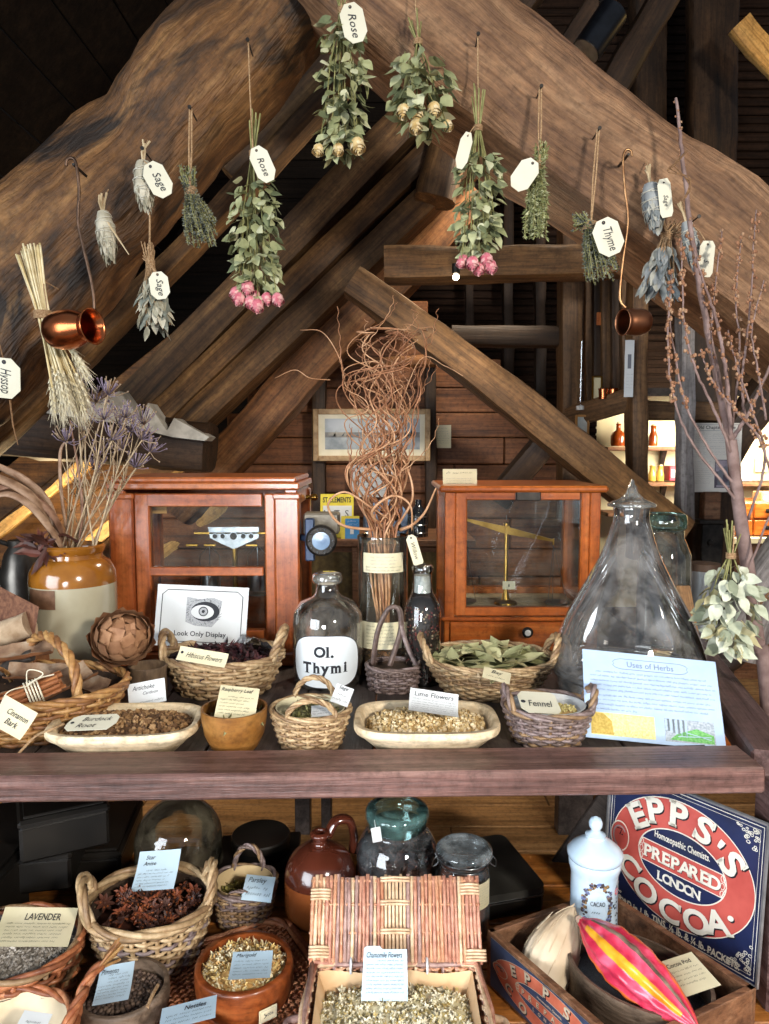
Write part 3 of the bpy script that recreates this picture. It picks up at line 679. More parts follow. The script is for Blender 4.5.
def heap(name, label, cat, loc, rx, ry, dome, gen, n, s, mats, bed, rz=0, seed=1, sqr=2.0, edge=0.0, kind='stuff', rough=0.004):
    """a heap lying in a vessel: a bumpy bed and the loose pieces on it"""
    rd = random.Random(seed); mb = MB()
    def zz(x, y):
        q = min(1.0, (abs(x / rx) ** sqr + abs(y / ry) ** sqr)); return dome * (1 - q) - edge * q + rough * noise.noise(Vector((x * 60, y * 60, seed)))
    nb = len(mats)
    def f(u, v):
        a = 2 * PI * u; c, s_ = math.cos(a), math.sin(a); k = (abs(c) ** sqr + abs(s_) ** sqr) ** (-1 / sqr)
        x, y = c * k * rx * v, s_ * k * ry * v; return (x, y, zz(x, y) - s * 0.4)
    mb.grid(f, 40, 9, nb, wrapu=True)
    i = 0
    while i < n:
        x, y = rd.uniform(-1, 1), rd.uniform(-1, 1)
        if abs(x) ** sqr + abs(y) ** sqr > 0.96: continue
        i += 1; x *= rx; y *= ry
        gen(mb, Vector((x, y, zz(x, y) + rd.uniform(-.3, .5) * s)), s * rd.uniform(.65, 1.25), rd, rd.randrange(nb))
    o = mb.build(name, list(mats) + [bed], smooth=0, loc=loc, rot=(0, 0, rz))
    return tagp(o, label, cat, kind=kind)

# paper cards --------------------------------------------------------
def card(name, label, tl, tr, bl, draw, paper=PAPER, curl=0.0, curlx=0.0, cat='card', outline=None, thick=0.0007, group=None, inks=None, wave=0.0):
    """card whose corners stand at photo points (px,py,Y)"""
    a, b, c = P(*tl), P(*tr), P(*bl); ex, ey = b - a, a - c; w, h = ex.length, ey.length
    Mx = frame_of(ex, ey, c); w2 = w; h2 = h
    sh = Sheet(w, h); draw(sh, w, h)
    bend = lambda x, y: curl * h * ((2 * y / h - 1) ** 2) + curlx * w * ((2 * x / w - 1) ** 2) + wave * h * math.sin(y / h * 4.5)
    mb = MB(); ol = [(x * w, y * h) for x, y in outline] if outline else None
    sh.flush(mb, outline=ol, bend=(lambda x, y: 0.0) if outline else bend, thick=thick)
    o = mb.build(name, [paper] + (inks or [INK, INKG]), smooth=40); o.matrix_world = Mx
    return tagp(o, label, cat, group)
def handwritten(title, lines, seed=1, th=0.13, shear=0.25, sub=True, top=0.84, lh=None, x0=0.07, tx=0.45):
    def d(s, w, h):
        tt = title if isinstance(title, (list, tuple)) else [title]
        y = top * h
        for q in tt:
            s.text(q, w * tx, y, th * h, 1, fitw=w * 0.8, shear=shear, off=0.004); y -= th * h * 1.45
        n = lines; g = (y - 0.05 * h) / max(n, 1)
        for i in range(n):
            s.scrib(w * x0 + (w * .18 if sub and i == 0 else 0), w * (0.9 - 0.16 * ((i * 7 + seed) % 3) / 2), y - g * (i + .45) + g * .1, g * 0.5, 1, seed * 31 + i, lw=g * 0.09)
    return d
TAG6 = [(0.0, 0.22), (0.28, 0.0), (0.72, 0.0), (1.0, 0.22), (1.0, 0.78), (0.72, 1.0), (0.28, 1.0), (0.0, 0.78)]
NOTCH = [(0.0, 0.0), (1, 0), (1, 0.94), (.45, .94), (.40, 1.0), (.12, 1.0), (.05, .96)]
def serif_letter(s, ch, x, y, h_, rot, m, layer, sx=1.0, off=.032):
    """a bold slab letter centred at x,y"""
    s.text(ch, x, y, h_, m, rot=rot, off=off, layer=layer, sx=sx)
    vs, fs, tw, th = text2d(ch, 0.0, off); k = h_ / .72; W_ = tw * k * sx / 2; Hh = th * k / 2; r = h_ * .055; c, q = math.cos(rot), math.sin(rot); st = h_ * .23
    R_ = {'E': [(-W_ - r, -Hh, -W_ + st, -Hh + 2 * r), (-W_ - r, Hh - 2 * r, -W_ + st, Hh), (W_ - 1.6 * r, -Hh, W_ + .4 * r, -Hh + 5.5 * r), (W_ - 1.6 * r, Hh - 5.5 * r, W_ + .4 * r, Hh)],
          'P': [(-W_ - r, -Hh, -W_ + st + 1.2 * r, -Hh + 2 * r), (-W_ - r, Hh - 2 * r, -W_ + st, Hh)], 'R': [(-W_ - r, -Hh, -W_ + st + r, -Hh + 2 * r), (-W_ - r, Hh - 2 * r, -W_ + st, Hh), (W_ - st, -Hh, W_ + r, -Hh + 2 * r)],
          'A': [(-W_ - r, -Hh, -W_ + st + r, -Hh + 2 * r), (W_ - st - r, -Hh, W_ + r, -Hh + 2 * r)], 'D': [(-W_ - r, -Hh, -W_ + st, -Hh + 2 * r), (-W_ - r, Hh - 2 * r, -W_ + st, Hh)],
          'L': [(-W_ - r, -Hh, -W_ + st, -Hh + 2 * r), (-W_ - r, Hh - 2 * r, -W_ + st + r, Hh)], 'N': [(-W_ - r, -Hh, -W_ + st + r, -Hh + 2 * r), (W_ - st, Hh - 2 * r, W_ + r, Hh)],
          'S': [(W_ - 1.8 * r, Hh - 5 * r, W_ + .1 * r, Hh), (-W_ - .1 * r, -Hh, -W_ + 1.8 * r, -Hh + 5 * r)], 'C': [(W_ - 1.8 * r, Hh - 5.5 * r, W_ + .1 * r, Hh - r * .4)],
          'T': [(-st, -Hh, st, -Hh + r), (-W_, Hh - 5 * r, -W_ + r, Hh), (W_ - r, Hh - 5 * r, W_, Hh)], 'h': [(-W_ - r, -Hh, -W_ + st + r, -Hh + r), (W_ - st - r, -Hh, W_ + r, -Hh + r), (-W_ - 2 * r, Hh - r, -W_ + st, Hh)], 'm': [(-W_ - r, -Hh, -W_ + st + r, -Hh + r), (-st * .7, -Hh, st * .7, -Hh + r), (W_ - st - r, -Hh, W_ + r, -Hh + r), (-W_ - 2 * r, Hh - r, -W_ + st, Hh)],
          'l': [(-W_ - 2 * r, -Hh, W_ + 2 * r, -Hh + r), (-W_ - 2 * r, Hh - r, W_, Hh)], 'i': [(-W_ - 2 * r, -Hh, W_ + 2 * r, -Hh + r)], 'y': [(-W_ - r, Hh - r, -W_ + st + r, Hh), (W_ - st - r, Hh - r, W_ + r, Hh)]}.get(ch, [])
    for a, b, a2, b2 in R_:
        s.poly([(x + u * c - v * q, y + u * q + v * c) for u, v in ((a, b), (a2, b), (a2, b2), (a, b2))], m, layer)
# ================================================================ ON THE TABLE
def at_base(px, py, z, r=0.0):
    p = G(px, py, z); p.y += r; p.x = (px - 384.5) * mpp(p); return p
ZB = ZT - 0.0165                                          # top of the boards

# --- the two balance cases
def frame_rect(mb, x0, x1, z0, z1, y, t, wl, wr, wb, wt, m=0, mx=1):
    mb.box((x0 + wl / 2, y, (z0 + z1) / 2), (wl, t, z1 - z0), m, r=0.003); mb.box((x1 - wr / 2, y, (z0 + z1) / 2), (wr, t, z1 - z0), m, r=0.003)
    mb.box(((x0 + x1) / 2, y, z0 + wb / 2), (x1 - x0 - wl - wr, t, wb), mx, r=0.002); mb.box(((x0 + x1) / 2, y, z1 - wt / 2), (x1 - x0 - wl - wr, t, wt), mx, r=0.002)
LC = P(204, 560, 1.72); kx = mpp(P(204, 560, 1.72))
t = thing('balance_case', 'large orange mahogany scales case holding a metal beam, with dial on its side', 'scales case', (LC.x, 1.72, ZB))
wd = 190 * kx; hh = P(204, 481, 1.72).z - ZB; dp = 0.30; x0, x1 = -wd / 2, wd / 2
z_of = lambda py: P(204, py, 1.72).z - ZB
mb = MB()                                                # pilasters, sides and back frame
for x in (x0 + .03, x1 - .028): mb.box((x, .022, hh / 2 - .01), (.058, .044, hh - .04), 0, r=0.004)
for x in (x0 + .03, x1 - .028): mb.box((x, .02, hh - .036), (.064, .05, .014), 1, r=0.003)
for x in (x0 + .02, x1 - .02): mb.box((x, dp - .02, hh / 2 - .01), (.04, .04, hh - .04), 0, r=0.004)
for x in (x0 + .02, x1 - .02):
    mb.box((x, dp / 2, hh - .04), (.03, dp - .04, .04), 0, r=0.003); mb.box((x, dp / 2, .05), (.03, dp - .04, .05), 0, r=0.003)
mb.box((0, dp - .02, hh - .04), (wd - .06, .03, .04), 1, r=0.003); mb.box((0, dp - .02, .1), (wd - .06, .03, .13), 1, r=0.003)
mb.build('case_frame', [W_MAHOG, W_MAHOX], t)
mb = MB(); frame_rect(mb, x0 + .06, x1 - .056, .035, hh - .03, .018, .026, .036, .024, .05, .03)
mb.box((.0, .016, z_of(572)), (wd - .17, .02, .021), 1, r=0.002); mb.build('front_sash', [W_MAHOG, W_MAHOX], t)
mb = MB(); mb.box((0, dp / 2, .016), (wd + .01, dp + .01, .034), r=0.004); mb.box((0, dp / 2, .037), (wd - .05, dp - .05, .01)); mb.build('plinth', W_MAHOX, t)
mb = MB(); mb.box((0, dp / 2, hh - .012), (wd + .004, dp + .004, .016), r=0.003); mb.box((0, dp / 2 + .004, hh + .002), (wd - .012, dp - .004, .013), r=0.004); mb.build('cornice', W_MAHOX, t)
for nm, q, sz in (('front_glass', (.0, .02, hh / 2), (wd - .17, .003, hh - .1)), ('back_glass', (0, dp - .02, hh / 2 + .06), (wd - .08, .003, hh - .22)), ('side_glass', (x0 + .02, dp / 2, hh / 2), (.003, dp - .08, hh - .12)), ('side_glass', (x1 - .02, dp / 2, hh / 2), (.003, dp - .08, hh - .12))):
    mb = MB(); mb.box(q, sz); mb.build(nm, G_PANE, t, smooth=0)
xq = lambda px: (px - 204) * kx * 1.05
yb = .13; zq = lambda py: P(204, py, 1.72 + yb).z - ZB
bal = MB()                                               # balance beam: plate with holes, arms, pillar
pl = []; n = 8
mt = [(xq(196), zq(527)), (xq(248), zq(527)), (xq(247), zq(538)), (xq(229), zq(546)), (xq(222), zq(549)), (xq(215), zq(546)), (xq(198), zq(538))]
bal.prism([(a, b) for a, b in mt][::-1], -.003, .003, 0, Mx=Matrix.Translation((0, yb, 0)) @ FACE)
for px, r in ((203, .006), (211, .006), (222, .009), (232, .006), (240, .006)):
    bal.lathe([(0, 0), (r, 0), (r, .0012), (0, .0012)], 16, 2, Matrix.Translation((xq(px), yb - .003, zq(536))) @ FACE)
    bal.lathe([(r, 0), (r * 1.25, 0), (r * 1.25, .002), (r, .002)], 16, 0, Matrix.Translation((xq(px), yb - .004, zq(536))) @ FACE, close=True)
bal.box((0.0 + xq(222), yb, zq(533)), (.20, .006, .006), 1, r=.001)
for dx in (-.105, -.06, .045, .105): bal.box((xq(222) + dx, yb, zq(545)), (.03, .01, .006), 1, r=.001)
bal.tube([(xq(222), yb + .01, .04), (xq(222), yb + .01, zq(536))], .007, 10, 1)
bal.build('balance_beam', [STEEL, BRASS, IRON], t)
for px in (197, 246):
    mb = MB(); x = xq(px); mb.tube([(x, yb, zq(545)), (x, yb, zq(572))], .0012, 5)
    mb.lathe([(0, 0), (.022, 0), (.022, .05), (.006, .056), (0, .056)], 22, 0, trs(x, yb, zq(590)))
    mb.lathe([(0, 0), (.034, .001), (.034, .004), (0, .004)], 24, 0, trs(x, yb, zq(594)))
    for s_ in (-1, 1): mb.tube([(x + s_ * .025, yb, zq(592)), (x + s_ * .025, yb, zq(556)), (x, yb, zq(545))], .001, 4)
    mb.build('weighing_pan', STEEL, t)
mb = MB(); sh = Sheet(.055, .05)
sh.line(ell(.012, .042, .005, .005, 14), .0015, 1, closed=True); sh.poly([(.006, .006), (.022, .006), (.014, .022)], 1); sh.scrib(.026, .05, .02, .004, 1, 4); sh.scrib(.026, .05, .01, .004, 1, 5)
sh.flush(mb, Mx=Matrix.Translation((xq(140), .06, zq(511))) @ FACE); mb.build('yellow_card', [M('tan_card', '#b9884a', '#cc9c5c'), INK], t, smooth=0)
mb = MB(); mb.box((0, dp - .06, .17), (wd - .1, .02, .008), r=.001); mb.build('inner_shelf', W_MAHOX, t)
for zz_ in (.1, hh - .05):
    mb = MB(); mb.lathe([(0, 0), (.006, 0), (.004, .012), (.009, .016), (.009, .026), (.005, .03), (0, .031)], 14, 0, Matrix.Translation((x1 - .002, dp * .62, zz_)) @ Matrix.Rotation(PI / 2, 4, 'Y')); mb.build('brass_knob', BRASS, t)
DIALB = M('dial_blue', '#55708f', '#7f9ab6', rough=0.35, coat=.4)
p = P(321, 541, 1.68); lx, lz = p.x - LC.x, p.z - ZB; ly = 1.68 - 1.72
mb = MB(); mb.lathe([(0, 0), (.033, 0), (.036, .004), (.036, .018), (.031, .022), (.021, .022), (.021, .0205), (0, .0205)], 36, 0, Matrix.Translation((lx, ly + .022, lz)) @ FACE)
mb.lathe([(0, .0208), (.0205, .0208), (.0205, .0225), (0, .0235)], 28, 1, Matrix.Translation((lx, ly + .022, lz)) @ FACE)
for k in range(10):
    a = k * 2 * PI / 10; mb.ball((lx + math.cos(a) * .0275, ly - .0005, lz + math.sin(a) * .0275), .0028, m=2, n=6)
dl = mb.build('dial', [IRON, DIALB, STEEL], t)
mb = MB(); mb.box((lx - .028, ly + .03, lz), (.022, .02, .1), r=.003); mb.tube([(x1 - .01, .05, lz), (lx - .03, ly + .035, lz)], .008, 8); mb.build('dial_bracket', [M('dial_plate', '#232f45', '#384862', rough=.4, metal=.3)], t)
mb = MB(); mb.box((lx - .005, ly + .09, lz + .033), (.085, .06, .05), r=.004); mb.build('gear_housing', M('grey_tin', '#6d665a', '#8d8678', scale=30, rough=.5, metal=.5), t)

RC = P(522, 565, 1.85); kr = mpp(RC)
t = thing('balance_case', 'honey mahogany case holding brass beam scales, with a drawer below', 'scales case', (RC.x, 1.85, ZB), 0.0)
wd = 155 * kr; dp = 0.30; zr = lambda py: P(522, py, 1.85).z - ZB; hh = zr(492); x0, x1 = -wd / 2, wd / 2
mb = MB()
for x in (x0 + .013, x1 - .013):
    for y in (.014, dp - .014): mb.box((x, y, (zr(618) + hh) / 2), (.026, .028, hh - zr(618)), 0, r=.002)
for x in (x0 + .013, x1 - .013): mb.box((x, dp / 2, hh - .01), (.02, dp - .05, .02), 1); mb.box((x, dp / 2, zr(614)), (.02, dp - .05, .024), 1)
mb.box((0, dp - .014, hh - .01), (wd - .05, .02, .02), 1); mb.box((0, dp - .014, zr(613)), (wd - .05, .02, .03), 1)
mb.build('case_frame', [W_CASE2, W_CASE2X], t)
mb = MB(); frame_rect(mb, x0 + .026, x1 - .026, zr(616), hh, .012, .022, .03, .022, .022, .02); mb.build('front_sash', [W_CASE2, W_CASE2X], t)
mb = MB(); mb.box((0, dp / 2, hh + .008), (wd + .03, dp + .03, .016), r=.005); mb.build('cornice', W_CASE2X, t)
mb = MB(); mb.box((0, dp / 2, zr(619)), (wd + .016, dp + .016, .010), r=.004); mb.box((0, dp / 2, zr(619) / 2 - .002), (wd, dp, zr(619) - .006), r=.003); mb.build('base_moulding', W_CASE2X, t)
mb = MB(); mb.box((0, -.002, (zr(622) + zr(645)) / 2), (wd - .03, .012, zr(622) - zr(646)), r=.002); dr = mb.build('drawer', W_CASE2X, t)
mb = MB(); Mk = Matrix.Translation((.012, -.006, zr(630))) @ FACE
mb.lathe([(0, 0), (.008, 0), (.006, .010), (.013, .015), (.014, .021), (.010, .024), (.0, .024)], 20, 0, Mk); mb.lathe([(0, .0242), (.008, .0242), (0, .0262)], 16, 1, Mk); mb.build('knob', [IRON, M('bone', '#c9c6be', '#dedbd2')], dr)
mb = MB(); mb.box((.012, -.003, hh - .008), (.062, .012, .026), r=.002); mb.build('latch_plate', IRON, t)
for nm, q, sz in (('front_glass', (0, .012, (zr(616) + hh) / 2), (wd - .1, .003, hh - zr(616) - .04)), ('back_glass', (0, dp - .014, (zr(616) + hh) / 2), (wd - .05, .003, hh - zr(616) - .05)), ('side_glass', (x0 + .013, dp / 2, (zr(616) + hh) / 2), (.003, dp - .05, hh - zr(616) - .04)), ('side_glass', (x1 - .013, dp / 2, (zr(616) + hh) / 2), (.003, dp - .05, hh - zr(616) - .04))):
    mb = MB(); mb.box(q, sz); mb.build(nm, G_PANE, t, smooth=0)
mb = MB(); mb.box((0, dp / 2, zr(618) + .006), (wd - .03, dp - .03, .006)); mb.build('case_floor', W_DISH, t)
yb = .13; kk = kr * 1.07; xq = lambda px: (px - 522) * kk; zq = lambda py: P(522, py, 1.85 + yb).z - ZB; zf = zr(618) + .009
mb = MB(); mb.lathe([(0, 0), (.032, 0), (.03, .006), (.012, .012), (.008, .03), (.0055, .04), (.0055, zq(527) - zf), (.009, zq(526) - zf), (.009, zq(523) - zf), (0, zq(522) - zf)], 22, 0, trs(xq(515), yb, zf)); 
mb.build('pillar', BRASS, t)
mb = MB(); a = Vector((xq(470), yb - .012, zq(518))); b = Vector((xq(561), yb - .012, zq(540))); c = a.lerp(b, .5); d = (b - a).normalized(); u = Vector((-d.z, 0, d.x))
L = (b - a).length; poly = [(-L / 2, -.003), (0, -.013), (L / 2, -.003), (L / 2, .003), (0, .007), (-L / 2, .003)]
Mb = frame_of(d, u, c); mb.prism(poly, -.002, .002, 0, Mx=Mb)
for e, px in ((a, 470), (b, 560)): mb.tube([e + Vector((0, 0, .006)), e - Vector((0, 0, .012))], .0025, 6)
mb.tube([(xq(515), yb - .02, zq(527)), (xq(515), yb + .0, zq(527))], .006, 10); mb.build('scale_beam', BRASS, t)
for e, dz in ((a, zq(600)), (b, zq(598))):
    mb = MB(); zp = zf + .004
    if e is b: mb.lathe([(0, 0), (.03, 0), (.034, .006), (.032, .007), (0, .003)], 24, 0, trs(e.x + .01, yb - .02, zp)); 
    else: mb.lathe([(0, 0), (.03, 0), (.034, .006), (.032, .007), (0, .003)], 24, 0, trs(e.x + .01, yb + .0, zp))
    for k in range(3):
        q = k * 2.1; mb.tube([(e.x, e.y, e.z - .012), (e.x + .01 + math.cos(q) * .03, yb - .01 + math.sin(q) * .03, zp + .006)], .0007, 4)
    mb.build('scale_pan', STEEL, t)
mb = MB(); sh = Sheet(.034, .022); sh.rect(.0155, .007, .0185, .014, 1); sh.flush(mb, Mx=Matrix.Translation((xq(517) - .017, yb - .02, zq(588))) @ FACE); mb.build('number_ticket', [PAPERY, INK], t, smooth=0)
card('label_card', 'cream folded card standing on top of the honey mahogany scales case', (443, 469, 1.96), (477, 469, 1.96), (443, 488, 1.95),
     lambda s, w, h: (s.scrib(w * .1, w * .45, h * .78, h * .12, 1, 1), s.scrib(w * .5, w * .85, h * .8, h * .08, 1, 2), [s.scrib(w * .1, w * .85, h * (.5 - .13 * i), h * .05, 2, i) for i in range(3)]), paper=PAPERY)

# --- eye card
def eye(s, w, h):
    b = [(.06, .16), (.06, .84), (.12, .92), (.88, .92), (.94, .84), (.94, .16), (.88, .08), (.12, .08)]
    s.line([(x * w, y * h) for x, y in b], w * .008, 1, closed=True)
    cx, cy = .52 * w, .58 * h; rd = random.Random(4)
    s.poly([(cx + x * w, cy + y * h) for x, y in ((-.19, -.18), (-.08, -.24), (.1, -.25), (.17, -.12), (.2, .18), (.1, .23), (-.05, .2), (-.19, .23))], 2, 1)
    s.poly(ell(cx + .02 * w, cy, .155 * w, .16 * h), 1, 2); s.poly(ell(cx - .01 * w, cy - .01 * h, .125 * w, .115 * h), 3, 3)
    s.poly(ell(cx, cy, .052 * w, .078 * h), 1, 4); s.poly(ell(cx, cy, .042 * w, .062 * h), 2, 5); s.poly(ell(cx, cy, .017 * w, .026 * h), 1, 6)
    for i in range(46):
        a = rd.uniform(0, 6.28); r0 = rd.uniform(.95, 1.2); x, y = cx + .16 * w * r0 * math.cos(a), cy + .17 * h * r0 * math.sin(a)
        s.line([(x, y), (x + w * .03 * math.cos(a + .8), y + h * .04 * math.sin(a + .8))], w * .003, 1, 3)
    s.text('Look Only Display', w * .5, h * .2, h * .082, 1, fitw=w * .68, off=.012)
card('notice_card', 'white card with an engraved eye reading Look Only Display', (160, 584, 1.66), (251, 588, 1.66), (153, 645, 1.63), eye, inks=[INK, M('engraving_grey', '#8f9296', '#b4b6b8', scale=400), PAPER], thick=.0015)

# --- hibiscus basket
def hb(px, pyb, r, z=ZB): return at_base(px, pyb, z, r)
p = hb(224, 702, .085); R = .126
basket('wicker_basket', 'buff two handled basket full of dark hibiscus petals', p, R, .105, .075, base=.72, rows=9, r=.0042, wk=WK_BUFF, rimr=.0075, seed=1,
       handles=[handle_at(R, .105, .075, PI - .42, PI + .5, .048, .0085, out=.012), handle_at(R, .105, .075, -.5, .45, .058, .0085, out=.02)])
HIB = [M('hibiscus_a', '#2a1418', '#43202a', rough=.7), M('hibiscus_b', '#3a1a1c', '#5b2a2c', rough=.7), M('hibiscus_c', '#1f1012', '#301a1e', rough=.7)]
heap('hibiscus_petals', 'dark purple dried hibiscus petals filling the buff basket', 'petals', (p.x, p.y, ZB + .058), .112, .09, .026, flake, 620, .0085, HIB, HIB[2], seed=3)
mb = MB(); mb.grid(lambda u, v: (.02 + .085 * u, .055 + .05 * v - .03 * u, .018 + .02 * math.sin(u * 3 + v * 2) + .004 * math.sin(u * 17)), 10, 8)
tagp(mb.build('lining_film', G_PLAST, loc=(p.x, p.y, ZB + .06)), 'crumpled clear film at the back of the hibiscus basket', 'film')
card('label_card', 'cream handwritten tag reading Hibiscus Flowers', (178, 646, p.y - .105), (226, 654, p.y - .12), (176, 660, p.y - .123),
     lambda s, w, h: (s.text('Hibiscus Flowers', w * .54, h * .5, h * .38, 1, fitw=w * .74, shear=.35), s.poly(ell(w * .07, h * .6, h * .1, h * .1, 12), 1)), paper=PAPERY, curl=.08)

# --- burdock dish and lime dish: long pale dough bowls
def trough(name, label, p, rx, ry, h, rz=0, seed=0):
    t = thing(name, label, 'dish', p, rz); mb = MB(); n = 56
    def pt(th, fx, fy, z):
        c, s_ = math.cos(th), math.sin(th); q = 3.6; k = (abs(c) ** q + abs(s_) ** q) ** (-1 / q); return (c * k * fx, s_ * k * fy, z)
    prof = [(.0, .0, 0), (.66, .55, 0), (.70, .6, .002), (.9, .85, h * .55), (.985, .97, h * .72), (1, 1, h * .8), (1, 1, h * .94), (.985, .975, h), (.93, .88, h), (.91, .85, h * .96), (.82, .74, h * .45), (.6, .5, h * .3), (0, 0, h * .3)]
    vs = []; 
    for a, b, z in prof: vs += [pt(2 * PI * j / n, a * rx + 1e-5, b * ry + 1e-5, z) for j in range(n)]
    k = len(prof); mb.add(vs, [[i * n + j, i * n + (j + 1) % n, (i + 1) * n + (j + 1) % n, (i + 1) * n + j] for i in range(k - 1) for j in range(n)])
    mb.build('dish_body', W_DISH, t, smooth=50); return t
p = at_base(128, 758, ZB, .047); p.x += -.0
trough('dough_dish', 'long pale wooden dish of brown burdock root beside the cinnamon basket', p, .127, .083, .05, rz=.05)
BUR = [M('burdock_a', '#5f4227', '#84603a', rough=.85), M('burdock_b', '#7d5a36', '#a17c50', rough=.85), M('burdock_c', '#4b331d', '#6b4b2d', rough=.85), M('burdock_d', '#93714b', '#b59468', rough=.85)]
heap('burdock_root', 'chopped brown burdock root heaped in the long pale dish', 'herb', (p.x, p.y, ZB + .034), .11, .06, .018, chip, 800, .0038, BUR, BUR[2], rz=.05, seed=4, sqr=3)
def burd(s, w, h): s.text('Burdock', w * .58, h * .68, h * .26, 1, fitw=w * .6, shear=.4); s.text('Root', w * .42, h * .28, h * .26, 1, fitw=w * .4, shear=.4); s.poly(ell(w * .1, h * .5, h * .07, h * .07, 12), 1)
card('paper_tag', 'white tag reading Burdock Root on the brown chopped root', (62, 717, p.y - .03), (111, 715, p.y - .028), (62, 731, p.y - .072), burd, paper=TAGP, outline=[(.0, .5), (.06, .85), (.2, 1), (.9, 1), (1, .8), (1, .4), (.88, 0), (.1, 0), (0, .2)])
mb = MB(); a = P(64, 724, p.y - .04); mb.tube(catmull([a, P(50, 730, p.y - .06), P(36, 736, 1.20), P(22, 750, 1.185), P(14, 759, 1.17)], 6), .0022, 6)
tagp(mb.build('tag_string', TWINE), 'loose twine from the burdock tag trailing over the table edge', 'string')
p2 = at_base(426, 755, ZB, .048)
trough('dough_dish', 'long pale wooden dish of lime flowers in the middle of the table', p2, .126, .085, .05)
LIM = [M('lime_a', '#b59a68', '#cdb688', rough=.9), M('lime_b', '#c7b088', '#dccaa6', rough=.9), M('lime_c', '#97794a', '#b49662', rough=.9)]
heap('lime_flowers', 'chopped straw coloured lime flowers in the middle pale dish', 'herb', (p2.x, p2.y, ZB + .034), .104, .062, .02, chip, 1200, .003, LIM, LIM[2], seed=5, sqr=3)
card('label_card', 'curled handwritten card reading Lime Flowers with small writing', (416, 692, p2.y + .012), (464, 699, p2.y + .008), (408, 713, p2.y - .042), 
     lambda s, w, h: (s.text('Lime Flowers', w * .5, h * .84, h * .16, 1, fitw=w * .8, shear=.1), [s.scrib(w * .06, w * .95, h * (.66 - .105 * i), h * .05, 1, 20 + i) for i in range(6)]), curl=.12)

# --- ochre bowl with raspberry leaf
p = at_base(235, 757, ZB, .035); t = thing('wooden_bowl', 'ochre brown turned wooden bowl holding raspberry leaf', 'bowl', p); mb = MB()
mb.shell([(.034, 0), (.041, .008), (.051, .03), (.0555, .055), (.0565, .074)], .004, 36); mb.build('bowl_body', W_BOWLY, t)
RASP = [M('rasp_a', '#6d6a44', '#8e8a60', rough=.9), M('rasp_b', '#585536', '#77734c', rough=.9)]
heap('raspberry_leaf', 'crushed dull green raspberry leaf inside the ochre bowl', 'herb', (p.x, p.y, ZB + .052), .05, .05, .008, flake, 160, .006, RASP, RASP[1], seed=6)
card('label_card', 'cream handwritten card reading Raspberry Leaf', (219, 684, p.y + .015), (258, 688, p.y + .02), (214, 716, p.y - .035), handwritten('Raspberry Leaf', 6, 3, th=.12), paper=PAPERY, curl=-.03)

# --- small round basket with two handles
p = at_base(311, 754, ZB, .045); R = .068
basket('wicker_basket', 'small pale round basket with arched handles front and back', p, R, .062, .062, base=.72, rows=11, r=.0028, stakes=24, wk=WK_BUFF, rimr=.005, seed=2,
       handles=[handle_at(R, .062, .062, 1.0, 2.1, .04, .005, twist=140), handle_at(R, .062, .062, -PI / 2 - .55, -PI / 2 + .75, .032, .005, out=.0, twist=140)])
mb = MB(); mb.shell([(.03, .03), (.056, .052), (.061, .068)], .0012, 30); tagp(mb.build('paper_lining', PAPERY, loc=p), 'pale paper lining inside the small round basket', 'lining')
heap('green_herb', 'greenish dried herb in the small round basket', 'herb', (p.x, p.y, ZB + .056), .047, .043, .008, flake, 200, .004, [M('gherb_a', '#6b6a3c', '#8e8a56'), M('gherb_b', '#55522e', '#747044')], RASP[1], seed=7)
card('label_card', 'small white card standing at the right of the little round basket', (339, 684, p.y + .01), (356, 690, p.y + .005), (330, 701, p.y - .012), handwritten('Sage', 2, 5, th=.2))
card('label_card', 'white folded paper lying in the little round basket', (310, 706, p.y - .01), (331, 704, p.y - .008), (311, 717, p.y - .045), handwritten('', 3, 9, th=.1))

# --- fennel basket
p = at_base(547, 751, ZB, .048); R = .077
basket('wicker_basket', 'small grey brown basket holding fennel, in front of the flask', p, R, .068, .062, base=.70, rows=11, r=.003, stakes=26, wk=WK_GREY[:2] + WK_BUFF[2:], rimr=.006, seed=3,
       handles=[handle_at(R, .068, .062, PI - .45, PI + .55, .035, .0065, out=.01), handle_at(R, .068, .062, -.55, .45, .035, .0065, out=.012)])
mb = MB(); mb.lathe([(.0, .0), (.06, .002), (.067, .014), (.0655, .014), (.058, .004), (0, .003)], 30, 0, sy=.86); tagp(mb.build('paper_lining', PAPER, loc=(p.x, p.y, ZB + .053)), 'white lining in the fennel basket', 'lining')
heap('fennel_seed', 'pale fennel seed in the lined basket', 'herb', (p.x, p.y - .01, ZB + .058), .05, .035, .006, chip, 260, .0022, [M('fen_a', '#b6a868', '#d0c48a'), M('fen_b', '#938548', '#b3a566')], LIM[2], seed=8)
card('paper_tag', 'white tag reading Fennel lying in the small grey brown basket', (525, 692, p.y + .0), (563, 694, p.y + .004), (523, 712, p.y - .058), lambda s, w, h: (s.text('Fennel', w * .52, h * .42, h * .3, 1, fitw=w * .6, shear=.15), s.poly(ell(w * .1, h * .5, h * .07, h * .07, 12), 1)), paper=TAGP, outline=[(0, .2), (0, .8), (.14, 1), (.9, 1), (1, .85), (1, .15), (.9, 0), (.14, 0)])

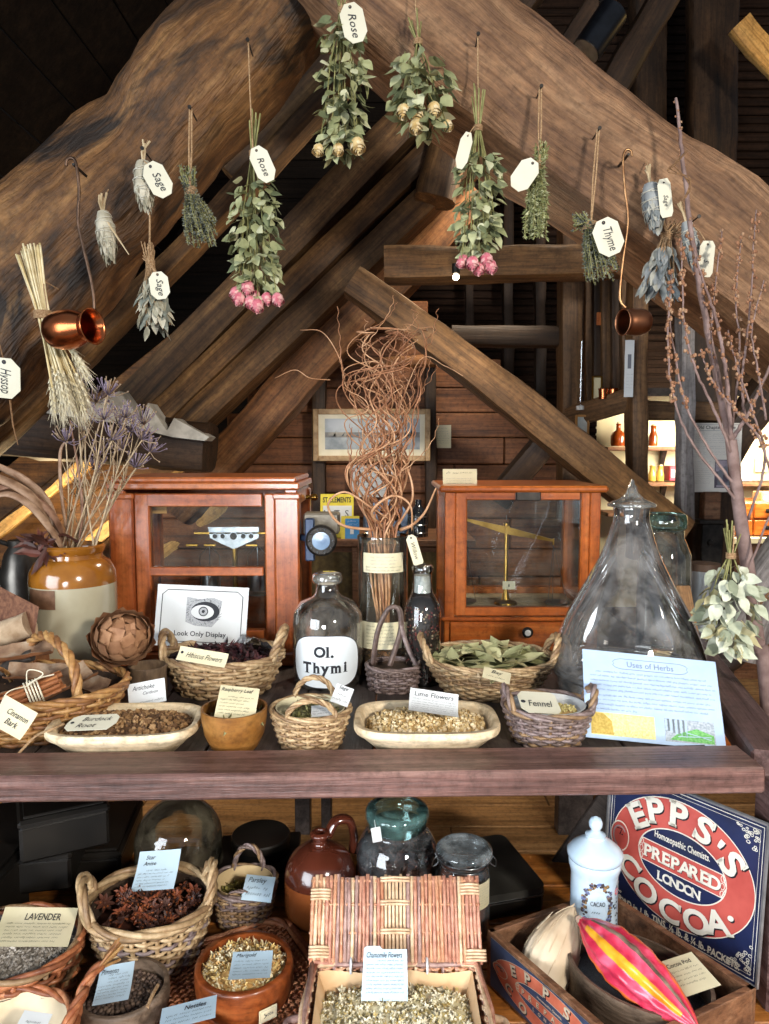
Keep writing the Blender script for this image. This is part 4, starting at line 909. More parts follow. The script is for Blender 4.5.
# --- Uses of Herbs sheet
def herbs(s, w, h):
    fx, fy = w * .5, h * .865
    s.line([(fx + a * w, fy + b * h) for a, b in ((-.26, -.045), (-.28, -.02), (-.27, 0), (-.28, .02), (-.26, .045), (-.22, .06), (.22, .06), (.26, .045), (.28, .02), (.27, 0), (.28, -.02), (.26, -.045), (.22, -.06), (-.22, -.06))], w * .004, 2, closed=True)
    s.text('Uses of Herbs', fx, fy, h * .068, 2, fitw=w * .37, off=.004)
    for i in range(9): s.scrib(w * (.09 if i in (0, 5) else .05), w * ((.93, .95, .97, .94, .96, .92, .95, .90, .38)[i]), h * (.755 - .052 * i - (.012 if i > 4 else 0)), h * .022, 2, 40 + i, lw=h * .005)
    s.rect(.04 * w, .04 * h, .5 * w, .29 * h, 3, 1); s.rect(.57 * w, .04 * h, .93 * w, .29 * h, 4, 1)
    rd = random.Random(2); s.poly([(.04 * w, .05 * h), (.2 * w, .05 * h), (.19 * w, .2 * h), (.13 * w, .28 * h), (.04 * w, .28 * h)], 5, 2)
    for i in range(7): s.line([(w * (.2 + .04 * i), h * .06), (w * (.215 + .04 * i), h * (.1 + .04 * (i % 3))), (w * (.235 + .04 * i), h * .07)], w * .002, 5, 3)
    s.poly([(.6 * w, .06 * h), (.92 * w, .05 * h), (.92 * w, .14 * h), (.8 * w, .2 * h), (.66 * w, .13 * h)], 6, 2)
    for i in range(9): s.rect(w * (.575 + .018 * i), h * (.16 - .008 * i), w * (.587 + .018 * i), h * .285, 7 if i % 2 else 0, 2)
    s.line([(.66 * w, .1 * h), (.9 * w, .12 * h)], w * .005, 0, 3); s.line([(.72 * w, .15 * h), (.9 * w, .09 * h)], w * .005, 0, 3)
card('information_sheet', 'large bluish white sheet headed Uses of Herbs leaning against the flask', (590, 650, 1.335), (723, 663, 1.335), (586, 737, 1.25), herbs, cat='sheet', thick=.0012,
     inks=[INK, M('slate_ink', '#7a86a0'), M('picture_yellow', '#c9c07a', '#dcd69c', scale=300), M('picture_grey', '#8b96a0', '#b0bac4', scale=300), M('picture_ochre', '#a58a34', '#c4a850', scale=200), M('picture_green', '#4f9a48', '#7cc070', scale=300), M('picture_slate', '#5a6670', '#7a8690')],
     paper=M('blue_white_paper', '#a3bad6', '#aec4de', rough=.7, bstr=.02))

# --- big conical flask with stopper
fp = Vector(((629 - 384.5) * mpp(P(629, 600, 1.55)), 1.55, ZB)); kf = mpp(P(629, 600, 1.55))
zf = lambda py: P(629, py, 1.55).z - ZB
t = thing('conical_flask', 'huge clear conical glass flask with a pointed glass stopper', 'flask', fp)
prof = [(0, .006), (.12, .0), (.148, .006), (70 * kf, .05), (75 * kf, zf(672)), (73 * kf, zf(650)), (59 * kf, zf(614)), (43 * kf, zf(584)), (28 * kf, zf(554)), (19.5 * kf, zf(528)), (17 * kf, zf(516)), (17.5 * kf, zf(509)), (17.5 * kf, zf(507))]
sm = [(q.x, q.z) for q in catmull([Vector((r, 0, z)) for r, z in prof[2:]], 5)]
mb = MB(); mb.lathe(prof[:2] + sm, 64); mb.build('flask_body', G_OLD, t, smooth=180)
mb = MB(); zt_ = zf(507)
mb.lathe([(0.014, zt_ - .03), (.018, zt_ - .004), (23 * kf, zt_ + .001), (23.5 * kf, zt_ + .006), (19 * kf, zt_ + .011), (12 * kf, zt_ + .017), (6 * kf, zt_ + .03), (4 * kf, zt_ + .045), (2.8 * kf, zf(485)), (1.4 * kf, zf(480)), (0, zf(479))], 40); mb.build('stopper', GLASS('stopper_glass', tint=(.92, .92, .9), edge=(.72, .73, .7), refl=3.2, dirt=.4, hazec='#c9c6bc'), t, smooth=180)
# --- jar behind it, canister, wooden slab
q = Vector(((664 - 384.5) * mpp(P(664, 580, 1.85)), 1.85, ZB)); k = mpp(q + Vector((0, 0, .2))); zz_ = lambda py: P(664, py, 1.85).z - ZB
t = thing('glass_jar', 'plain greenish glass jar with a thick rim behind the flask', 'jar', q); mb = MB()
mb.lathe([(0, .004), (24 * k, 0), (25.5 * k, .015), (26 * k, zz_(575)), (25 * k, zz_(555)), (20.5 * k, zz_(543)), (18 * k, zz_(538)), (17.5 * k, zz_(530))], 44); mb.build('jar_body', GLASS('jar_glass', tint=(.93, .95, .93), edge=(.7, .76, .72), refl=2.2, dirt=.3), t, smooth=180)
mb = MB(); mb.lathe([(17.5 * k, zz_(530)), (20 * k, zz_(527)), (20.5 * k, zz_(521)), (19 * k, zz_(514)), (16 * k, zz_(513)), (15.5 * k, zz_(520))], 40); mb.build('rim', G_GREEN, t, smooth=180)
q = Vector(((703 - 384.5) * mpp(P(703, 600, 2.0)), 2.0, ZB)); t = thing('canister', 'dull metal canister with a dark lid behind the wooden slab', 'canister', q); mb = MB(); k = mpp(q); zz_ = lambda py: P(703, py, 2.0).z - ZB
mb.lathe([(0, 0), (14.5 * k, 0), (14.5 * k, zz_(570)), (0, zz_(570))], 32); mb.build('can_body', M('zinc', '#7d8084', '#a0a3a6', scale=9, rough=.4, metal=.7), t)
mb = MB(); mb.lathe([(0, zz_(570)), (14.8 * k, zz_(570)), (14.8 * k, zz_(563)), (0, zz_(561))], 32); mb.build('lid', M('can_lid', '#3b2a22', '#57402f', rough=.5), t)
mb = MB(); a, b, c = P(672, 586, 1.78), P(686, 583, 1.78), P(694, 690, 1.66); mb.box((0, 0, 0), (.036, .012, (a - c).length), r=.003); o = mb.build('wood_batten', WOOD('slat_wood', '#6d4a2c', '#96704a', '#b48e64', axis=2, along=2, across=30, stain=.1), loc=(a + c) / 2 + Vector((.02, 0, 0)))
d = (a - c).normalized(); o.matrix_world = frame_of(Vector((1, 0, 0)), d, (0, 0, 0)) @ Matrix.Rotation(-PI / 2, 4, 'X'); o.location = (a + c) / 2 + Vector((.02, 0, .0)); tagp(o, 'flat brown wooden slat leaning right of the conical flask', 'slat')

# --- bottle Ol. Thymi
p = at_base(328, 692, ZB, .075); k = mpp(p + Vector((0, 0, .12))); zz_ = lambda py: P(328, py, p.y).z - ZB
t = thing('apothecary_bottle', 'stoppered glass apothecary bottle with white label reading Ol. Thymi', 'bottle', p); R = 35 * k
prof = [(0, .004), (R * .93, 0), (R, .012), (R, zz_(622)), (R * .97, zz_(612)), (R * .78, zz_(602)), (R * .42, zz_(596)), (R * .33, zz_(592)), (R * .31, zz_(583))]
mb = MB(); mb.lathe(prof, 48); mb.build('bottle_body', G_SMOKE, t, smooth=60)
mb = MB(); mb.lathe([(R * .31, zz_(584)), (R * .42, zz_(582)), (R * .44, zz_(579)), (R * .42, zz_(576)), (R * .40, zz_(573.5)), (R * .30, zz_(572.5)), (.0, zz_(573))], 32); mb.build('stopper', GLASS('bottle_stopper', tint=(.92, .92, .9), edge=(.72, .72, .7), refl=3.0, dirt=.5, hazec='#c4c0b4'), t, smooth=60)
mb = MB(); mb.lathe([(0, .012), (R * .94, .012), (R * .94, .05), (0, .05)], 40); mb.build('oil', M('dark_oil', '#4d3b30', '#6b5444', rough=.3), t)
def wrap(mb, sh, R2, zc, ang, Mx=None, outline=None):      # paper on a cylinder: x along the arc
    tmp = MB(); sh.flush(tmp, outline=outline, eps=.0003, thick=.0006, nx=16)
    vs = []
    for x, y, z in tmp.v:
        a = ang + (x - sh.w / 2) / R2; vs.append(((R2 + z) * math.sin(a), -(R2 + z) * math.cos(a), zc + y - sh.h / 2))
    mb.add(vs, tmp.f, list(tmp.m), Mx)
Lw, Lh = R * 2.05, (zz_(628) - zz_(677))
ol = [(Lw / 2 + Lw / 2 * math.copysign(abs(math.cos(a)) ** .62, math.cos(a)), Lh / 2 + Lh / 2 * math.copysign(abs(math.sin(a)) ** .75, math.sin(a))) for a in [2 * PI * i / 60 for i in range(60)]]
sh = Sheet(Lw, Lh); big = [(Lw / 2 + (x - Lw / 2) * 1.03, Lh / 2 + (y - Lh / 2) * 1.03) for x, y in ol]
mb = MB(); cen = lambda q: q
def fan(sh, pts, m, layer):
    n = len(pts); c = (Lw / 2, Lh / 2); rings = 10; vs = []
    for r_ in range(1, rings + 1): vs += [(c[0] + (x - c[0]) * r_ / rings, c[1] + (y - c[1]) * r_ / rings) for x, y in pts]
    fs = [list(range(n))] + [[r_ * n + i, r_ * n + (i + 1) % n, (r_ + 1) * n + (i + 1) % n, (r_ + 1) * n + i] for r_ in range(rings - 1) for i in range(n)]
    sh.parts.append((vs, fs, m, layer))
fan(sh, big, 1, 0); fan(sh, ol, 0, 1)
def didone(sh, s, x, y, h_, w_):
    sh.text(s, x, y, h_, 1, fitw=w_, off=.028, layer=3)
for ch, x, y, q_ in (('O', .42, .70, 1), ('l', .525, .70, 1), ('.', .585, .615, 1), ('T', .24, .39, 1), ('h', .375, .39, 1), ('y', .49, .325, 1), ('m', .635, .36, 1), ('i', .765, .39, 1)):
    serif_letter(sh, ch, Lw * x, Lh * y, Lh * .20 * q_, 0, 1, 3, sx=1.0 if ch not in 'hm' else .92, off=.04)
tmp = MB(); vs = []
for pts, fs, m, layer in sh.parts:
    o_ = []
    for x, y in pts:
        a = .02 + (x - Lw / 2) / R; rr = R + .0006 + .0004 * layer; o_.append((rr * math.sin(a), -rr * math.cos(a), zz_(652.5) + y - Lh / 2))
    mb.add(o_, fs, m)
mb.build('white_label', [M('enamel_label', '#dfe6ea', '#e6ecef', rough=.4, bstr=0), INK], t, smooth=60)

# --- cylinder jar with contorted willow
q = Vector(((383 - 384.5) * 1.7 / F, 1.66, ZB)); k = mpp(q + Vector((0, 0, .2))); zz_ = lambda py: P(383, py, 1.66).z - ZB; Rj = 25 * k
t = thing('cylinder_jar', 'tall clear glass cylinder jar holding contorted willow twigs', 'jar', q); mb = MB()
mb.lathe([(0, .004), (Rj * .96, 0), (Rj, .01), (Rj, zz_(541)), (Rj * 1.03, zz_(537)), (Rj * 1.02, zz_(535)), (Rj * .96, zz_(536)), (Rj * .96, zz_(541))], 44); mb.build('jar_body', GLASS('cyl_glass', tint=(.95, .95, .91), edge=(.75, .73, .66), refl=1.8, dirt=.15, hazec='#b8b09c'), t, smooth=60)
sh = Sheet(Rj * 1.75, zz_(550) - zz_(569)); [sh.scrib(sh.w * (.2 if i < 3 else .08), sh.w * (.8 if i < 3 else .95), sh.h * (.8 - .17 * i), sh.h * .09, 1 if i > 2 else 2, 60 + i) for i in range(5)]
mb = MB(); wrap(mb, sh, Rj + .0012, zz_(559.5), .02); mb.build('upper_label', [PAPERY, INK, INKG], t, smooth=60)
sh = Sheet(Rj * 1.9, zz_(617) - zz_(643)); [sh.scrib(sh.w * .2, sh.w * .8, sh.h * (.85 - .13 * i), sh.h * .07, 1, 70 + i) for i in range(6)]
mb = MB(); wrap(mb, sh, Rj + .0012, zz_(630), -.12); mb.build('lower_label', [PAPERY, INK], t, smooth=60)
heap('bark_chips', 'orange brown bark chips at the bottom of the tall cylinder jar', 'herb', (q.x, q.y, ZB + zz_(650)), Rj * .93, Rj * .93, .004, chip, 300, .0032, [M('bark_a', '#8a5a2c', '#b37f45'), M('bark_b', '#6d431f', '#8f6033')], BUR[2], seed=9)
mb = MB(); mb.lathe([(0, .006), (Rj * .92, .006), (Rj * .92, zz_(650)), (0, zz_(650))], 36); tagp(mb.build('bark_fill', M('bark_mass', '#6d431f', '#b37f45', scale=220, rough=.9, bstr=.8), loc=q), 'packed bark pieces showing through the lower glass of the cylinder jar', 'herb', kind='stuff')
WIL = [M('willow_twig_a', '#8f5c3a', '#b98460', scale=40, rough=.6), M('willow_twig_b', '#a3714a', '#cda07a', scale=40, rough=.6), M('willow_twig_c', '#7d4f34', '#a3704c', scale=40, rough=.6)]
t = thing('contorted_willow', 'bunch of curly contorted willow twigs rising from the cylinder jar', 'twigs', (q.x, q.y, ZB + zz_(645)))
rd = random.Random(12); ztop = zz_(330) - zz_(645)
def curly(rd, start, dirn, L, r0, r1, wig, pull=None, steps=46):
    p = Vector(start); d = Vector(dirn).normalized(); pts = [p.copy()]; w = Vector((rd.uniform(-1, 1), rd.uniform(-1, 1), 0)); ph = rd.uniform(0, 6); fr = rd.uniform(8, 30) 
    for i in range(steps):
        u = i / steps
        ax = Vector((math.cos(ph + u * fr * 1.3), math.sin(ph * 1.7 + u * fr), .3 * math.sin(u * fr + ph)))
        d = (d + ax * wig * (0.6 + u) + (pull * .10 if pull else Vector())).normalized()
        p = p + d * (L / steps); pts.append(p.copy())
    n = len(pts); return pts, [r0 + (r1 - r0) * i / (n - 1) for i in range(n)]
for i in range(40):
    a = rd.uniform(0, 6.28); rr = rd.uniform(0, .022); top = rd.uniform(.72, 1.0) if i < 32 else rd.uniform(.4, .6)
    neck = Vector((math.cos(a) * rd.uniform(.01, .036), math.sin(a) * rd.uniform(.01, .034), zz_(536) - zz_(645)))
    lo = Vector((math.cos(a + 2) * rr, math.sin(a + 2) * rr, .0))
    m1 = lo.lerp(neck, .5) + Vector((rd.uniform(-.012, .012), rd.uniform(-.012, .012), 0))
    base_pts = catmull([lo, m1, neck], 8)
    dirn = (neck - m1).normalized() + Vector((rd.uniform(-.25, .2), rd.uniform(-.2, .2), .5))
    L = (ztop - neck.z) * top * rd.uniform(1.55, 2.2)
    pts, rs = curly(rd, neck, dirn, L, .0024, .0009, .30, Vector((-neck.x * 2.0 + (rd.uniform(-.9, .75) if i % 3 == 0 else 0), -.15, 1.5)), 80)
    # keep the spray inside its slim plume
    out = []
    for p_ in pts:
        u = max(0, min(1, (p_.z - neck.z) / (ztop - neck.z))); lim = .06 + .095 * u
        x = lim * math.tanh((p_.x + .025 * u) / lim) - .025 * u; y = .07 * math.tanh(p_.y / .07); out.append(Vector((x, y, min(p_.z, ztop - .002 * (i % 9)))))
    mb = MB(); m_ = rd.randrange(3); allp = base_pts[:-1] + out; mb.tube(allp, [.0026] * (len(base_pts) - 1) + rs, 5, m=m_)
    for b_ in range(rd.choice([1, 2, 2, 3])):
        s_ = rd.randrange(8, len(out) - 10); d_ = (out[s_ + 1] - out[s_]).normalized() + Vector((rd.uniform(-1, 1), rd.uniform(-.7, .5), rd.uniform(-.2, .6)))
        bp, br = curly(rd, out[s_], d_, rd.uniform(.06, .17), rs[s_] * .8, .0006, .40, Vector((0, 0, .3)), 24); mb.tube(bp, br, 4, m=m_)
    mb.build('twig', WIL, t, smooth=180)
for nm, pth, r in (('low_twig', [(400, 530, 1.66), (412, 525, 1.64), (425, 512, 1.62), (436, 488, 1.6)], .0045), ('low_twig', [(375, 530, 1.66), (342, 525, 1.62), (328, 505, 1.6), (345, 492, 1.6), (372, 508, 1.6), (390, 520, 1.64)], .0036), ('low_twig', [(385, 530, 1.66), (372, 512, 1.6), (392, 496, 1.6), (410, 505, 1.6), (412, 530, 1.62)], .004), ('low_twig', [(392, 534, 1.66), (412, 500, 1.62), (408, 470, 1.62), (396, 450, 1.64)], .0034),
                   ('low_twig', [(395, 420, 1.66), (420, 360, 1.6), (445, 366, 1.6), (463, 376, 1.6)], .0012), ('low_twig', [(330, 380, 1.64), (310, 378, 1.6), (295, 370, 1.6), (275, 378, 1.58)], .0012), ('low_twig', [(345, 380, 1.64), (338, 355, 1.6), (322, 332, 1.6), (300, 330, 1.6)], .0013)):
    mb = MB(); pp = catmull([P(*z_) for z_ in pth], 8); pp = [z_ - Vector((q.x, q.y, ZB + zz_(645))) for z_ in pp]; mb.tube(pp, [r * (1 - .6 * i / len(pp)) for i in range(len(pp))], 6, m=1); mb.build('twig', WIL, t, smooth=180)
# Willow tag on the jar rim
wt = card('paper_tag', 'manila tag reading Willow hanging by the tall cylinder jar', (407, 536, 1.585), (417, 533, 1.585), (414, 566, 1.58), lambda s, w, h: (s.text('Willow', w * .5, h * .45, w * .42, 1, rot=-PI / 2, fitw=h * .58, shear=.3), s.poly(ell(w * .5, h * .9, w * .1, w * .1, 12), 1)), paper=PAPERY, outline=[(0, .06), (.12, 0), (.88, 0), (1, .06), (1, .88), (.7, 1), (.3, 1), (0, .88)])

# --- dark handled basket
p = at_base(393, 696, ZB, .05); R = .056; hz = P(393, 607, p.y).z - ZB
basket('wicker_basket', 'tiny dark purple basket with a tall loop handle', p, R, .048, .05, base=.86, rows=9, r=.003, stakes=22, wk=WK_GREY, rimr=.005, seed=4)
t = bpy.data.objects['wicker_basket']; t = [o for o in bpy.data.objects if o.name.startswith('wicker_basket')][-1]
for pth, r in (([(-.045, .0, .05), (-.035, 0, .12), (-.015, .0, hz - .01), (0, 0, hz), (.012, 0, hz - .006), (.016, 0, hz - .03), (.014, 0, .12), (-.008, -.02, .055)], .0052), ([(.016, 0, hz - .03), (.02, 0, .12), (.035, .0, .08), (.05, 0, .05)], .0042)):
    mb = MB(); mb.tube(catmull(pth, 8), r, 7, m=2 if r > .005 else 1); mb.tube(catmull([Vector(z_) + Vector((.004, .003, 0)) for z_ in pth], 8), r * .6, 6, m=0); mb.build('handle', WK_GREY, t, smooth=180)
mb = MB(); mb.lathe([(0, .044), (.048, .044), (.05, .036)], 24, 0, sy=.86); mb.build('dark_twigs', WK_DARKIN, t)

# --- peppercorn bottle
q = at_base(422, 692, ZB, .04); q.y = 1.6; q.x = (422 - 384.5) * mpp(q); k = mpp(q + Vector((0, 0, .15))); zz_ = lambda py: P(422, py, 1.6).z - ZB
t = thing('spice_bottle', 'slim glass bottle filled with mixed peppercorns, right of the cylinder jar', 'bottle', q); mb = MB(); R = 18.5 * k
mb.lathe([(0, .004), (R * .95, 0), (R, .008), (R, zz_(612)), (R * .9, zz_(603)), (R * .62, zz_(594)), (R * .52, zz_(588)), (R * .5, zz_(573)), (R * .58, zz_(571)), (R * .58, zz_(567)), (R * .5, zz_(565))], 36); mb.build('bottle_body', GLASS('bottle_glass', tint=(.93, .94, .92), edge=(.66, .7, .66), refl=2.0), t, smooth=60)
mb = MB(); mb.lathe([(0, zz_(592)), (R * .45, zz_(592)), (R * .46, zz_(575)), (0, zz_(575))], 20); mb.build('wax_plug', M('pale_wax', '#aab0ae', '#c8ccca', scale=120, rough=.5), t)
PEP = [M('pepper_black', '#191412', '#2d2320', rough=.6), M('pepper_red', '#6b2a2c', '#8d4442', rough=.6), M('pepper_white', '#a58f78', '#c7b49a', rough=.6), M('pepper_brown', '#45261f', '#5d3a30', rough=.6)]
mb = MB(); rd = random.Random(5); mb.lathe([(0, .006), (R * .88, .006), (R * .88, zz_(606)), (R * .5, zz_(598)), (0, zz_(597))], 28, 0)
for i in range(620):
    a = rd.uniform(PI * .9, PI * 2.1); z_ = rd.uniform(.01, zz_(604)); mb.ball((math.cos(a) * R * .89, math.sin(a) * R * .89, z_), .0026, m=rd.choice([0, 0, 0, 1, 1, 2, 3, 3]), n=5)
tagp(mb.build('peppercorns', PEP, loc=q, smooth=180), 'mixed black, red and white peppercorns filling the slim bottle', 'peppercorns', kind='stuff')

# --- bay leaf basket
p = at_base(489, 706, ZB, .098); R = .137; ry = .112
basket('wicker_basket', 'wide shallow basket of green bay leaves before the honey coloured scales case', p, R, ry, .072, base=.66, rows=12, r=.0032, stakes=34, wk=WK_BUFF, rimr=.006, seed=5,
       handles=[handle_at(R, ry, .072, PI - .5, PI + .45, .045, .007, out=.025), handle_at(R, ry, .072, -.5, .4, .048, .007, out=.02)])
BAY = [M('bay_a', '#84855a', '#a3a57c', rough=.6), M('bay_b', '#a09e70', '#c2bd92', rough=.6), M('bay_c', '#75774a', '#949462', rough=.6), M('bay_d', '#a3986a', '#c2b88a', rough=.6)]
rd = random.Random(9); prot = []
for v in range(6):
    mb = MB(); mb.leaf((-.025, 0, 0), (1, 0, 0), (0, 0, 1), rd.uniform(.05, .07), rd.uniform(.025, .034), 0, rd.uniform(.1, .45), rd.uniform(-.25, .3), seg=7, shape=.85); mb.tube([(-.031, 0, 0), (-.025, 0, 0), (0, 0, .0005), (.02, 0, .001)], .0006, 4, 0)
    o = mb.build('bay_leaf', BAY[v % 4]); prot.append(o)
n = 0
for i in range(72):
    q_ = math.sqrt(rd.random()) * .92; a = rd.uniform(0, 6.28); z_ = ZB + .060 + .018 * (1 - q_ * q_) + rd.uniform(-.004, .008)
    o = prot[i] if i < 6 else dup(prot[i % 6]); o.location = (p.x + math.cos(a) * R * q_ * .93, p.y + math.sin(a) * ry * q_ * .93, z_); o.rotation_euler = (rd.uniform(-.28, .28), rd.uniform(-.2, .2), rd.uniform(0, 6.28))
    tagp(o, 'loose dull green dried bay leaf in the wide shallow basket', 'bay leaf', 'bay leaves in the wide shallow basket')
mb = MB(); mb.lathe([(0, .012), (R * .55, .008), (R * .9, 0)], 32, 0, sy=.82); tagp(mb.build('bay_leaf_bed', M('bay_bed', '#4d5230', '#6b7046', scale=60, rough=.9), loc=(p.x, p.y, ZB + .046)), 'packed lower layer of bay leaves in the wide shallow basket', 'bay leaves', kind='stuff')
card('label_card', 'small cream card reading Bay lying among the bay leaves', (489, 668, p.y - .12), (516, 675, p.y - .13), (496, 663, p.y + .012) if 0 else (482, 677, p.y - .150), lambda s, w, h: (s.text('Bay', w * .5, h * .65, h * .3, 1, shear=.3), s.scrib(w * .15, w * .85, h * .25, h * .14, 1, 3)), paper=PAPERY)

# --- stoneware jar with dried stems
q = Vector(((74 - 384.5) * mpp(P(74, 600, 1.62)), 1.62, ZB)); k = mpp(q + Vector((0, 0, .15))); zz_ = lambda py: P(74, py, 1.62).z - ZB
t = thing('stoneware_jar', 'cream stoneware jar with a glazed brown shoulder and dry stems', 'jar', q); R = 41 * k
GLZ = M('brown_glaze', '#74430f', '#96601f', scale=9, rough=.15, coat=.8, c3='#82501a', bstr=.03); CRM = M('cream_glaze', '#a39a80', '#b8b096', scale=7, rough=.22, coat=.6, bstr=.03)
prof = [(0, 0), (R * .95, 0), (R, .012), (R, zz_(582)), (R, zz_(578)), (R * .98, zz_(570)), (R * .86, zz_(561)), (R * .70, zz_(557)), (R * .69, zz_(553)), (R * .74, zz_(551)), (R * .76, zz_(546)), (R * .70, zz_(544)), (R * .64, zz_(546)), (R * .63, zz_(560)), (R * .8, zz_(575)), (0, zz_(576))]
mb = MB(); mb.lathe(prof, 56, mfn=lambda i, j: 0 if i < 3 else 1); mb.build('jar_body', [CRM, GLZ], t, smooth=50)
sh = Sheet(R * .8, zz_(583) - zz_(601)); mb = MB(); wrap(mb, sh, R + .0015, zz_(592), -.40); mb.build('torn_label', [M('brown_label', '#65452f', '#7d5a40', scale=60)], t)
# dried stems in it
PUR = [M('umbel_a', '#6f6074', '#8f8092', scale=80), M('umbel_b', '#8c7660', '#ab9478', scale=80), M('umbel_c', '#a08a6c', '#c0aa8a', scale=80)]
t = thing('dried_allium_stems', 'tall dried purple grey seed head stems in the stoneware jar', 'dried flowers', (q.x, q.y, q.z + zz_(560)))
O = Vector((q.x, q.y, q.z + zz_(560)))
heads = [(86, 408, 1.62), (108, 395, 1.56), (76, 385, 1.6), (96, 402, 1.6), (66, 442, 1.58), (118, 424, 1.62), (130, 432, 1.6), (142, 440, 1.6), (150, 452, 1.64), (104, 420, 1.55), (112, 440, 1.57), (122, 450, 1.62), (95, 470, 1.64), (136, 468, 1.63), (100, 455, 1.6), (144, 425, 1.62), (126, 418, 1.58), (84, 430, 1.62)]
rd = random.Random(21)
for i, h_ in enumerate(heads):
    e = P(*h_) - O; b = Vector((rd.uniform(-.03, .055), rd.uniform(-.03, .03), 0)); m_ = b.lerp(e, .55) + Vector((rd.uniform(-.012, .012), rd.uniform(-.01, .01), 0)); mb = MB(); m1 = rd.randrange(3)
    pth = catmull([b, m_, e], 8); mb.tube(pth, [.0022 - .0009 * j / len(pth) for j in range(len(pth))], 5, m=m1 if m1 else 2)
    up = (pth[-1] - pth[-3]).normalized(); N = rd.randrange(24, 34)
    for j in range(N):
        v = Vector((rd.gauss(0, 1), rd.gauss(0, 1), rd.gauss(.4, .8))).normalized(); v = (v + up * .6).normalized(); L = rd.uniform(.022, .040)
        mid = e + v * L * .6; tip = mid + (v + up * rd.uniform(.2, .9)).normalized() * L * .5; mb.tube([e, mid, tip], [.0009, .0008, .0011], 3, m=rd.choice([0, 0, 1]))
        if j % 2: mb.ball(tip, .0022, m=rd.choice([0, 1]), n=4)
    for j in range(4):
        s_ = pth[rd.randrange(5, len(pth) - 3)]; v = Vector((rd.uniform(-1, 1), rd.uniform(-1, .5), 1.3)).normalized(); mb.tube([s_, s_ + v * .03, s_ + v * .05 + Vector((0, 0, .012))], [.0013, .001, .0008], 4, m=rd.choice([1, 2]))
    mb.build('seed_stem', PUR, t, smooth=180)
BRK = [M('husk_a', '#6d4a36', '#94705a', scale=40), M('husk_b', '#82624a', '#a98a70', scale=40)]
t = thing('curled_husks', 'long curled brown leaf husks arching left out of the stoneware jar', 'dried leaves', O)
for pth, w_ in (([(56, 545, 1.6), (44, 515, 1.56), (26, 492, 1.54), (-8, 476, 1.52), (-40, 470, 1.5)], .014), ([(60, 545, 1.6), (48, 505, 1.58), (24, 480, 1.56), (-10, 462, 1.54)], .011), ([(66, 545, 1.62), (56, 520, 1.58), (38, 500, 1.56), (14, 486, 1.54), (-6, 490, 1.52)], .012), ([(62, 548, 1.58), (50, 528, 1.55), (30, 505, 1.53), (8, 494, 1.52), (-14, 500, 1.52)], .010), ([(70, 548, 1.62), (62, 500, 1.6), (60, 455, 1.6), (66, 440, 1.6)], .004), ([(78, 548, 1.62), (82, 500, 1.6), (70, 420, 1.6)], .003)):
    mb = MB(); pp = catmull([P(*z_) - O for z_ in pth], 9); n = len(pp); mb.tube(pp, [w_ * (.35 + .65 * math.sin(PI * min(.97, (i + 1) / n)) ** .6) for i in range(n)], 7, m=rd.randrange(2), flat=.35); mb.build('husk', BRK, t, smooth=180)
t = thing('dark_red_seed_pod', 'dark red dried protea leaves beside the stoneware jar rim', 'dried leaves', P(40, 545, 1.56)); mb = MB(); rd = random.Random(6)
for i in range(26):
    a = rd.uniform(0, 6.28); mb.leaf((rd.uniform(-.02, .02), rd.uniform(-.01, .01), rd.uniform(-.02, .01)), (math.cos(a), rd.uniform(-.6, .2), math.sin(a) * .7), (0, -1, .4), rd.uniform(.03, .05), rd.uniform(.011, .017), rd.randrange(2), .4, rd.uniform(-.2, .5))
mb.tube(catmull([(.02, 0, 0), (.04, .02, .02), (.06, .05, .0)], 5), .003, 5, 1)
mb.build('leaf_rosette', [M('pod_red_a', '#47231b', '#67382c', rough=.5), M('pod_red_b', '#32170f', '#4d281e', rough=.5)], t)
# kettle behind
q = P(22, 575, 1.8); q.z = ZB; t = thing('pewter_jug', 'dull pewter jug with a handle behind the stoneware jar', 'jug', q); k = mpp(q); zz_ = lambda py: P(22, py, 1.8).z - ZB; mb = MB(); R = 20 * k
zb_ = zz_(588) - .05
mb.shell([(R * .8, 0), (R * .95, .02), (R * 1.0, zz_(575)), (R * .8, zz_(555)), (R * .55, zz_(546)), (R * .6, zz_(540))], .003, 30); mb.build('jug_body', M('pewter', '#4d4944', '#6f6a63', scale=12, rough=.32, metal=.9), t)
mb = MB(); mb.tube(catmull([(-R * .5, 0, zz_(545)), (-R * 1.1, -.01, zz_(542)), (-R * 1.3, -.01, zz_(560)), (-R * .9, 0, zz_(578))], 8), .006, 8); mb.build('handle', IRON, t)
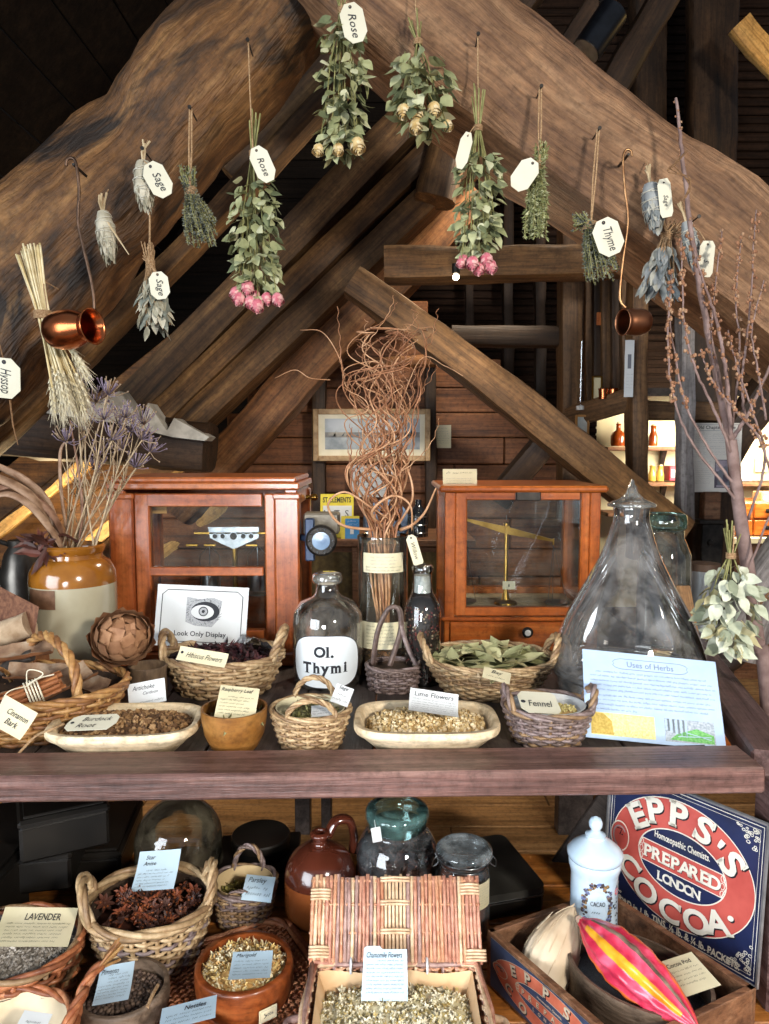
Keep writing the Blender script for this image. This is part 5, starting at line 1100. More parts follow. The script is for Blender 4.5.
# --- cinnamon basket
p = Vector(((22 - 384.5) * mpp((0, 1.33, ZB)), 1.345, ZB)); R = .185; ry = .135
basket('wicker_basket', 'large golden brown basket of cinnamon quills with a tall arched handle', p, R, ry, .075, base=.78, rows=9, r=.0042, stakes=36, wk=WK_GOLD, rimr=.008, seed=6, rz=.05,
       handles=[dict(path=catmull([(-.04, .11, .07), (-.03, .1, .125), (.01, .06, .155), (.06, .0, .16), (.11, -.05, .125), (.125, -.075, .05)], 8), r=.009, twist=70), dict(path=catmull([(-.06, .08, .06), (-.03, .0, .10), (-.02, -.06, .12), (.0, -.11, .06)], 6), r=.004)])
CIN = [M('cinnamon_a', '#7a4320', '#a0653a', scale=40, rough=.7), M('cinnamon_b', '#94562c', '#b87a48', scale=40, rough=.7)]
rd = random.Random(14)
def quill(L, r, seed):
    mb = MB(); rr = random.Random(seed); n = 26; pr = []
    for i in range(n + 1):
        u = i / n; a = -PI * 1.6 + u * PI * 3.2; q_ = r * (.45 + .55 * abs(2 * u - 1)); pr.append((math.cos(a) * q_, math.sin(a) * q_))
    for sg in (0, 1):
        mb.grid(lambda u, v: (L * (v - .5), pr[min(n, int(u * n + .5))][0] * (1 - .12 * sg), pr[min(n, int(u * n + .5))][1] * (1 - .12 * sg)), n, 5)
    return mb
cb = thing('cinnamon_bundle', 'bundle of cinnamon quills tied with pale raffia in the golden basket', 'cinnamon', P(36, 692, 1.27), 0.0)
cb.location = (P(30, 690, 1.27).x, 1.27, ZB + .085); cb.rotation_euler = (0, -.28, .55)
for i in range(12):
    o = quill(.105, .0062, i).build('quill', CIN[i % 2], cb, loc=(rd.uniform(-.006, .006), (i % 4 - 1.5) * .0115, (i // 4 - 1) * .010), rot=(rd.uniform(0, 6), 0, rd.uniform(-.05, .05)))
mb = MB()
for j in range(5): mb.tube([(-.004 + j * .005, math.cos(a) * .029, math.sin(a) * .021) for a in [i * 2 * PI / 18 for i in range(19)]], .0017, 5)
mb.tube(catmull([(0, -.02, .022), (.02, -.03, .03), (.045, -.03, .026)], 5), .0012, 4); mb.tube(catmull([(0, -.02, .022), (-.03, -.03, .028), (-.05, -.04, .012)], 5), .0012, 4); mb.tube(catmull([(0, -.02, .024), (.01, -.01, .045), (.03, -.015, .03), (0, -.02, .024)], 6), .0012, 4)
mb.build('raffia_tie', M('raffia', '#c9bfa4', '#e0d8c2', rough=.8), cb)
def barkpiece(name, label, loc, rot, L, Wd, curve, mats, seed=1):
    mb = MB(); 
    for sg in (0, 1): mb.grid(lambda u, v: ((u - .5) * L + .004 * noise.noise(Vector((u * 3, v * 4, seed))), math.sin((v - .5) * curve) * Wd / curve * 1.0, -math.cos((v - .5) * curve) * Wd / curve * (1 - sg * .08) + .003 * noise.noise(Vector((u * 6, v * 6, seed)))), 14, 12, m=sg)
    o = mb.build(name, mats, loc=loc, rot=rot); return tagp(o, label, 'bark')
BK1 = M('inner_bark', '#7a4726', '#9c6a42', scale=30, rough=.8); BK2 = M('outer_bark', '#5b4030', '#8a6e56', scale=26, rough=.95, bstr=.6, c3='#a3917c'); BK3 = M('pale_bark', '#8f7458', '#c2ab8e', scale=22, rough=.95, bstr=.7)
barkpiece('cinnamon_bark', 'broad curled slab of brown cinnamon bark at the right of the golden basket', P(58, 692, 1.30) + Vector((0, 0, .04)), (.15, -.28, .75), .115, .075, 1.9, [BK1, BK2], 3)
barkpiece('cinnamon_bark', 'curled cinnamon bark at the back left of the golden basket', P(18, 668, 1.40) + Vector((0, 0, .05)), (.2, -.1, .3), .12, .07, 2.2, [BK1, BK2], 5)
mb = MB(); mb.tube(catmull([P(2, 672, 1.42), P(14, 662, 1.42), P(32, 655, 1.42)], 5), [.012] * 11, 9); tagp(mb.build('dark_bark_stick', M('charred_bark', '#241f1c', '#4a423c', scale=60, rough=.9, bstr=.6)), 'dark grey bark stick at the back of the golden basket', 'bark')
mb = MB(); mb.tube(catmull([P(-14, 636, 1.47), P(8, 632, 1.47), P(30, 624, 1.47)], 5), [.026, .026, .025, .026, .025, .026, .026, .026, .025, .026, .027], 14); tagp(mb.build('pale_bark_roll', BK3), 'pale birch like bark roll above the golden basket', 'bark')
for j_, (px, py, Y, dz, rot, L_, lb) in enumerate([(10, 700, 1.30, .035, (.1, -.1, .5), .13, 'curled cinnamon bark under the tied quills'), (40, 676, 1.38, .04, (.3, .1, .2), .12, 'curled cinnamon bark at the back of the golden basket, behind the quills'), (84, 684, 1.36, .035, (.2, .1, -.5), .09, 'short dark bark curl at the right end of the golden basket')]):
    barkpiece('cinnamon_bark', lb, P(px, py, Y) + Vector((0, 0, dz * .5)), rot, L_, .06, 2.3, [BK1, BK2], 8 + j_)
# rough brown box behind the basket
t = thing('hide_box', 'rough reddish brown open box behind the golden basket', 'box', (0, 0, 0)); mb = MB()
a, b, c, d = P(-40, 566, 1.56), P(39, 607, 1.46), P(33, 645, 1.46), P(-40, 660, 1.56); vs = [a, b, c, d]; vs2 = [v + Vector((-.01, .012, 0)) for v in vs]
mb.add(vs + vs2, [[0, 1, 2, 3], [7, 6, 5, 4], [0, 4, 5, 1], [1, 5, 6, 2], [2, 6, 7, 3], [3, 7, 4, 0]]); a2 = P(33, 600, 1.60); c2 = P(30, 645, 1.6)
mb.build('front_panel', M('rough_hide', '#5d3a2a', '#80573f', scale=120, rough=.9, bstr=.7, bdist=.004), t, smooth=0)
mb = MB(); vs = [P(-60, 655, 1.56), P(33, 646, 1.465), P(36, 680, 1.465), P(-60, 690, 1.56)]; mb.add(vs + [v + Vector((0, .1, 0)) for v in vs], [[0, 1, 2, 3], [7, 6, 5, 4], [0, 4, 5, 1], [1, 5, 6, 2], [2, 6, 7, 3], [3, 7, 4, 0]]); mb.build('base_block', BK1, t, smooth=0)
card('label_card', 'folded cream card reading Cinnamon Bark on the golden basket rim', (4, 694, 1.205), (36, 712, 1.20), (-12, 722, 1.185), lambda s, w, h: (s.text('Cinnamon', w * .58, h * .62, h * .2, 1, fitw=w * .62, shear=.2, off=.01), s.text('Bark', w * .55, h * .32, h * .2, 1, fitw=w * .36, shear=.2, off=.01)), paper=PAPERY, curl=.06)
mb = MB(); sh = Sheet(.03, .07); sh.flush(mb, Mx=frame_of((1, .2, 0), (0, 0, 1), P(-14, 618, 1.54))); tagp(mb.build('label_card', PAPER, smooth=0), 'blank white card edge at the left side by the pewter jug', 'card')

# --- artichoke on a bark pot
q = at_base(150, 690, ZB, .03); q.y = 1.47; q.x = (149 - 384.5) * mpp(q); t = thing('bark_pot', 'small bark covered pot under the dried artichoke', 'pot', q); mb = MB()
mb.shell([(.034, 0), (.037, .03), (.036, .062), (.039, .078)], .004, 30); mb.build('pot_body', M('pot_bark', '#4d3b2c', '#7d664d', scale=40, rough=.9, bstr=.6, stretch=(1, 1, .3)), t)
t = thing('dried_artichoke', 'large brown dried artichoke head lying on the bark pot', 'artichoke', P(122, 638, 1.455)); mb = MB(); rd = random.Random(3); R = .052
mb.ball((0, 0, 0), R * .82, m=2, n=14, sx=1.05); ax = Vector((.45, -.62, .45)).normalized()
u_ = ax.orthogonal().normalized(); v_ = ax.cross(u_)
for ring in range(7):
    th = .25 + ring * .37; n = max(4, int(11 * math.sin(th)))
    for j in range(n):
        ph = 2 * PI * (j + .5 * (ring % 2)) / n + .2; d = ax * math.cos(th) + (u_ * math.cos(ph) + v_ * math.sin(ph)) * math.sin(th)
        tow = (ax - d * d.dot(ax)).normalized() if th > .1 else u_
        c = Vector((d.x * R * 1.05, d.y * R, d.z * R * .9)) - tow * .012; mb.leaf(c * .97, tow + d * .55, d, .040, .044, rd.randrange(2), -.22, -.30, seg=5, shape=.55)
mb.build('bracts', [M('bract_a', '#8d6242', '#b0835e', scale=30, rough=.7), M('bract_b', '#7a5136', '#9c7250', scale=30, rough=.7), WK_DARKIN], t)
card('label_card', 'handwritten card reading Artichoke Cardoon in front of the bark pot', (126, 685, 1.36), (163, 678, 1.37), (129, 708, 1.34), lambda s, w, h: (s.text('Artichoke', w * .42, h * .76, h * .2, 1, fitw=w * .6, shear=.3), s.text('Cardoon', w * .6, h * .5, h * .13, 1, fitw=w * .45, shear=.3), s.scrib(w * .08, w * .92, h * .12, h * .1, 1, 7)), paper=PAPER)
# ================================================================ ON THE LOW SHELF
def onshelf(px, py, r=0.0, z=ZS): return at_base(px, py, z, r)
def xat(px, Y, z): return (px - 384.5) * mpp((0, Y, z))
# --- stacked black tins
def tin(label, corner, yaw, w, d, h, lip=.012):
    t = thing('deed_tin', label, 'tin', corner, yaw, 'black tins at the left end of the shelf'); mb = MB()
    mb.box((w / 2, d / 2, (h - lip) / 2), (w - .004, d - .004, h - lip), r=.006); mb.build('tin_body', BLACKTIN, t)
    mb = MB(); mb.box((w / 2, d / 2, h - lip / 2 - .002), (w, d, lip + .004), r=.005); mb.box((w / 2, d / 2, h + .002), (w - .02, d - .02, .006), r=.002); mb.build('lid', BLACKTIN, t)
    return t
def tcorner(px, py, z): p = G(px, py, z); return p
c = tcorner(112, 868, ZS + .075); tin('lowest black tin of the stack, nearest the star anise basket', (c.x - .30, c.y + .02, ZS), 0.12, .30, .24, .075)
c = tcorner(56, 868, ZS + .155); tin('middle black tin of the stack at the left end', (c.x - .26, c.y, ZS + .078), 0.20, .27, .24, .076)
c = tcorner(20, 826, ZS + .24); tin('topmost black tin of the stack, caught by the light', (c.x - .01, c.y + .01, ZS + .157), 0.48, .16, .20, .082)
c = tcorner(-6, 878, ZS + .16); tin('black tin at the picture edge left of the stack', (c.x - .16, c.y - .03, ZS), -.02, .165, .15, .16)
# --- glass dome
q = onshelf(179, 905, .085); q.y = 1.52; q.x = xat(179, 1.52, .47); zz_ = lambda py: P(179, py, 1.52).z - ZS; R = 43 * mpp(q + Vector((0, 0, .1)))
t = thing('glass_dome', 'tall clear glass dome behind the star anise basket', 'dome', q); H_ = zz_(799); mb = MB()
mb.lathe([(R * 1.02, 0), (R, .004)] + [(R, H_ * .1 + (H_ - R) * .9 * i / 6) for i in range(7)] + [(R * math.cos(a), H_ - R + R * math.sin(a)) for a in [PI / 2 * i / 12 for i in range(1, 13)]], 48); mb.build('dome_glass', GLASS('dome_glass', tint=(.92, .89, .8), edge=(.5, .46, .36), refl=2.2, dirt=.3, hazec='#a89c80'), t, smooth=180)
mb = MB(); mb.lathe([(0, 0), (R * 1.12, 0), (R * 1.12, .01), (R * 1.02, .016), (0, .016)], 40); mb.build('wooden_base', W_TOP, t)
# --- wicker tray under the bowls
def weave_panel(mb, w, h, nst, nrow, r, rd, nm, Mx):
    for i in range(nst): x = (i + .5) / nst * w - w / 2; mb.tube([(x, -h / 2, 0), (x, h / 2, 0)], r, 5, m=rd.randrange(nm), Mx=Mx)
    n = nst * 2
    for j in range(nrow):
        y = (j + .5) / nrow * h - h / 2; mb.tube([(-w / 2 + w * i / n, y, r * 1.5 * math.cos(PI * i / 2 + PI / 4 * 2) * (1 if j % 2 else -1)) for i in range(n + 1)], r * .8, 4, m=rd.randrange(nm), Mx=Mx)
t = thing('wicker_tray', 'flat rust coloured wicker tray lying under the bowls', 'tray', (xat(226, 1.17, ZS), 1.17, ZS + .006), .5); mb = MB(); rd = random.Random(31)
weave_panel(mb, .30, .26, 26, 46, .0032, rd, 3, Matrix.Identity(4)); mb.build('woven_base', WK_RUST, t, smooth=180)
mb = MB(); rope(mb, [(x, y, .008) for x, y in rrect(-.155, -.135, .155, .135, .04, 6)] + [(.115 + .04, .095 + 0, .008)], .008, 3, 60); mb.build('rim', WK_RUST, t, smooth=180)
# --- star anise basket
p = Vector((xat(148, 1.25, .5), 1.262, ZS + .012)); R = .110; ry = .104
basket('wicker_basket', 'thick rimmed grey buff basket of star anise with a loop handle', p, R, ry, .10, base=.72, rows=11, r=.0036, stakes=32, wk=WK_BUFF + WK_GREY[1:2], rimr=.0092, rimt=34, seed=7,
       handles=[handle_at(R, ry, .10, PI - .25, PI + .85, .055, .0085, out=.02, twist=60), handle_at(R, ry, .10, -.25, .75, .05, .0085, out=.015, twist=60)])
STAR = [M('anise_a', '#37201a', '#573428', rough=.6), M('anise_b', '#47281d', '#6b3f2e', rough=.6), M('anise_c', '#331a13', '#50291d', rough=.6), M('anise_d', '#6b3420', '#914e30', rough=.6)]
mb = MB(); mb.lathe([(0, .01), (R * .55, .006), (R * .86, 0)], 32, 0, sy=.9); tagp(mb.build('star_anise_bed', STAR[2], loc=(p.x, p.y, p.z + .066)), 'broken star anise filling the bottom of the thick rimmed basket', 'spice', kind='stuff')
rd = random.Random(17); prot = []
for v in range(5):
    mb = MB(); na = 8
    for k in range(na):
        a = 2 * PI * k / na + rd.uniform(-.1, .1); L = rd.uniform(.013, .018); d = Vector((math.cos(a), math.sin(a), rd.uniform(.1, .4)))
        mb.leaf((math.cos(a) * .002, math.sin(a) * .002, 0), d, (0, 0, 1), L, .0075, 0, .75, .12, seg=3, shape=.9); 
        if rd.random() < .6: mb.ball((math.cos(a) * .008, math.sin(a) * .008, .0035), .0022, m=1, n=5)
    mb.ball((0, 0, .001), .003, m=0, n=6); prot.append(mb.build('star_anise', [STAR[v % 4], M('anise_seed', '#8a4a26', '#a8633a', rough=.3)] if v == 0 else [STAR[v % 4], bpy.data.materials['anise_seed']]))
for i in range(84):
    q_ = math.sqrt(rd.random()) * .84; a = rd.uniform(0, 6.28); o = prot[i] if i < 5 else dup(prot[i % 5])
    o.location = (p.x + math.cos(a) * R * q_ * .94, p.y + math.sin(a) * ry * q_ * .9, p.z + .078 + .02 * (1 - q_ * q_) + rd.uniform(-.004, .006)); o.rotation_euler = (rd.uniform(-.9, .9), rd.uniform(-.9, .9), rd.uniform(0, 6))
    tagp(o, 'reddish brown dried star anise pod in the thick rimmed basket', 'star anise', 'star anise in the thick rimmed basket')
card('label_card', 'bluish card reading Star Anise standing in the star anise basket', (143, 853, 1.34), (184, 850, 1.34), (131, 893, 1.275), handwritten(['Star', 'Anise'], 6, 11, th=.1, tx=.3), curl=.06, paper=PAPERB)
# --- lavender basket
p = Vector((xat(12, 1.17, .48), 1.165, ZS)); R = .112; ry = .10
basket('wicker_basket', 'shallow rust brown basket of grey lavender at the left edge', p, R, ry, .095, base=.8, rows=9, r=.004, stakes=28, wk=WK_RUST[:1] + WK_RUST[2:] + WK_BUFF[2:], rimr=.008, rimt=40, seed=8)
mb = MB(); rd = random.Random(4)
mb.grid(lambda u, v: ((R * .93 - .03 * v) * math.cos(2 * PI * u) * (1 + .03 * noise.noise(Vector((u * 30, v * 5, 1)))), (ry * .93 - .03 * v) * math.sin(2 * PI * u) * (1 + .03 * noise.noise(Vector((u * 30, v * 5, 2)))), .098 - .026 * v + .006 * noise.noise(Vector((u * 22, v * 3, 3)))), 72, 5, wrapu=True)
tagp(mb.build('lining_film', G_PLAST, loc=p), 'clear film lining the lavender basket', 'film')
LAV = [M('lav_a', '#7d7468', '#a0978a', rough=.9), M('lav_b', '#938a80', '#b8b0a6', rough=.9), M('lav_c', '#625a50', '#80776c', rough=.9)]
heap('lavender_buds', 'grey dried lavender buds filling the film lined basket', 'herb', (p.x, p.y, p.z + .084), R * .86, ry * .86, .012, lambda mb, p_, s, r_, m: chip(mb, p_, s, r_, m, 1.8), 2200, .0019, LAV, LAV[2], seed=10)
card('label_card', 'large curling cream card headed LAVENDER', (-14, 911, 1.20), (60, 912, 1.225), (-10, 950, 1.135), lambda s, w, h: (s.text('LAVENDER', w * .55, h * .78, h * .17, 1, fitw=w * .48, shear=.15, off=.008), [s.scrib(w * .1, w * (.95 - .03 * i), h * (.6 - .095 * i), h * .048, 1, 80 + i) for i in range(6)]), paper=PAPERY, curl=.10, wave=.05)
# --- lined basket, bottom left corner
p = Vector((xat(4, 1.0, .46), .985, ZS)); R = .100; ry = .10
basket('wicker_basket', 'reddish basket lined with crumpled paper in the bottom left corner', p, R, ry, .076, base=.8, rows=8, r=.004, stakes=26, wk=WK_RUST, rimr=.0075, rimt=46, seed=9,
       handles=[dict(path=catmull([(R * .84, .07, .06), (R * .95, .045, .10), (R * 1.05, .06, .125), (R * 1.15, .085, .132)], 6), r=.0075, twist=80), dict(path=catmull([(R * .98, -.05, .06), (R * .97, 0, .10), (R * 1.06, .05, .12)], 6), r=.0075, twist=80)])
t = [o for o in bpy.data.objects if o.name.startswith('wicker_basket')][-1]; mb = MB(); rd = random.Random(3)
for i in range(12): mb.tube([(R * 1.12, .075, .130), (R * (1.27 + rd.uniform(0, .1)), .11 + rd.uniform(-.02, .02), .135 + rd.uniform(-.02, .02))], .0022, 5, m=i % 3)
mb.build('cut_ends', WK_GOLD, t)
mb = MB(); mb.grid(lambda u, v: (R * (.25 + .68 * v) * math.cos(2 * PI * u), ry * (.25 + .68 * v) * math.sin(2 * PI * u), .03 + .047 * v * v + .008 * noise.noise(Vector((math.cos(2 * PI * u) * 3, math.sin(2 * PI * u) * 3, v * 2.5)))), 60, 8, wrapu=True); mb.lathe([(0, .031), (R * .3, .031)], 20)
tagp(mb.build('paper_lining', M('kraft_paper', '#c9b592', '#dccdb0', scale=14, rough=.8), loc=p), 'crumpled pale paper lining in the bottom left basket', 'lining')
card('label_card', 'small white card half hidden in the bottom left basket', (24, 1010, 1.02), (52, 1014, 1.02), (14, 1030, .99), handwritten('', 2, 4, th=.2))
# --- pimento bowl and nettles bowl
def bowl(name, label, p, R, h, mat, foot=.6, th=.006, belly=1.0, sy=1.0):
    t = thing(name, label, 'bowl', p); mb = MB(); f = R * foot
    pr = [(f, 0), (f * 1.05, .004), (R * (.82 + .1 * belly), h * .3), (R * (.94 + .06 * belly), h * .62), (R * (1.0 + .02 * (belly - 1)), h * .9), (R * .99, h * .97), (R * .97, h)]
    sm = [(q.x, q.z) for q in catmull([Vector((r, 0, z)) for r, z in pr], 4)]
    mb.shell(sm, th, 44, sy=sy); mb.build('bowl_body', mat, t, smooth=60); return t
p = Vector((xat(123, 1.10, .45), 1.10, ZS + .012)); bowl('wooden_bowl', 'grey brown wooden bowl of round pimento berries', p, .071, .062, W_BOWLG)
BER = [M('pimento_a', '#42322a', '#5d483c', rough=.7), M('pimento_b', '#57453a', '#75604f', rough=.7), M('pimento_c', '#33261f', '#4a3a30', rough=.7)]
mb = MB(); mb.lathe([(0, .004), (.06, 0)], 28); tagp(mb.build('pimento_bed', BER[2], loc=(p.x, p.y, p.z + .034)), 'lower layer of pimento berries in the grey brown bowl', 'berries', kind='stuff')
rd = random.Random(8); prot = []
for v in range(3): mb = MB(); mb.ball((0, 0, 0), .0042, n=9); mb.tube([(0, 0, .003), (0, 0, .0048)], .0012, 5); prot.append(mb.build('pimento_berry', BER[v], smooth=180))
k = 0
for ring in range(9):
    r_ = .0035 + ring * .0068; n = max(1, int(2 * PI * r_ / .0078))
    for j in range(n):
        a = 2 * PI * j / n + ring; o = prot[k] if k < 3 else dup(prot[rd.randrange(3)]); k += 1
        o.location = (p.x + r_ * math.cos(a) + rd.uniform(-.001, .001), p.y + r_ * math.sin(a), p.z + .042 - r_ * .04 + rd.uniform(-.0012, .0022)); o.rotation_euler = (rd.uniform(-1, 1), rd.uniform(-1, 1), 0)
        tagp(o, 'small dull brown pimento berry in the grey brown bowl', 'berry', 'pimento berries in the grey brown bowl')
card('label_card', 'tall handwritten card reading Pimento across the grey brown bowl', (117, 968, 1.115), (151, 962, 1.125), (92, 1008, 1.04), lambda s, w, h: (s.text('Pimento', w * .32, h * .84, h * .13, 1, fitw=w * .5, shear=.3), [s.scrib(w * (.3 if i < 3 else .06), w * .92, h * (.74 - .085 * i), h * .045, 1, 100 + i) for i in range(8)]), curl=.05, paper=PAPERB)
mb = MB(); a = P(155, 988, 1.09); mb.tube(catmull([P(147, 1008, 1.055), P(153, 994, 1.08), P(158, 985, 1.1)], 6), .0028, 6); tagp(mb.build('twine_scrap', TWINE), 'twisted pale twine in the pimento bowl', 'twine')
p = Vector((xat(183, 1.0, .43), 1.005, ZS + .012)); bowl('wooden_bowl', 'small brown wooden bowl of nettles at the bottom edge', p, .052, .05, W_BOWL)
NET = [M('nettle_a', '#5d5a34', '#7d7a50', rough=.9), M('nettle_b', '#77683c', '#99875a', rough=.9)]
heap('nettle_leaf', 'crumbled olive nettle leaf in the small brown bowl', 'herb', (p.x, p.y, p.z + .034), .044, .044, .008, flake, 200, .004, NET, NET[0], seed=12)
card('label_card', 'bluish white card reading Nettles over the small brown bowl', (152, 1012, 1.03), (207, 998, 1.045), (158, 1032, .985), lambda s, w, h: (s.text('Nettles', w * .62, h * .72, h * .2, 1, fitw=w * .4, shear=.25, off=.01), [s.scrib(w * .1, w * .92, h * (.5 - .17 * i), h * .09, 1, 120 + i) for i in range(3)]), paper=PAPERB)
# --- parsley basket
p = Vector((xat(244, 1.37, .43), 1.375, ZS)); R = .060; ry = .055
basket('wicker_basket', 'small square shouldered basket of parsley with a rear loop handle', p, R, ry, .075, base=.74, rows=12, r=.003, stakes=24, wk=WK_BUFF[2:] + WK_GREY[:2] + WK_BUFF[:1], rimr=.006, seed=10, sqr=2.6,
       handles=[handle_at(R * .9, ry, .075, 1.0, 2.14, .05, .0055, twist=130), dict(path=catmull([(-R * .5, -ry * .8, .07), (-R * .1, -ry * .9, .088), (R * .3, -ry * .9, .084), (R * .55, -ry * .8, .06)], 6), r=.004)])
mb = MB(); mb.shell([(.03, .03), (.05, .055), (.056, .082)], .0012, 30, sy=.9); tagp(mb.build('paper_lining', M('kraft_paper_b', '#c2a676', '#d6bf94', scale=14, rough=.8), loc=p), 'brown paper lining in the parsley basket', 'lining')
heap('dried_parsley', 'yellow green dried parsley in the lined little basket', 'herb', (p.x, p.y, p.z + .058), .045, .04, .006, flake, 180, .0042, [M('pars_a', '#847a38', '#a39a56', rough=.9), M('pars_b', '#6b6530', '#8c8548', rough=.9)], NET[0], seed=13)
card('label_card', 'bluish card reading Parsley in the small rear basket', (249, 873, 1.36), (278, 876, 1.36), (241, 898, 1.31), lambda s, w, h: (s.text('Parsley', w * .42, h * .72, h * .24, 1, fitw=w * .62, shear=.3), s.scrib(w * .12, w * .8, h * .42, h * .12, 1, 5), s.scrib(w * .12, w * .92, h * .2, h * .12, 1, 6)), curl=-.08, paper=PAPERB)
# --- black round tin on a flat black box
c = Vector((xat(258, 1.55, .4), 1.55, ZS)); t = thing('flat_black_box', 'flat black box beneath the round black tin', 'box', c, .1); mb = MB(); mb.box((0, 0, .014), (.18, .17, .028), r=.003); mb.build('box_body', BLACKTIN, t); mb = MB(); mb.box((0, 0, .0315), (.185, .175, .008), r=.003); mb.build('lid', BLACKTIN, t)
c = Vector((xat(261, 1.56, .43), 1.56, ZS + .036)); t = thing('round_black_tin', 'round black tin standing behind the parsley basket', 'tin', c); mb = MB(); mb.lathe([(0, 0), (.062, 0), (.062, .03), (0, .03)], 40); mb.build('tin_body', BLACKTIN, t)
mb = MB(); mb.lathe([(.0635, .022), (.0645, .024), (.0645, .037), (.062, .04), (.058, .0385), (0, .0385)], 40); mb.build('lid', BLACKTIN, t)
# --- marigold bowl
p = Vector((xat(245, 1.14, .46), 1.135, ZS + .012)); t = bowl('wooden_bowl', 'big glossy reddish wooden bowl of marigold petals', p, .079, .078, W_BOWL, th=.008)
MAR = [M('mari_a', '#c9aa68', '#dfc48a', rough=.9), M('mari_b', '#d9c79c', '#e8dcba', rough=.9), M('mari_c', '#b58a4c', '#cca468', rough=.9), M('mari_d', '#d0b06a', '#e2c88c', rough=.9)]
heap('marigold_petals', 'golden dried marigold petals filling the reddish bowl', 'petals', (p.x, p.y, p.z + .064), .068, .068, .014, flake, 1300, .0034, MAR + MAR[1:2], MAR[2], seed=14)
card('label_card', 'bluish white card reading Marigold on the golden petals', (223, 955, 1.115), (263, 953, 1.12), (228, 981, 1.055), lambda s, w, h: (s.text('Marigold', w * .35, h * .84, h * .12, 1, fitw=w * .5, shear=.3), [s.scrib(w * .08, w * .93, h * (.66 - .125 * i), h * .06, 1, 130 + i) for i in range(5)]), curl=.04, paper=PAPERB)
mb = MB(); sh = Sheet(.03, .022); sh.line([(.002, .004), (.002, .018), (.004, .02), (.026, .02), (.028, .018), (.028, .004), (.026, .002), (.004, .002)], .0004, 2, closed=True)
sh.line([(.0095, .0155), (.008, .014), (.0095, .0125), (.012, .012), (.010, .009), (.008, .0075)], .0010, 1); sh.line([(.0105, .013), (.0125, .011), (.011, .009)], .0008, 1)
sh.text('006', .0185, .0115, .005, 2); sh.flush(mb)
o = mb.build('price_label', [PAPERY, INK, INKG], t, smooth=0); an = .62; rr_ = .0835
o.matrix_basis = frame_of((math.cos(an), math.sin(an), 0), (.03, -.03, 1), Vector((math.sin(an) * rr_ - .015 * math.cos(an), -math.cos(an) * rr_ - .015 * math.sin(an), .030)))
# --- stoneware flagon
p = Vector((xat(320, 1.38, .46), 1.385, ZS)); t = thing('stoneware_flagon', 'shiny brown stoneware flagon with a small neck, behind the hamper', 'jug', p); mb = MB(); R = .07; zz_ = lambda py: P(320, py, 1.385).z - ZS
SALT = M('salt_glaze', '#38190f', '#57291c', scale=8, rough=.14, coat=.8); SALT2 = M('salt_glaze_low', '#6b3519', '#8d5028', scale=8, rough=.18, coat=.7)
sm = [(q.x, q.z) for q in catmull([Vector(v) for v in ((R * .8, 0, 0), (R * .98, 0, .02), (R, 0, .07), (R * .97, 0, .10), (R * .78, 0, .128), (R * .42, 0, .146), (R * .22, 0, .150), (R * .2, 0, .160), (R * .27, 0, .166), (R * .27, 0, .172), (R * .14, 0, .174), (R * .12, 0, .15))], 4)]
mb.lathe([(0, 0)] + sm, 48, mfn=lambda i, j: 1 if i < 11 else 0); mb.build('flagon_body', [SALT, SALT2], t, smooth=70)
mb = MB(); pth = catmull([(R * .2, .012, .160), (R * .42, .02, .185), (R * .78, .03, .182), (R * .92, .035, .15), (R * .88, .035, .115)], 7); mb.tube(pth, .0085, 10, flat=1.5); mb.build('handle', SALT, t, smooth=180)
for sg in (-1, 1): mb.tube([z_ + Vector((.004, sg * .006, .003)) for z_ in pth], .0045, 8)
# --- big jar with teal lid
q = Vector((xat(397, 1.42, .5), 1.42, ZS)); t = thing('lidded_glass_jar', 'big round glass jar with a thick teal glass lid and dark contents', 'jar', q); zz_ = lambda py: P(397, py, 1.42).z - ZS; R = .0835; Hj = .207; mb = MB()
sm = [(q_.x, q_.z) for q_ in catmull([Vector(v) for v in ((R * .92, 0, 0), (R, 0, .015), (R, 0, .10), (R * .97, 0, .125), (R * .82, 0, .15), (R * .68, 0, .16), (R * .66, 0, .172))], 5)]
mb.lathe([(0, .004)] + sm, 52); mb.build('jar_body', GLASS('jar_clear', tint=(.95, .96, .97), edge=(.55, .6, .62), refl=2.4, dirt=.28, hazec='#aab2b6'), t, smooth=180)
mb = MB(); mb.lathe([(R * .6, .166), (R * .70, .168), (R * .735, .176), (R * .735, .186), (R * .76, .188), (R * .765, .198), (R * .73, .205), (R * .60, .207), (R * .52, .203), (R * .48, .2045), (R * .40, .206), (R * .2, .2035), (0, .203)], 52); mb.build('lid', G_TEAL, t, smooth=60)
DRK = [M('clove_a', '#2d1d18', '#4a3028', rough=.6), M('clove_b', '#3d2620', '#5d3f34', rough=.6)]
o = heap('dark_spice', 'dark reddish spice visible in the teal lidded jar', 'spice', (q.x, q.y, ZS + .092), R * .93, R * .93, .012, flake, 260, .008, DRK, DRK[0], seed=15)
mb = MB(); mb.lathe([(0, .008), (R * .9, .008), (R * .95, .03), (R * .95, .084), (0, .086)], 36); tagp(mb.build('dark_spice_fill', DRK[0], loc=q), 'packed dark spice in the lower part of the teal lidded jar', 'spice', kind='stuff')
mb = MB(); sh = Sheet(.018, .026); sh.flush(mb, nx=2, ny=2); mb.tube([(.009, .024, 0), (.009, .04, .002)], .0006, 4)
a = P(373, 843, 1.33); o = mb.build('swing_tag', PAPER, t, smooth=0); o.matrix_basis = frame_of((1, .2, .12), (.05, .3, 1), a - q)
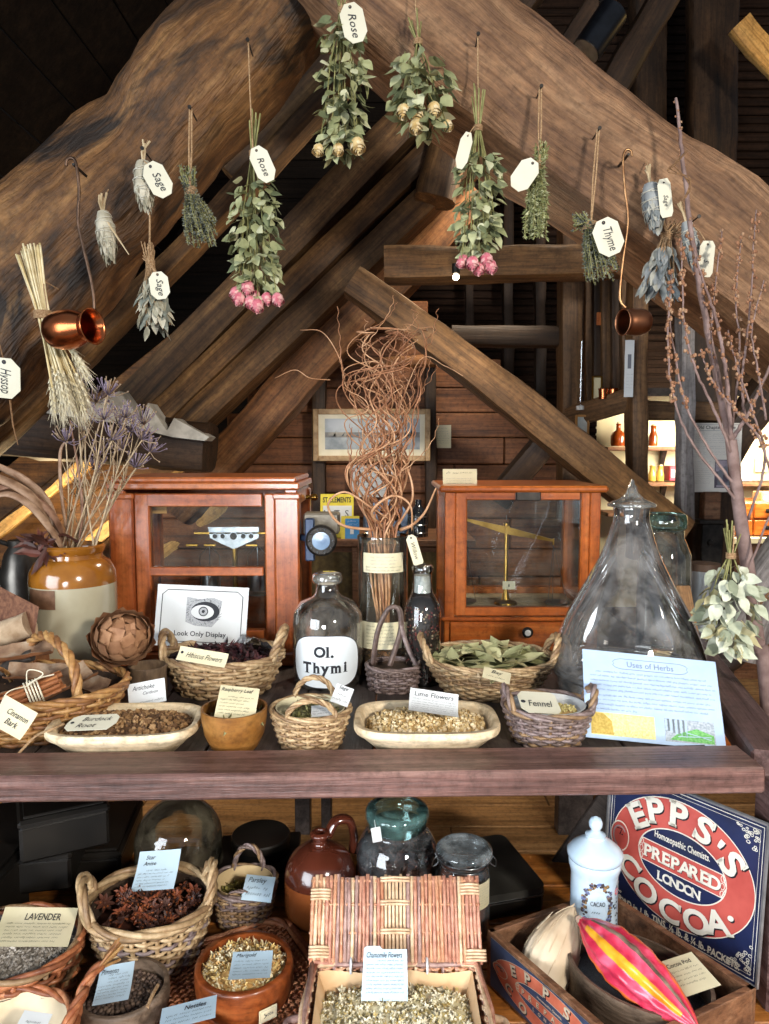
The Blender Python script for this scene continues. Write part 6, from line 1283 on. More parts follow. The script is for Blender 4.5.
# --- clip top jar
q = Vector((xat(464, 1.34, .5), 1.34, ZS)); t = thing('clip_top_jar', 'clip top glass jar of brown powder right of the hamper lid', 'jar', q); R = .049; mb = MB()
mb.lathe([(0, .004), (R * .95, 0), (R, .01), (R, .115), (R * .94, .13), (R * .86, .136), (R * .86, .148), (R * .95, .15)], 44); mb.build('jar_body', GLASS('clip_jar_glass', tint=(.95, .96, .97), edge=(.55, .6, .62), refl=2.4, dirt=.28, hazec='#aab2b6'), t, smooth=60)
mb = MB(); mb.lathe([(R * .9, .152), (R * 1.06, .153), (R * 1.10, .158), (R * 1.08, .166), (R * .96, .171), (R * .8, .170), (R * .7, .167), (0, .166)], 44); mb.build('lid', GLASS('clip_lid_glass', tint=(.84, .9, .92), edge=(.45, .52, .56), refl=2.6, dirt=.6, hazec='#c9d4da'), t, smooth=60)
mb = MB(); mb.tube([(math.cos(a) * R * .93, math.sin(a) * R * .93, .140) for a in [2 * PI * i / 40 for i in range(41)]], .0014, 5); mb.tube([(math.cos(a) * R * 1.08, math.sin(a) * R * 1.08, .154) for a in [2 * PI * i / 40 for i in range(41)]], .0012, 5)
for sg in (-1, 1): mb.tube(catmull([(sg * R * 1.05, -.012, .158), (sg * R * 1.2, -.01, .148), (sg * R * 1.22, 0, .13), (sg * R * 1.0, .0, .138), (sg * R * 1.1, .012, .15)], 6), .0013, 5)
mb.build('wire_clip', STEEL, t, smooth=180)
mb = MB(); mb.lathe([(0, .006), (R * .92, .006), (R * .93, .012), (R * .93, .085), (0, .085)], 36); tagp(mb.build('brown_powder', M('brown_powder', '#52281b', '#73402c', scale=260, rough=.95, bstr=.5), loc=q), 'reddish brown powder in the clip top jar', 'spice', kind='stuff')
sh = Sheet(R * 1.0, .05); [sh.scrib(sh.w * .15, sh.w * .9, sh.h * (.85 - .1 * i), sh.h * .04, 2, 140 + i) for i in range(8)]
mb = MB(); wrap(mb, sh, R + .0012, .095, .62); mb.build('jar_label', [PAPERY, INK, INKG], t, smooth=60)
# --- open hamper of chamomile
A_, B_ = P(314, 966, 1.10), P(477, 966, 1.10); hc = (A_ + B_) / 2; hw = (B_ - A_).length; zr_ = hc.z - ZS; hd = .19
t = thing('wicker_hamper', 'open rectangular wicker hamper full of chamomile flowers, lid up', 'hamper', (hc.x, hc.y, ZS)); rd = random.Random(40); ns = 34; mb = MB()
def wall(mb, a, b, h, n, rows, r):
    a, b = Vector(a), Vector(b); d = b - a; nn = Vector((-d.y, d.x, 0)).normalized()
    for i in range(n + 1): p_ = a + d * (i / n); mb.tube([p_, p_ + Vector((0, 0, h))], r, 5, m=rd.randrange(4))
    for j in range(rows): mb.tube([a + d * (i / (n * 2)) + nn * (r * 1.4 * math.cos(PI * i / 2 + PI / 4 + PI * (j % 2))) + Vector((0, 0, h * (j + .5) / rows)) for i in range(n * 2 + 1)], r * .85, 4, m=rd.randrange(4))
w2 = hw / 2 * 1.0; fw = w2 + .006
for a, b, n in (((-w2, 0, 0), (w2, 0, 0), 24), ((w2, 0, 0), (fw, -hd, 0), 18), ((fw, -hd, 0), (-fw, -hd, 0), 24), ((-fw, -hd, 0), (-w2, 0, 0), 18)): wall(mb, a, b, zr_, n, 12, .0032)
mb.build('wicker_body', WK_RED, t, smooth=180)
mb = MB(); rope(mb, [(x, y, zr_ + .003) for x, y in ((-w2, 0), (-w2 * .5, 0), (0, 0), (w2 * .5, 0), (w2, 0), (fw, -hd * .5), (fw, -hd), (0, -hd), (-fw, -hd), (-fw, -hd * .5), (-w2, 0))], .006, 3, 50, 4); mb.build('rim', WK_RED, t, smooth=180)
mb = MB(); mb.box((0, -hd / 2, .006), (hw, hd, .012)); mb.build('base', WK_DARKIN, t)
mb = MB()
for sg in (-1, 1): mb.tube(catmull([(sg * (fw + .004), -hd * .65, zr_ - .03), (sg * (fw + .024), -hd * .6, zr_ - .03), (sg * (fw + .026), -hd * .42, zr_ - .03), (sg * (fw + .004), -hd * .36, zr_ - .03)], 6), .006, 7, m=sg % 3)
mb.build('side_handles', WK_RED, t, smooth=180)
# lid, woven of upright rods
C_, D_ = P(310, 877, 1.165), P(476, 877, 1.165); up = (C_ - A_); lh = up.length; lw = (D_ - C_).length; ax = Vector((1, 0, 0)); un = Vector((0, up.y, up.z)).normalized(); nn = ax.cross(un)
Ml = frame_of(ax, un, ((A_.x + B_.x) / 2 - hc.x, A_.y - hc.y, A_.z - ZS)); mb = MB(); n = 46
for i in range(n):
    x = (i + .5) / n * lw - lw / 2; cen = abs(i - n / 2 + .5) < 3.2
    mb.tube([(x + rd.uniform(-.0008, .0008), .002, .002), (x, lh * .3, .0035 if i % 2 and not cen else -.0015), (x, lh * .62, -.0015 if i % 2 and not cen else .0035), (x + rd.uniform(-.001, .001), lh + rd.uniform(-.002, .004), .001)], .0033 if not cen else .0027, 6, m=rd.choice([0, 0, 1, 2, 3, 3]) if not cen else 1, Mx=Ml)
for y in (.08, .36, .68, .95):
    mb.tube([(-lw / 2 + lw * i / 60, lh * y, (-.0035 if i % 2 else .003) * (1 if y < .5 else -1)) for i in range(61)], .0022, 5, m=rd.randrange(4), Mx=Ml)
ld = mb.build('lid', WK_RED, t, smooth=180)
for x, y in ((-lw / 2 + .016, .74), (lw / 2 - .016, .80), (-lw / 2 + .016, .1), (lw / 2 - .010, .06)) + tuple((0, v) for v in (.36, .68, .95)):
    mb = MB(); w_ = .016 if x else .024
    for k in range(4 if x else 2): mb.tube(catmull([(x - w_, lh * y + k * .0045, .004), (x, lh * y + k * .0045 + .001, .0085), (x + w_, lh * y + k * .0045, .004)], 4), .0021, 5, m=1, Mx=Ml)
    mb.build('rod_binding', WK_RED, ld, smooth=180)
for px in (351, 427):
    mb = MB(); a = P(px, 966, 1.10) - Vector((hc.x, hc.y, ZS)); mb.tube([a + Vector((0, math.cos(q_) * .010, math.sin(q_) * .012)) for q_ in [2 * PI * i / 14 for i in range(15)]], .0022, 5); mb.build('hinge_tie', M('white_tie', '#b9bcc0', '#d3d6d8'), t, smooth=180)
mb = MB(); mb.grid(lambda u, v: ((u - .5) * (hw - .012) * (1 - .1 * v), -.008 - .02 * v + .003 * math.sin(u * 14), zr_ - .004 - .034 * v + .003 * noise.noise(Vector((u * 9, v * 2, 3)))), 30, 5)
for sg in (-1, 1): mb.grid(lambda u, v: (sg * (hw / 2 - .008 - .016 * v), -.006 - u * (hd - .012), zr_ - .004 - .034 * v + .003 * noise.noise(Vector((u * 9, v * 2, 7)))), 20, 5)
tagp(mb.build('paper_lining', M('kraft_paper_c', '#cba67a', '#dcbf98', scale=14, rough=.8), loc=(hc.x, hc.y, ZS)), 'tan paper lining the chamomile hamper', 'lining')
CHA = [M('cham_a', '#c9be98', '#dfd6b6', rough=.9), M('cham_b', '#d8cfb2', '#ece5ce', rough=.9), M('cham_c', '#a08a52', '#bca56a', rough=.9), M('cham_d', '#8f7f50', '#a89866', rough=.9)]
heap('chamomile_flowers', 'pale dried chamomile flowers heaped in the hamper', 'herb', (hc.x, hc.y - hd * .5, ZS + zr_ - .030), hw * .45, hd * .44, .018, floret, 1000, .0045, CHA, CHA[0], seed=16, sqr=5)
card('label_card', 'tall bluish card reading Chamomile Flowers standing in the hamper', (364, 946, 1.085), (409, 946, 1.085), (361, 1001, 1.035), lambda s, w, h: (s.text('Chamomile Flowers', w * .5, h * .83, h * .11, 1, fitw=w * .78, shear=.25), [s.scrib(w * (.35 if i == 0 else .1), w * .92, h * (.72 - .072 * i), h * .036, 1, 150 + i) for i in range(9)]), outline=NOTCH, paper=PAPERB)
# --- black box at the right, plank behind
a, b = G(503, 834, ZS + .055), G(547, 887, ZS + .055); d = (a - b); yw = math.atan2(d.y, d.x) - PI / 2
t = thing('deed_tin', 'wide flat black tin with rounded lid, right of the clip top jar', 'tin', (b.x, b.y, ZS), yw); w_ = .17; L_ = d.length; mb = MB(); mb.box((-w_ / 2, L_ / 2, .021), (w_ - .006, L_ - .006, .042), r=.008); mb.build('tin_body', BLACKTIN, t)
mb = MB(); mb.prism(rrect(-w_, 0, 0, L_, .018), .040, .056); mb.build('lid', M('dusty_black', '#1d1c19', '#3a3833', scale=9, rough=.5), t); mb = MB(); mb.prism(rrect(-w_ - .001, -.001, .001, L_ + .001, .018), .038, .0415); mb.build('bright_edge', STEEL, t)
# --- Epp's box
Ab, Bb, Cb = G(487, 929, .48), G(605, 888, .48), G(757, 988, .48); Db = Ab + (Cb - Bb); zb_ = ZS; hb_ = .48 - ZS
t = thing('cocoa_crate', 'wooden cocoa advertising box with a red and navy printed panel', 'box', (Ab.x, Ab.y, zb_)); O = Vector((Ab.x, Ab.y, zb_))
def panel(mb, a, b, th, h, m=0, inward=1):
    a, b = Vector(a), Vector(b); d = (b - a); d.z = 0; L = d.length; d.normalize(); nn = Vector((-d.y, d.x, 0)) * inward
    Mx = frame_of(d, nn, Vector((a.x, a.y, 0)) - Vector((O.x, O.y, 0))); 
    z0 = 0 if inward > 0 else 0
    mb.box((L / 2, th / 2, (h / 2) * 1), (L, th, h), m, Mx=Mx, r=.002)
for nm, a, b in (('side_panel', Ab, Bb), ('side_panel', Bb, Cb), ('side_panel', Cb, Db), ('front_panel', Db, Ab)):
    mb = MB(); d = (b - a); d.z = 0; L = d.length; d.normalize(); nn = Vector((0, 0, 1)).cross(d); cen = (Ab + Cb) / 2 - a
    if nn.dot(cen) < 0: nn = -nn
    Mx = Matrix(((d.x, nn.x, 0, a.x - O.x), (d.y, nn.y, 0, a.y - O.y), (0, 0, 1, 0), (0, 0, 0, 1)))
    mb.box((L / 2, .006, hb_ / 2), (L - (.0 if nm == 'front_panel' else .001), .012, hb_), Mx=Mx, r=.0015); pan = mb.build(nm, W_BOX, t)
    if nm == 'front_panel': front = (a, b, L, pan)
mb = MB(); pts = [v - O for v in (Ab, Bb, Cb, Db)]; n = 4
mb.add([Vector((v.x, v.y, .004)) for v in pts] + [Vector((v.x, v.y, .010)) for v in pts], [[3, 2, 1, 0], [4, 5, 6, 7]] + [[i, (i + 1) % 4, 4 + (i + 1) % 4, 4 + i] for i in range(4)]); mb.build('base', W_BOX, t, smooth=0)
# the printed design, shared by sign and box
def design(s, w, h, border=True, full=True):
    NAVY, CREAM, RED, BLK = 1, 2, 3, 4
    s.rect(0, 0, w, h, NAVY, 1)
    if border:
        for e, lw in ((.022, .006), (.040, .003)): s.line([(w * e, h * e * 1.3), (w - w * e, h * e * 1.3), (w - w * e, h - h * e * 1.3), (w * e, h - h * e * 1.3)], w * lw, CREAM, 2, closed=True)
        rd = random.Random(9)
        for cx, sx in ((.045, 1), (.955, -1)):
            for cy, sy in ((.06, 1), (.94, -1)):
                for i in range(26):
                    u, v = rd.random(), rd.random()
                    if u + v > 1: u, v = 1 - u, 1 - v
                    r_ = rd.uniform(.006, .011) * w; s.line(ell(w * cx + sx * u * w * .13, h * cy + sy * v * h * .17, r_, r_ * .8, 9), w * .004, CREAM, 2, closed=True)
    cx, cy, rx, ry = w * .5, h * (.505 if border else .5), w * .455, h * (.41 if border else .47)
    s.poly(ell(cx, cy, rx * 1.012, ry * 1.016, 64), CREAM, 2); s.poly(ell(cx, cy, rx, ry, 64), RED, 3)
    s.poly(ell(cx + w * .015, cy, rx * .625, ry * .53, 56), CREAM, 4); s.poly(ell(cx + w * .015, cy, rx * .61, ry * .51, 56), NAVY, 5)
    bw, bh = rx * .56, ry * .17; bx = cx + w * .015
    b = [(bx - bw, cy - bh), (bx + bw, cy - bh), (bx + bw * 1.04, cy - bh * .5), (bx + bw * 1.1, cy), (bx + bw * 1.04, cy + bh * .5), (bx + bw, cy + bh), (bx - bw, cy + bh), (bx - bw * 1.04, cy + bh * .5), (bx - bw * 1.1, cy), (bx - bw * 1.04, cy - bh * .5)]
    s.poly([(bx + (x - bx) * 1.02, cy + (y - cy) * 1.09) for x, y in b], CREAM, 6); s.poly(b, RED, 7)
    for sg in (-1, 1):
        for k in range(3): s.line(ell(bx + sg * bw * 1.02, cy + bh * (.7 * (k - 1)), bw * .045, bh * .3, 10), w * .004, CREAM, 8, closed=True)
    hl = h * .165
    for nm_, wd_, th0, th1, up_ in (("EPPS'S", 1, 142, 22, True), ('COCOA.', 1, 212, 322, False)):
        n_ = len(nm_); angs = (140, 116, 92, 67, 48, 31) if up_ else (211, 238, 265, 291, 313, 332)
        for i, ch in enumerate(nm_):
            a = math.radians(angs[i]); mx, my = rx * (.82 if up_ else .83), ry * (.79 if up_ else .80)
            x, y = cx + mx * math.cos(a), cy + my * math.sin(a); tx, ty = -mx * math.sin(a), my * math.cos(a)
            if up_: tx, ty = -tx, -ty
            rot = math.atan2(ty, tx) * (.80 if up_ else .6); k = (1.0 if up_ else .88) * (1 if border else 1.2) if ch not in "'." else .8
            if ch == '.': y -= hl * .1
            if ch == "'": y += hl * .1
            for dx, L_, mm in ((.007, 8, BLK), (0, 9, CREAM)): serif_letter(s, ch, x + dx * w, y - dx * w, hl * k, rot, mm, L_, sx=1.12 if ch not in "'." else 1.2)
    for i, ch in enumerate('PREPARED'):
        x = bx + bw * (-.84 + 1.68 * i / 7)
        for dx, L_, mm in ((.003, 8, BLK), (0, 9, CREAM)): serif_letter(s, ch, x + dx * w, cy - dx * w, bh * 1.2, 0, mm, L_, sx=1.02)
    s.text('Homœopathic Chemists.', bx, cy + ry * .32, h * .045, CREAM, fitw=rx * .78, layer=8, off=.02)
    for i, ch in enumerate('LONDON.'): 
        if ch == '.': s.text(ch, bx + rx * .30, cy - ry * .37, h * .012, CREAM, layer=8, off=.03)
        else: serif_letter(s, ch, bx + rx * .34 * (-.8 + 1.5 * i / 5), cy - ry * .32, h * .062, 0, CREAM, 8)
    lx, ly = cx - rx * .885, cy + ry * .02                                # round monogram at the left of the oval
    s.poly(ell(lx, ly, rx * .15, ry * .26, 28), CREAM, 8); s.poly(ell(lx, ly, rx * .135, ry * .238, 28), RED, 9); s.line(ell(lx, ly, rx * .10, ry * .17, 12, .6, 4.4), w * .008, 5, 10); s.line([(lx - rx * .05, ly + ry * .12), (lx + rx * .03, ly + ry * .13), (lx, ly + ry * .03), (lx + rx * .05, ly + ry * .04)], w * .008, BLK, 10)
    if border: s.text('SOLD in 1 lb. TINS, ½ lb. & ¼ lb. PACKETS.', cx, h * .062, h * .045, CREAM, fitw=w * .80, layer=3, off=.03)
SIGN = [M('sign_edge', '#8f8c86', '#b3b0aa', scale=20, rough=.5), M('sign_navy', '#141d3c', '#1f2a50', scale=14, rough=.35, coat=.3), M('sign_cream', '#cfcabb', '#e0dccf', scale=14, rough=.4), M('sign_red', '#a8433c', '#c25a50', scale=14, rough=.4, coat=.2), M('sign_black', '#101218', '#1b1d26', rough=.4), M('sign_grey', '#7d7a7c', '#9c9a9c', rough=.4)]
sh = Sheet(front[2] * .92, hb_ * .86); design(sh, sh.w, sh.h, border=False)
dF = (front[0] - front[1]); 
a, b = Ab, Db; d = (b - a); d.z = 0; d.normalize(); nn = Vector((d.y, -d.x, 0)); nn = nn if nn.dot(a - (Ab + Cb) / 2) > 0 else -nn
dd = d if d.cross(Vector((0, 0, 1))).dot(nn) > 0 else -d; o0 = (a if dd == d else b) + dd * front[2] * .04
mb = MB(); sh.flush(mb, Mx=frame_of(dd, (0, 0, 1), Vector((o0.x, o0.y, ZS + hb_ * .07)) + nn * .0012 - O), eps=.0002, thick=.0008, nx=2, ny=2)
o = mb.build('printed_panel', [SIGN[0], M('print_navy', '#22304d', '#3a4661', scale=30, rough=.7), M('print_cream', '#b3a58e', '#cdbfa6', scale=30, rough=.7), M('print_red', '#b0573f', '#cc7256', scale=30, rough=.7), SIGN[4], SIGN[5]], t, smooth=0)
# the enamel sign leaning at the back of the box
Ls, Rs = P(603, 902, 1.375), P(757, 988, 1.135); Tl = P(603, 762, 1.40); 
ex = Rs - Ls; 
t = thing('enamel_sign', 'navy and red enamel sign', 'sign', Ls); hs = .262; ws = ex.length
exn = Vector((ex.x, ex.y, 0)).normalized(); lean = Vector((exn.y, -exn.x, 0)) * -.06 + Vector((0, 0, 1)); z0 = ZS + .006
Ms = frame_of(exn, lean, Vector((0, 0, 0))); wS = Vector((ex.x, ex.y, 0)).length
sh = Sheet(wS, P(757, 988, 1.135).z - 0 and (P(765, 823, 1.15).z - P(757, 988, 1.135).z)); hs = sh.h
sh = Sheet(wS, hs); design(sh, wS, hs); mb = MB(); sh.flush(mb, Mx=Ms, eps=.00022, thick=.004, nx=2, ny=2)
mb.build('sign_face', SIGN, t, smooth=0); mb = MB()
for a, b in (((0, 0), (wS, 0)), ((wS, 0), (wS, hs)), ((wS, hs), (0, hs)), ((0, hs), (0, 0))): mb.tube([Ms @ Vector((*a, .001)), Ms @ Vector((*b, .001))], .0035, 6)
mb.build('metal_frame', M('galvanised', '#8d8f92', '#b5b7ba', scale=30, rough=.4, metal=.8), t)
t['label'] = 'navy and red enamel cocoa sign leaning at the back of the wooden box'
base = P(757, 988, 1.135); t.location = Vector((base.x, base.y, base.z)) - exn * wS
# white cocoa jar
q = Vector((xat(595, 1.255, .5), 1.262, ZS + .011)); zz_ = lambda py: P(595, py, 1.262).z - ZS - .011; k = mpp(q + Vector((0, 0, .12)))
t = thing('ceramic_jar', 'pale blue white ceramic drug jar with a knobbed lid inside the cocoa box', 'jar', q); POR = M('porcelain', '#b9d0e2', '#c9dcea', rough=.12, coat=.7, bstr=0); R = 24 * k; mb = MB()
mb.lathe([(0, 0), (R * 1.03, 0), (R * 1.05, .01), (R * .97, .018), (R * .96, zz_(872)), (R * 1.0, zz_(868)), (R * 1.06, zz_(863)), (R * 1.06, zz_(859)), (R * .98, zz_(856)), (0, zz_(856))], 48); mb.build('jar_body', POR, t, smooth=50)
mb = MB(); mb.lathe([(0, zz_(858)), (R * 1.06, zz_(857)), (R * 1.13, zz_(854)), (R * 1.12, zz_(850)), (R * .92, zz_(845)), (R * .62, zz_(840)), (R * .40, zz_(837)), (R * .42, zz_(834)), (R * .26, zz_(832)), (R * .16, zz_(830)), (R * .27, zz_(826)), (R * .28, zz_(822)), (R * .20, zz_(818)), (0, zz_(816))], 44); mb.build('lid', POR, t, smooth=60)
zt_ = zz_(872); zl = .04; sh = Sheet(R * 3.0, zt_ - zl); rd = random.Random(7); cx, cy = sh.w * .42, sh.h * .64
for i in range(150):
    a = rd.uniform(0, 6.28); f = rd.uniform(.86, 1.16); x, y = cx + math.cos(a) * sh.w * .19 * f, cy + math.sin(a) * sh.h * .37 * f; r_ = rd.uniform(.0022, .004); sh.poly(ell(x, y, r_, r_ * .8, 7), rd.choice([1, 1, 2, 5]), 2 + i % 2)
sh.poly(ell(cx, cy, sh.w * .145, sh.h * .27, 24), 3, 5); sh.text('CACAO', cx, cy + sh.h * .06, sh.h * .075, 4, fitw=sh.w * .2, layer=7); sh.scrib(cx - sh.w * .08, cx + sh.w * .08, cy - sh.h * .08, sh.h * .05, 4, 3, layer=7)
for i in range(46):
    x, y = sh.w * rd.uniform(.64, .88), sh.h * rd.uniform(.1, .95)
    if abs(x / sh.w - .76 - .05 * math.sin(y / sh.h * 7)) < .05: sh.poly(ell(x, y, rd.uniform(.001, .0026), rd.uniform(.0015, .003), 7), rd.choice([1, 4, 5]), 2)
for i in range(12): a = rd.uniform(0, 6.28); sh.poly(ell(sh.w * .74 + math.cos(a) * .005, sh.h * .84 + math.sin(a) * .005, .0024, .002, 7), 6, 3)
for i in range(22): sh.poly(ell(sh.w * rd.uniform(.2, .7), sh.h * rd.uniform(-.02, .12), .0022, .0015, 6), rd.choice([1, 5]), 2)
tmp = MB(); mb = MB()
for vs, fs, m, L_ in sh.parts: mb.add([((R * .965 + .0004 + .0001 * L_) * math.sin((x - sh.w * .42) / R - .12), -(R * .965 + .0004 + .0001 * L_) * math.cos((x - sh.w * .42) / R - .12), zl + y) for x, y in vs], fs, m)
mb.build('painted_wreath', [POR, M('wreath_brown', '#3d3638', '#5a5052', rough=.3), M('wreath_gold', '#8f6f42', '#a98a5a', rough=.3), POR, INK, M('wreath_blue', '#5a6a9a', '#7484b0', rough=.3), M('flower_red', '#b0505a', '#c87078', rough=.3)], t, smooth=0)
# oval sieve, cocoa pod, half husk and card in the box
p = Vector((xat(641, 1.09, .47), 1.105, ZS + .012)); t = thing('oval_sieve', 'oval bent wood sieve with dark mesh lying in the cocoa box', 'sieve', p, -.75); mb = MB(); RX, RY, hS = .116, .084, .085
mb.lathe([(1 - .0, 0), (1.0, hS), (.945, hS), (.945, 0)], 56, 0, sx=RX, sy=RY, close=True); mb.build('wooden_hoop', W_BOWLG, t, smooth=50)
mb = MB(); mb.lathe([(0, .046), (.95, .05), (.95, .046), (0, .043)], 48, 0, sx=RX, sy=RY); mb.build('sieve_mesh', M('sieve_mesh', '#26282c', '#45484e', scale=420, rough=.5, metal=.3), t)
POD = [M('pod_red', '#a81d38', '#cc3450', scale=26, rough=.3, coat=.5, c3='#e0607a'), M('pod_yellow', '#d07a14', '#eeb030', scale=26, rough=.3, coat=.5), M('pod_groove', '#4d3a30', '#8a7462', scale=40, rough=.6), M('pod_orange', '#c24a1c', '#de7436', scale=26, rough=.3, coat=.5)]
e0, e1 = P(581, 921, 1.17), P(699, 1030, .985); t = thing('cocoa_pod', 'shiny red and yellow painted cocoa pod lying on the sieve', 'cocoa pod', (e0 + e1) / 2); ax = (e1 - e0); Lp = ax.length; axn = ax.normalized(); mb = MB(); nu, nv = 60, 40; Rp = .039
vw = (EYE - (e0 + e1) / 2).normalized(); s1 = (vw - axn * vw.dot(axn)).normalized(); s2 = axn.cross(s1)
def podpt(u, v):
    a = 2 * PI * u; r_ = Rp * math.sin(PI * min(.985, max(.02, v)) ** .88) ** .72 * (1 + .08 * math.cos(10 * a) + .10 * noise.noise(Vector((math.cos(a) * 3, math.sin(a) * 3, v * 16))))
    return axn * (Lp * (v - .5)) + (s1 * math.cos(a) + s2 * math.sin(a)) * r_
vs = [podpt(i / nu, j / nv) for j in range(nv + 1) for i in range(nu)]; fs = []; ms = []
for j in range(nv):
    for i in range(nu):
        fs.append([j * nu + i, j * nu + (i + 1) % nu, (j + 1) * nu + (i + 1) % nu, (j + 1) * nu + i]); a = (i + .5) / nu
        q_ = (a + .5) % 1 - .5
        ms.append(1 if -.022 < q_ + .0 < .05 and 3 < j < 36 else (2 if -.115 < q_ < -.085 and j > 3 else (3 if abs(abs(q_) - .2) < .02 else 0)))
mb.add(vs, fs, ms); mb.build('pod_body', POD, t, smooth=180)
mb = MB(); mb.tube(catmull([podpt(0, 0.0), e0 - (e0 + e1) / 2 - axn * .006], 3), .006, 8); mb.build('stalk', POD[2], t)
# husk
p = P(546, 952, 1.155); t = thing('cocoa_husk', 'pale fibrous half husk leaning in the corner of the cocoa box', 'husk', p); mb = MB(); tip, bot = P(574, 907, 1.215) - p, P(538, 985, 1.135) - p
axn = (tip - bot).normalized(); s1 = Vector((.75, .1, -.3)); s1 = (s1 - axn * s1.dot(axn)).normalized(); s2 = axn.cross(s1); Lh_ = (tip - bot).length
mb.grid(lambda u, v: bot + axn * Lh_ * v + (s1 * math.cos(2 * PI * u) * .043 + s2 * math.sin(2 * PI * u) * .034) * (math.sin(PI * (.30 + .70 * v)) ** .8 + .03) * (1 + .04 * math.sin(u * 90)), 48, 16, wrapu=True)
mb.build('husk_body', M('husk_fibre', '#8a6844', '#c9b69a', scale=6, rough=.9, bstr=.6, c3='#ddd2bf', stretch=(1, 1, .5)), t, smooth=180)
mb = MB(); rd = random.Random(2)
for i in range(60):
    u, v = rd.random(), rd.uniform(.05, .9); f = lambda v_: bot + axn * Lh_ * v_ + (s1 * math.cos(2 * PI * u) * .044 + s2 * math.sin(2 * PI * u) * .035) * (math.sin(PI * (.30 + .70 * v_)) ** .8 + .05)
    mb.tube([f(v), f(min(1, v + .12)), f(min(1, v + .22)) + Vector((rd.uniform(-.004, .004),) * 3)], .0005, 3)
mb.build('fibres', M('pale_fibre', '#b39a78', '#d9ccb4'), t)
card('label_card', 'cream printed card reading Cocoa Pod beside the red pod', (662, 962, 1.10), (699, 950, 1.115), (682, 998, 1.03), lambda s, w, h: (s.text('Cocoa Pod', w * .5, h * .8, h * .12, 1, fitw=w * .62), [s.scrib(w * .14, w * .9, h * (.62 - .12 * i), h * .05, 1, 170 + i) for i in range(4)]), paper=PAPERY)
# dark plank leaning behind the sign
a, b = P(528, 905, 1.56), P(606, 792, 1.60); mb = MB(); d = (b - a).normalized(); L_ = (b - a).length + .02
o = mb.box((0, 0, 0), (L_ * 1.15, .09, .014), r=.003); o = mb.build('dark_board', W_TOP); o.matrix_world = frame_of(d, (0, 0.25, 1), (a + b) / 2 + Vector((.03, .0, -.02))); tagp(o, 'dark grey board leaning behind the ceramic jar and sign', 'board')
# ================================================================ HANGING FROM THE CRUCK TIMBERS
LEAF = [M('dry_leaf_a', '#6c7048', '#9a9c70', scale=30, rough=.8), M('dry_leaf_b', '#8a8d60', '#b4b68c', scale=30, rough=.8), M('dry_leaf_c', '#4f5638', '#727a56', scale=30, rough=.8), M('dry_leaf_d', '#a6a67c', '#c9c8a6', scale=30, rough=.8)]
STEMG = M('dry_stem', '#6d6a3a', '#93905c', scale=60, rough=.8)
PINK = [M('rose_pink_a', '#bc5868', '#d88a92', scale=60, rough=.8), M('rose_pink_b', '#d08e90', '#e8bcb4', scale=60, rough=.8), M('rose_calyx', '#7a8050', '#9aa070', rough=.8)]
CREAMR = [M('rose_cream_a', '#c7a465', '#e0c894', scale=60, rough=.8), M('rose_cream_b', '#d8c090', '#ecdcb8', scale=60, rough=.8), bpy.data.materials['rose_calyx']]
def tag_on(parent, loc, ang, w, h, text, label, tilt=0.15, yaw=0.0, outline=TAG6, ts=.5, hole=True):
    sh = Sheet(w, h)
    if text: sh.text(text, w * .5, h * .43, w * .34 * ts * 2, 1, rot=-PI / 2, fitw=h * .62, shear=.3)
    if hole: sh.poly(ell(w * .5, h * .9, w * .07, w * .07, 10), 1)
    mb = MB(); sh.flush(mb, outline=[(x * w, y * h) for x, y in outline], Mx=trs(-w / 2, -h * .9), thick=.0008)
    o = mb.build('paper_tag', [TAGP, INK], parent, smooth=0); o.matrix_local = Matrix.Translation(loc) @ rotz(yaw) @ Matrix.Rotation(ang, 4, 'Y') @ Matrix.Rotation(tilt, 4, 'X') @ FACE
    if label: o['label'] = label
    return o
def rosehead(name, parent, p, d, s, mats, rd):
    mb = MB(); d = Vector(d).normalized(); u = d.orthogonal().normalized(); v = d.cross(u)
    for ly, (n, rr, op) in enumerate(((3, .25, .05), (4, .42, .15), (5, .6, .3), (5, .72, .45))):
        for k in range(n):
            a = 2 * PI * k / n + ly * .7 + rd.uniform(-.2, .2)
            def f(x, y):
                aa = a + (x - .5) * 2.0; r_ = s * rr * min(1, .34 + 2.2 * y) * (1.0 - .22 * y) * (1 + op * y * y * .8) * (1 + .08 * noise.noise(Vector((x * 4, y * 4, k + ly * 9.1))))
                return Vector(p) + (u * math.cos(aa) + v * math.sin(aa)) * r_ + d * s * (y * (1.9 - .16 * ly) - .35 * abs(x - .5) * y)
            mb.grid(f, 6, 5, (ly + k) % 2)
    for k in range(5): a = k * 1.256; mb.leaf(Vector(p) - d * .002, d * .8 + (u * math.cos(a) + v * math.sin(a)) * .7, -(u * math.cos(a) + v * math.sin(a)) , s * .9, s * .3, 2, .2, .2, seg=2)
    mb.ball(Vector(p), s * .28, m=2, n=7)
    return mb.build(name, mats, parent, smooth=180)
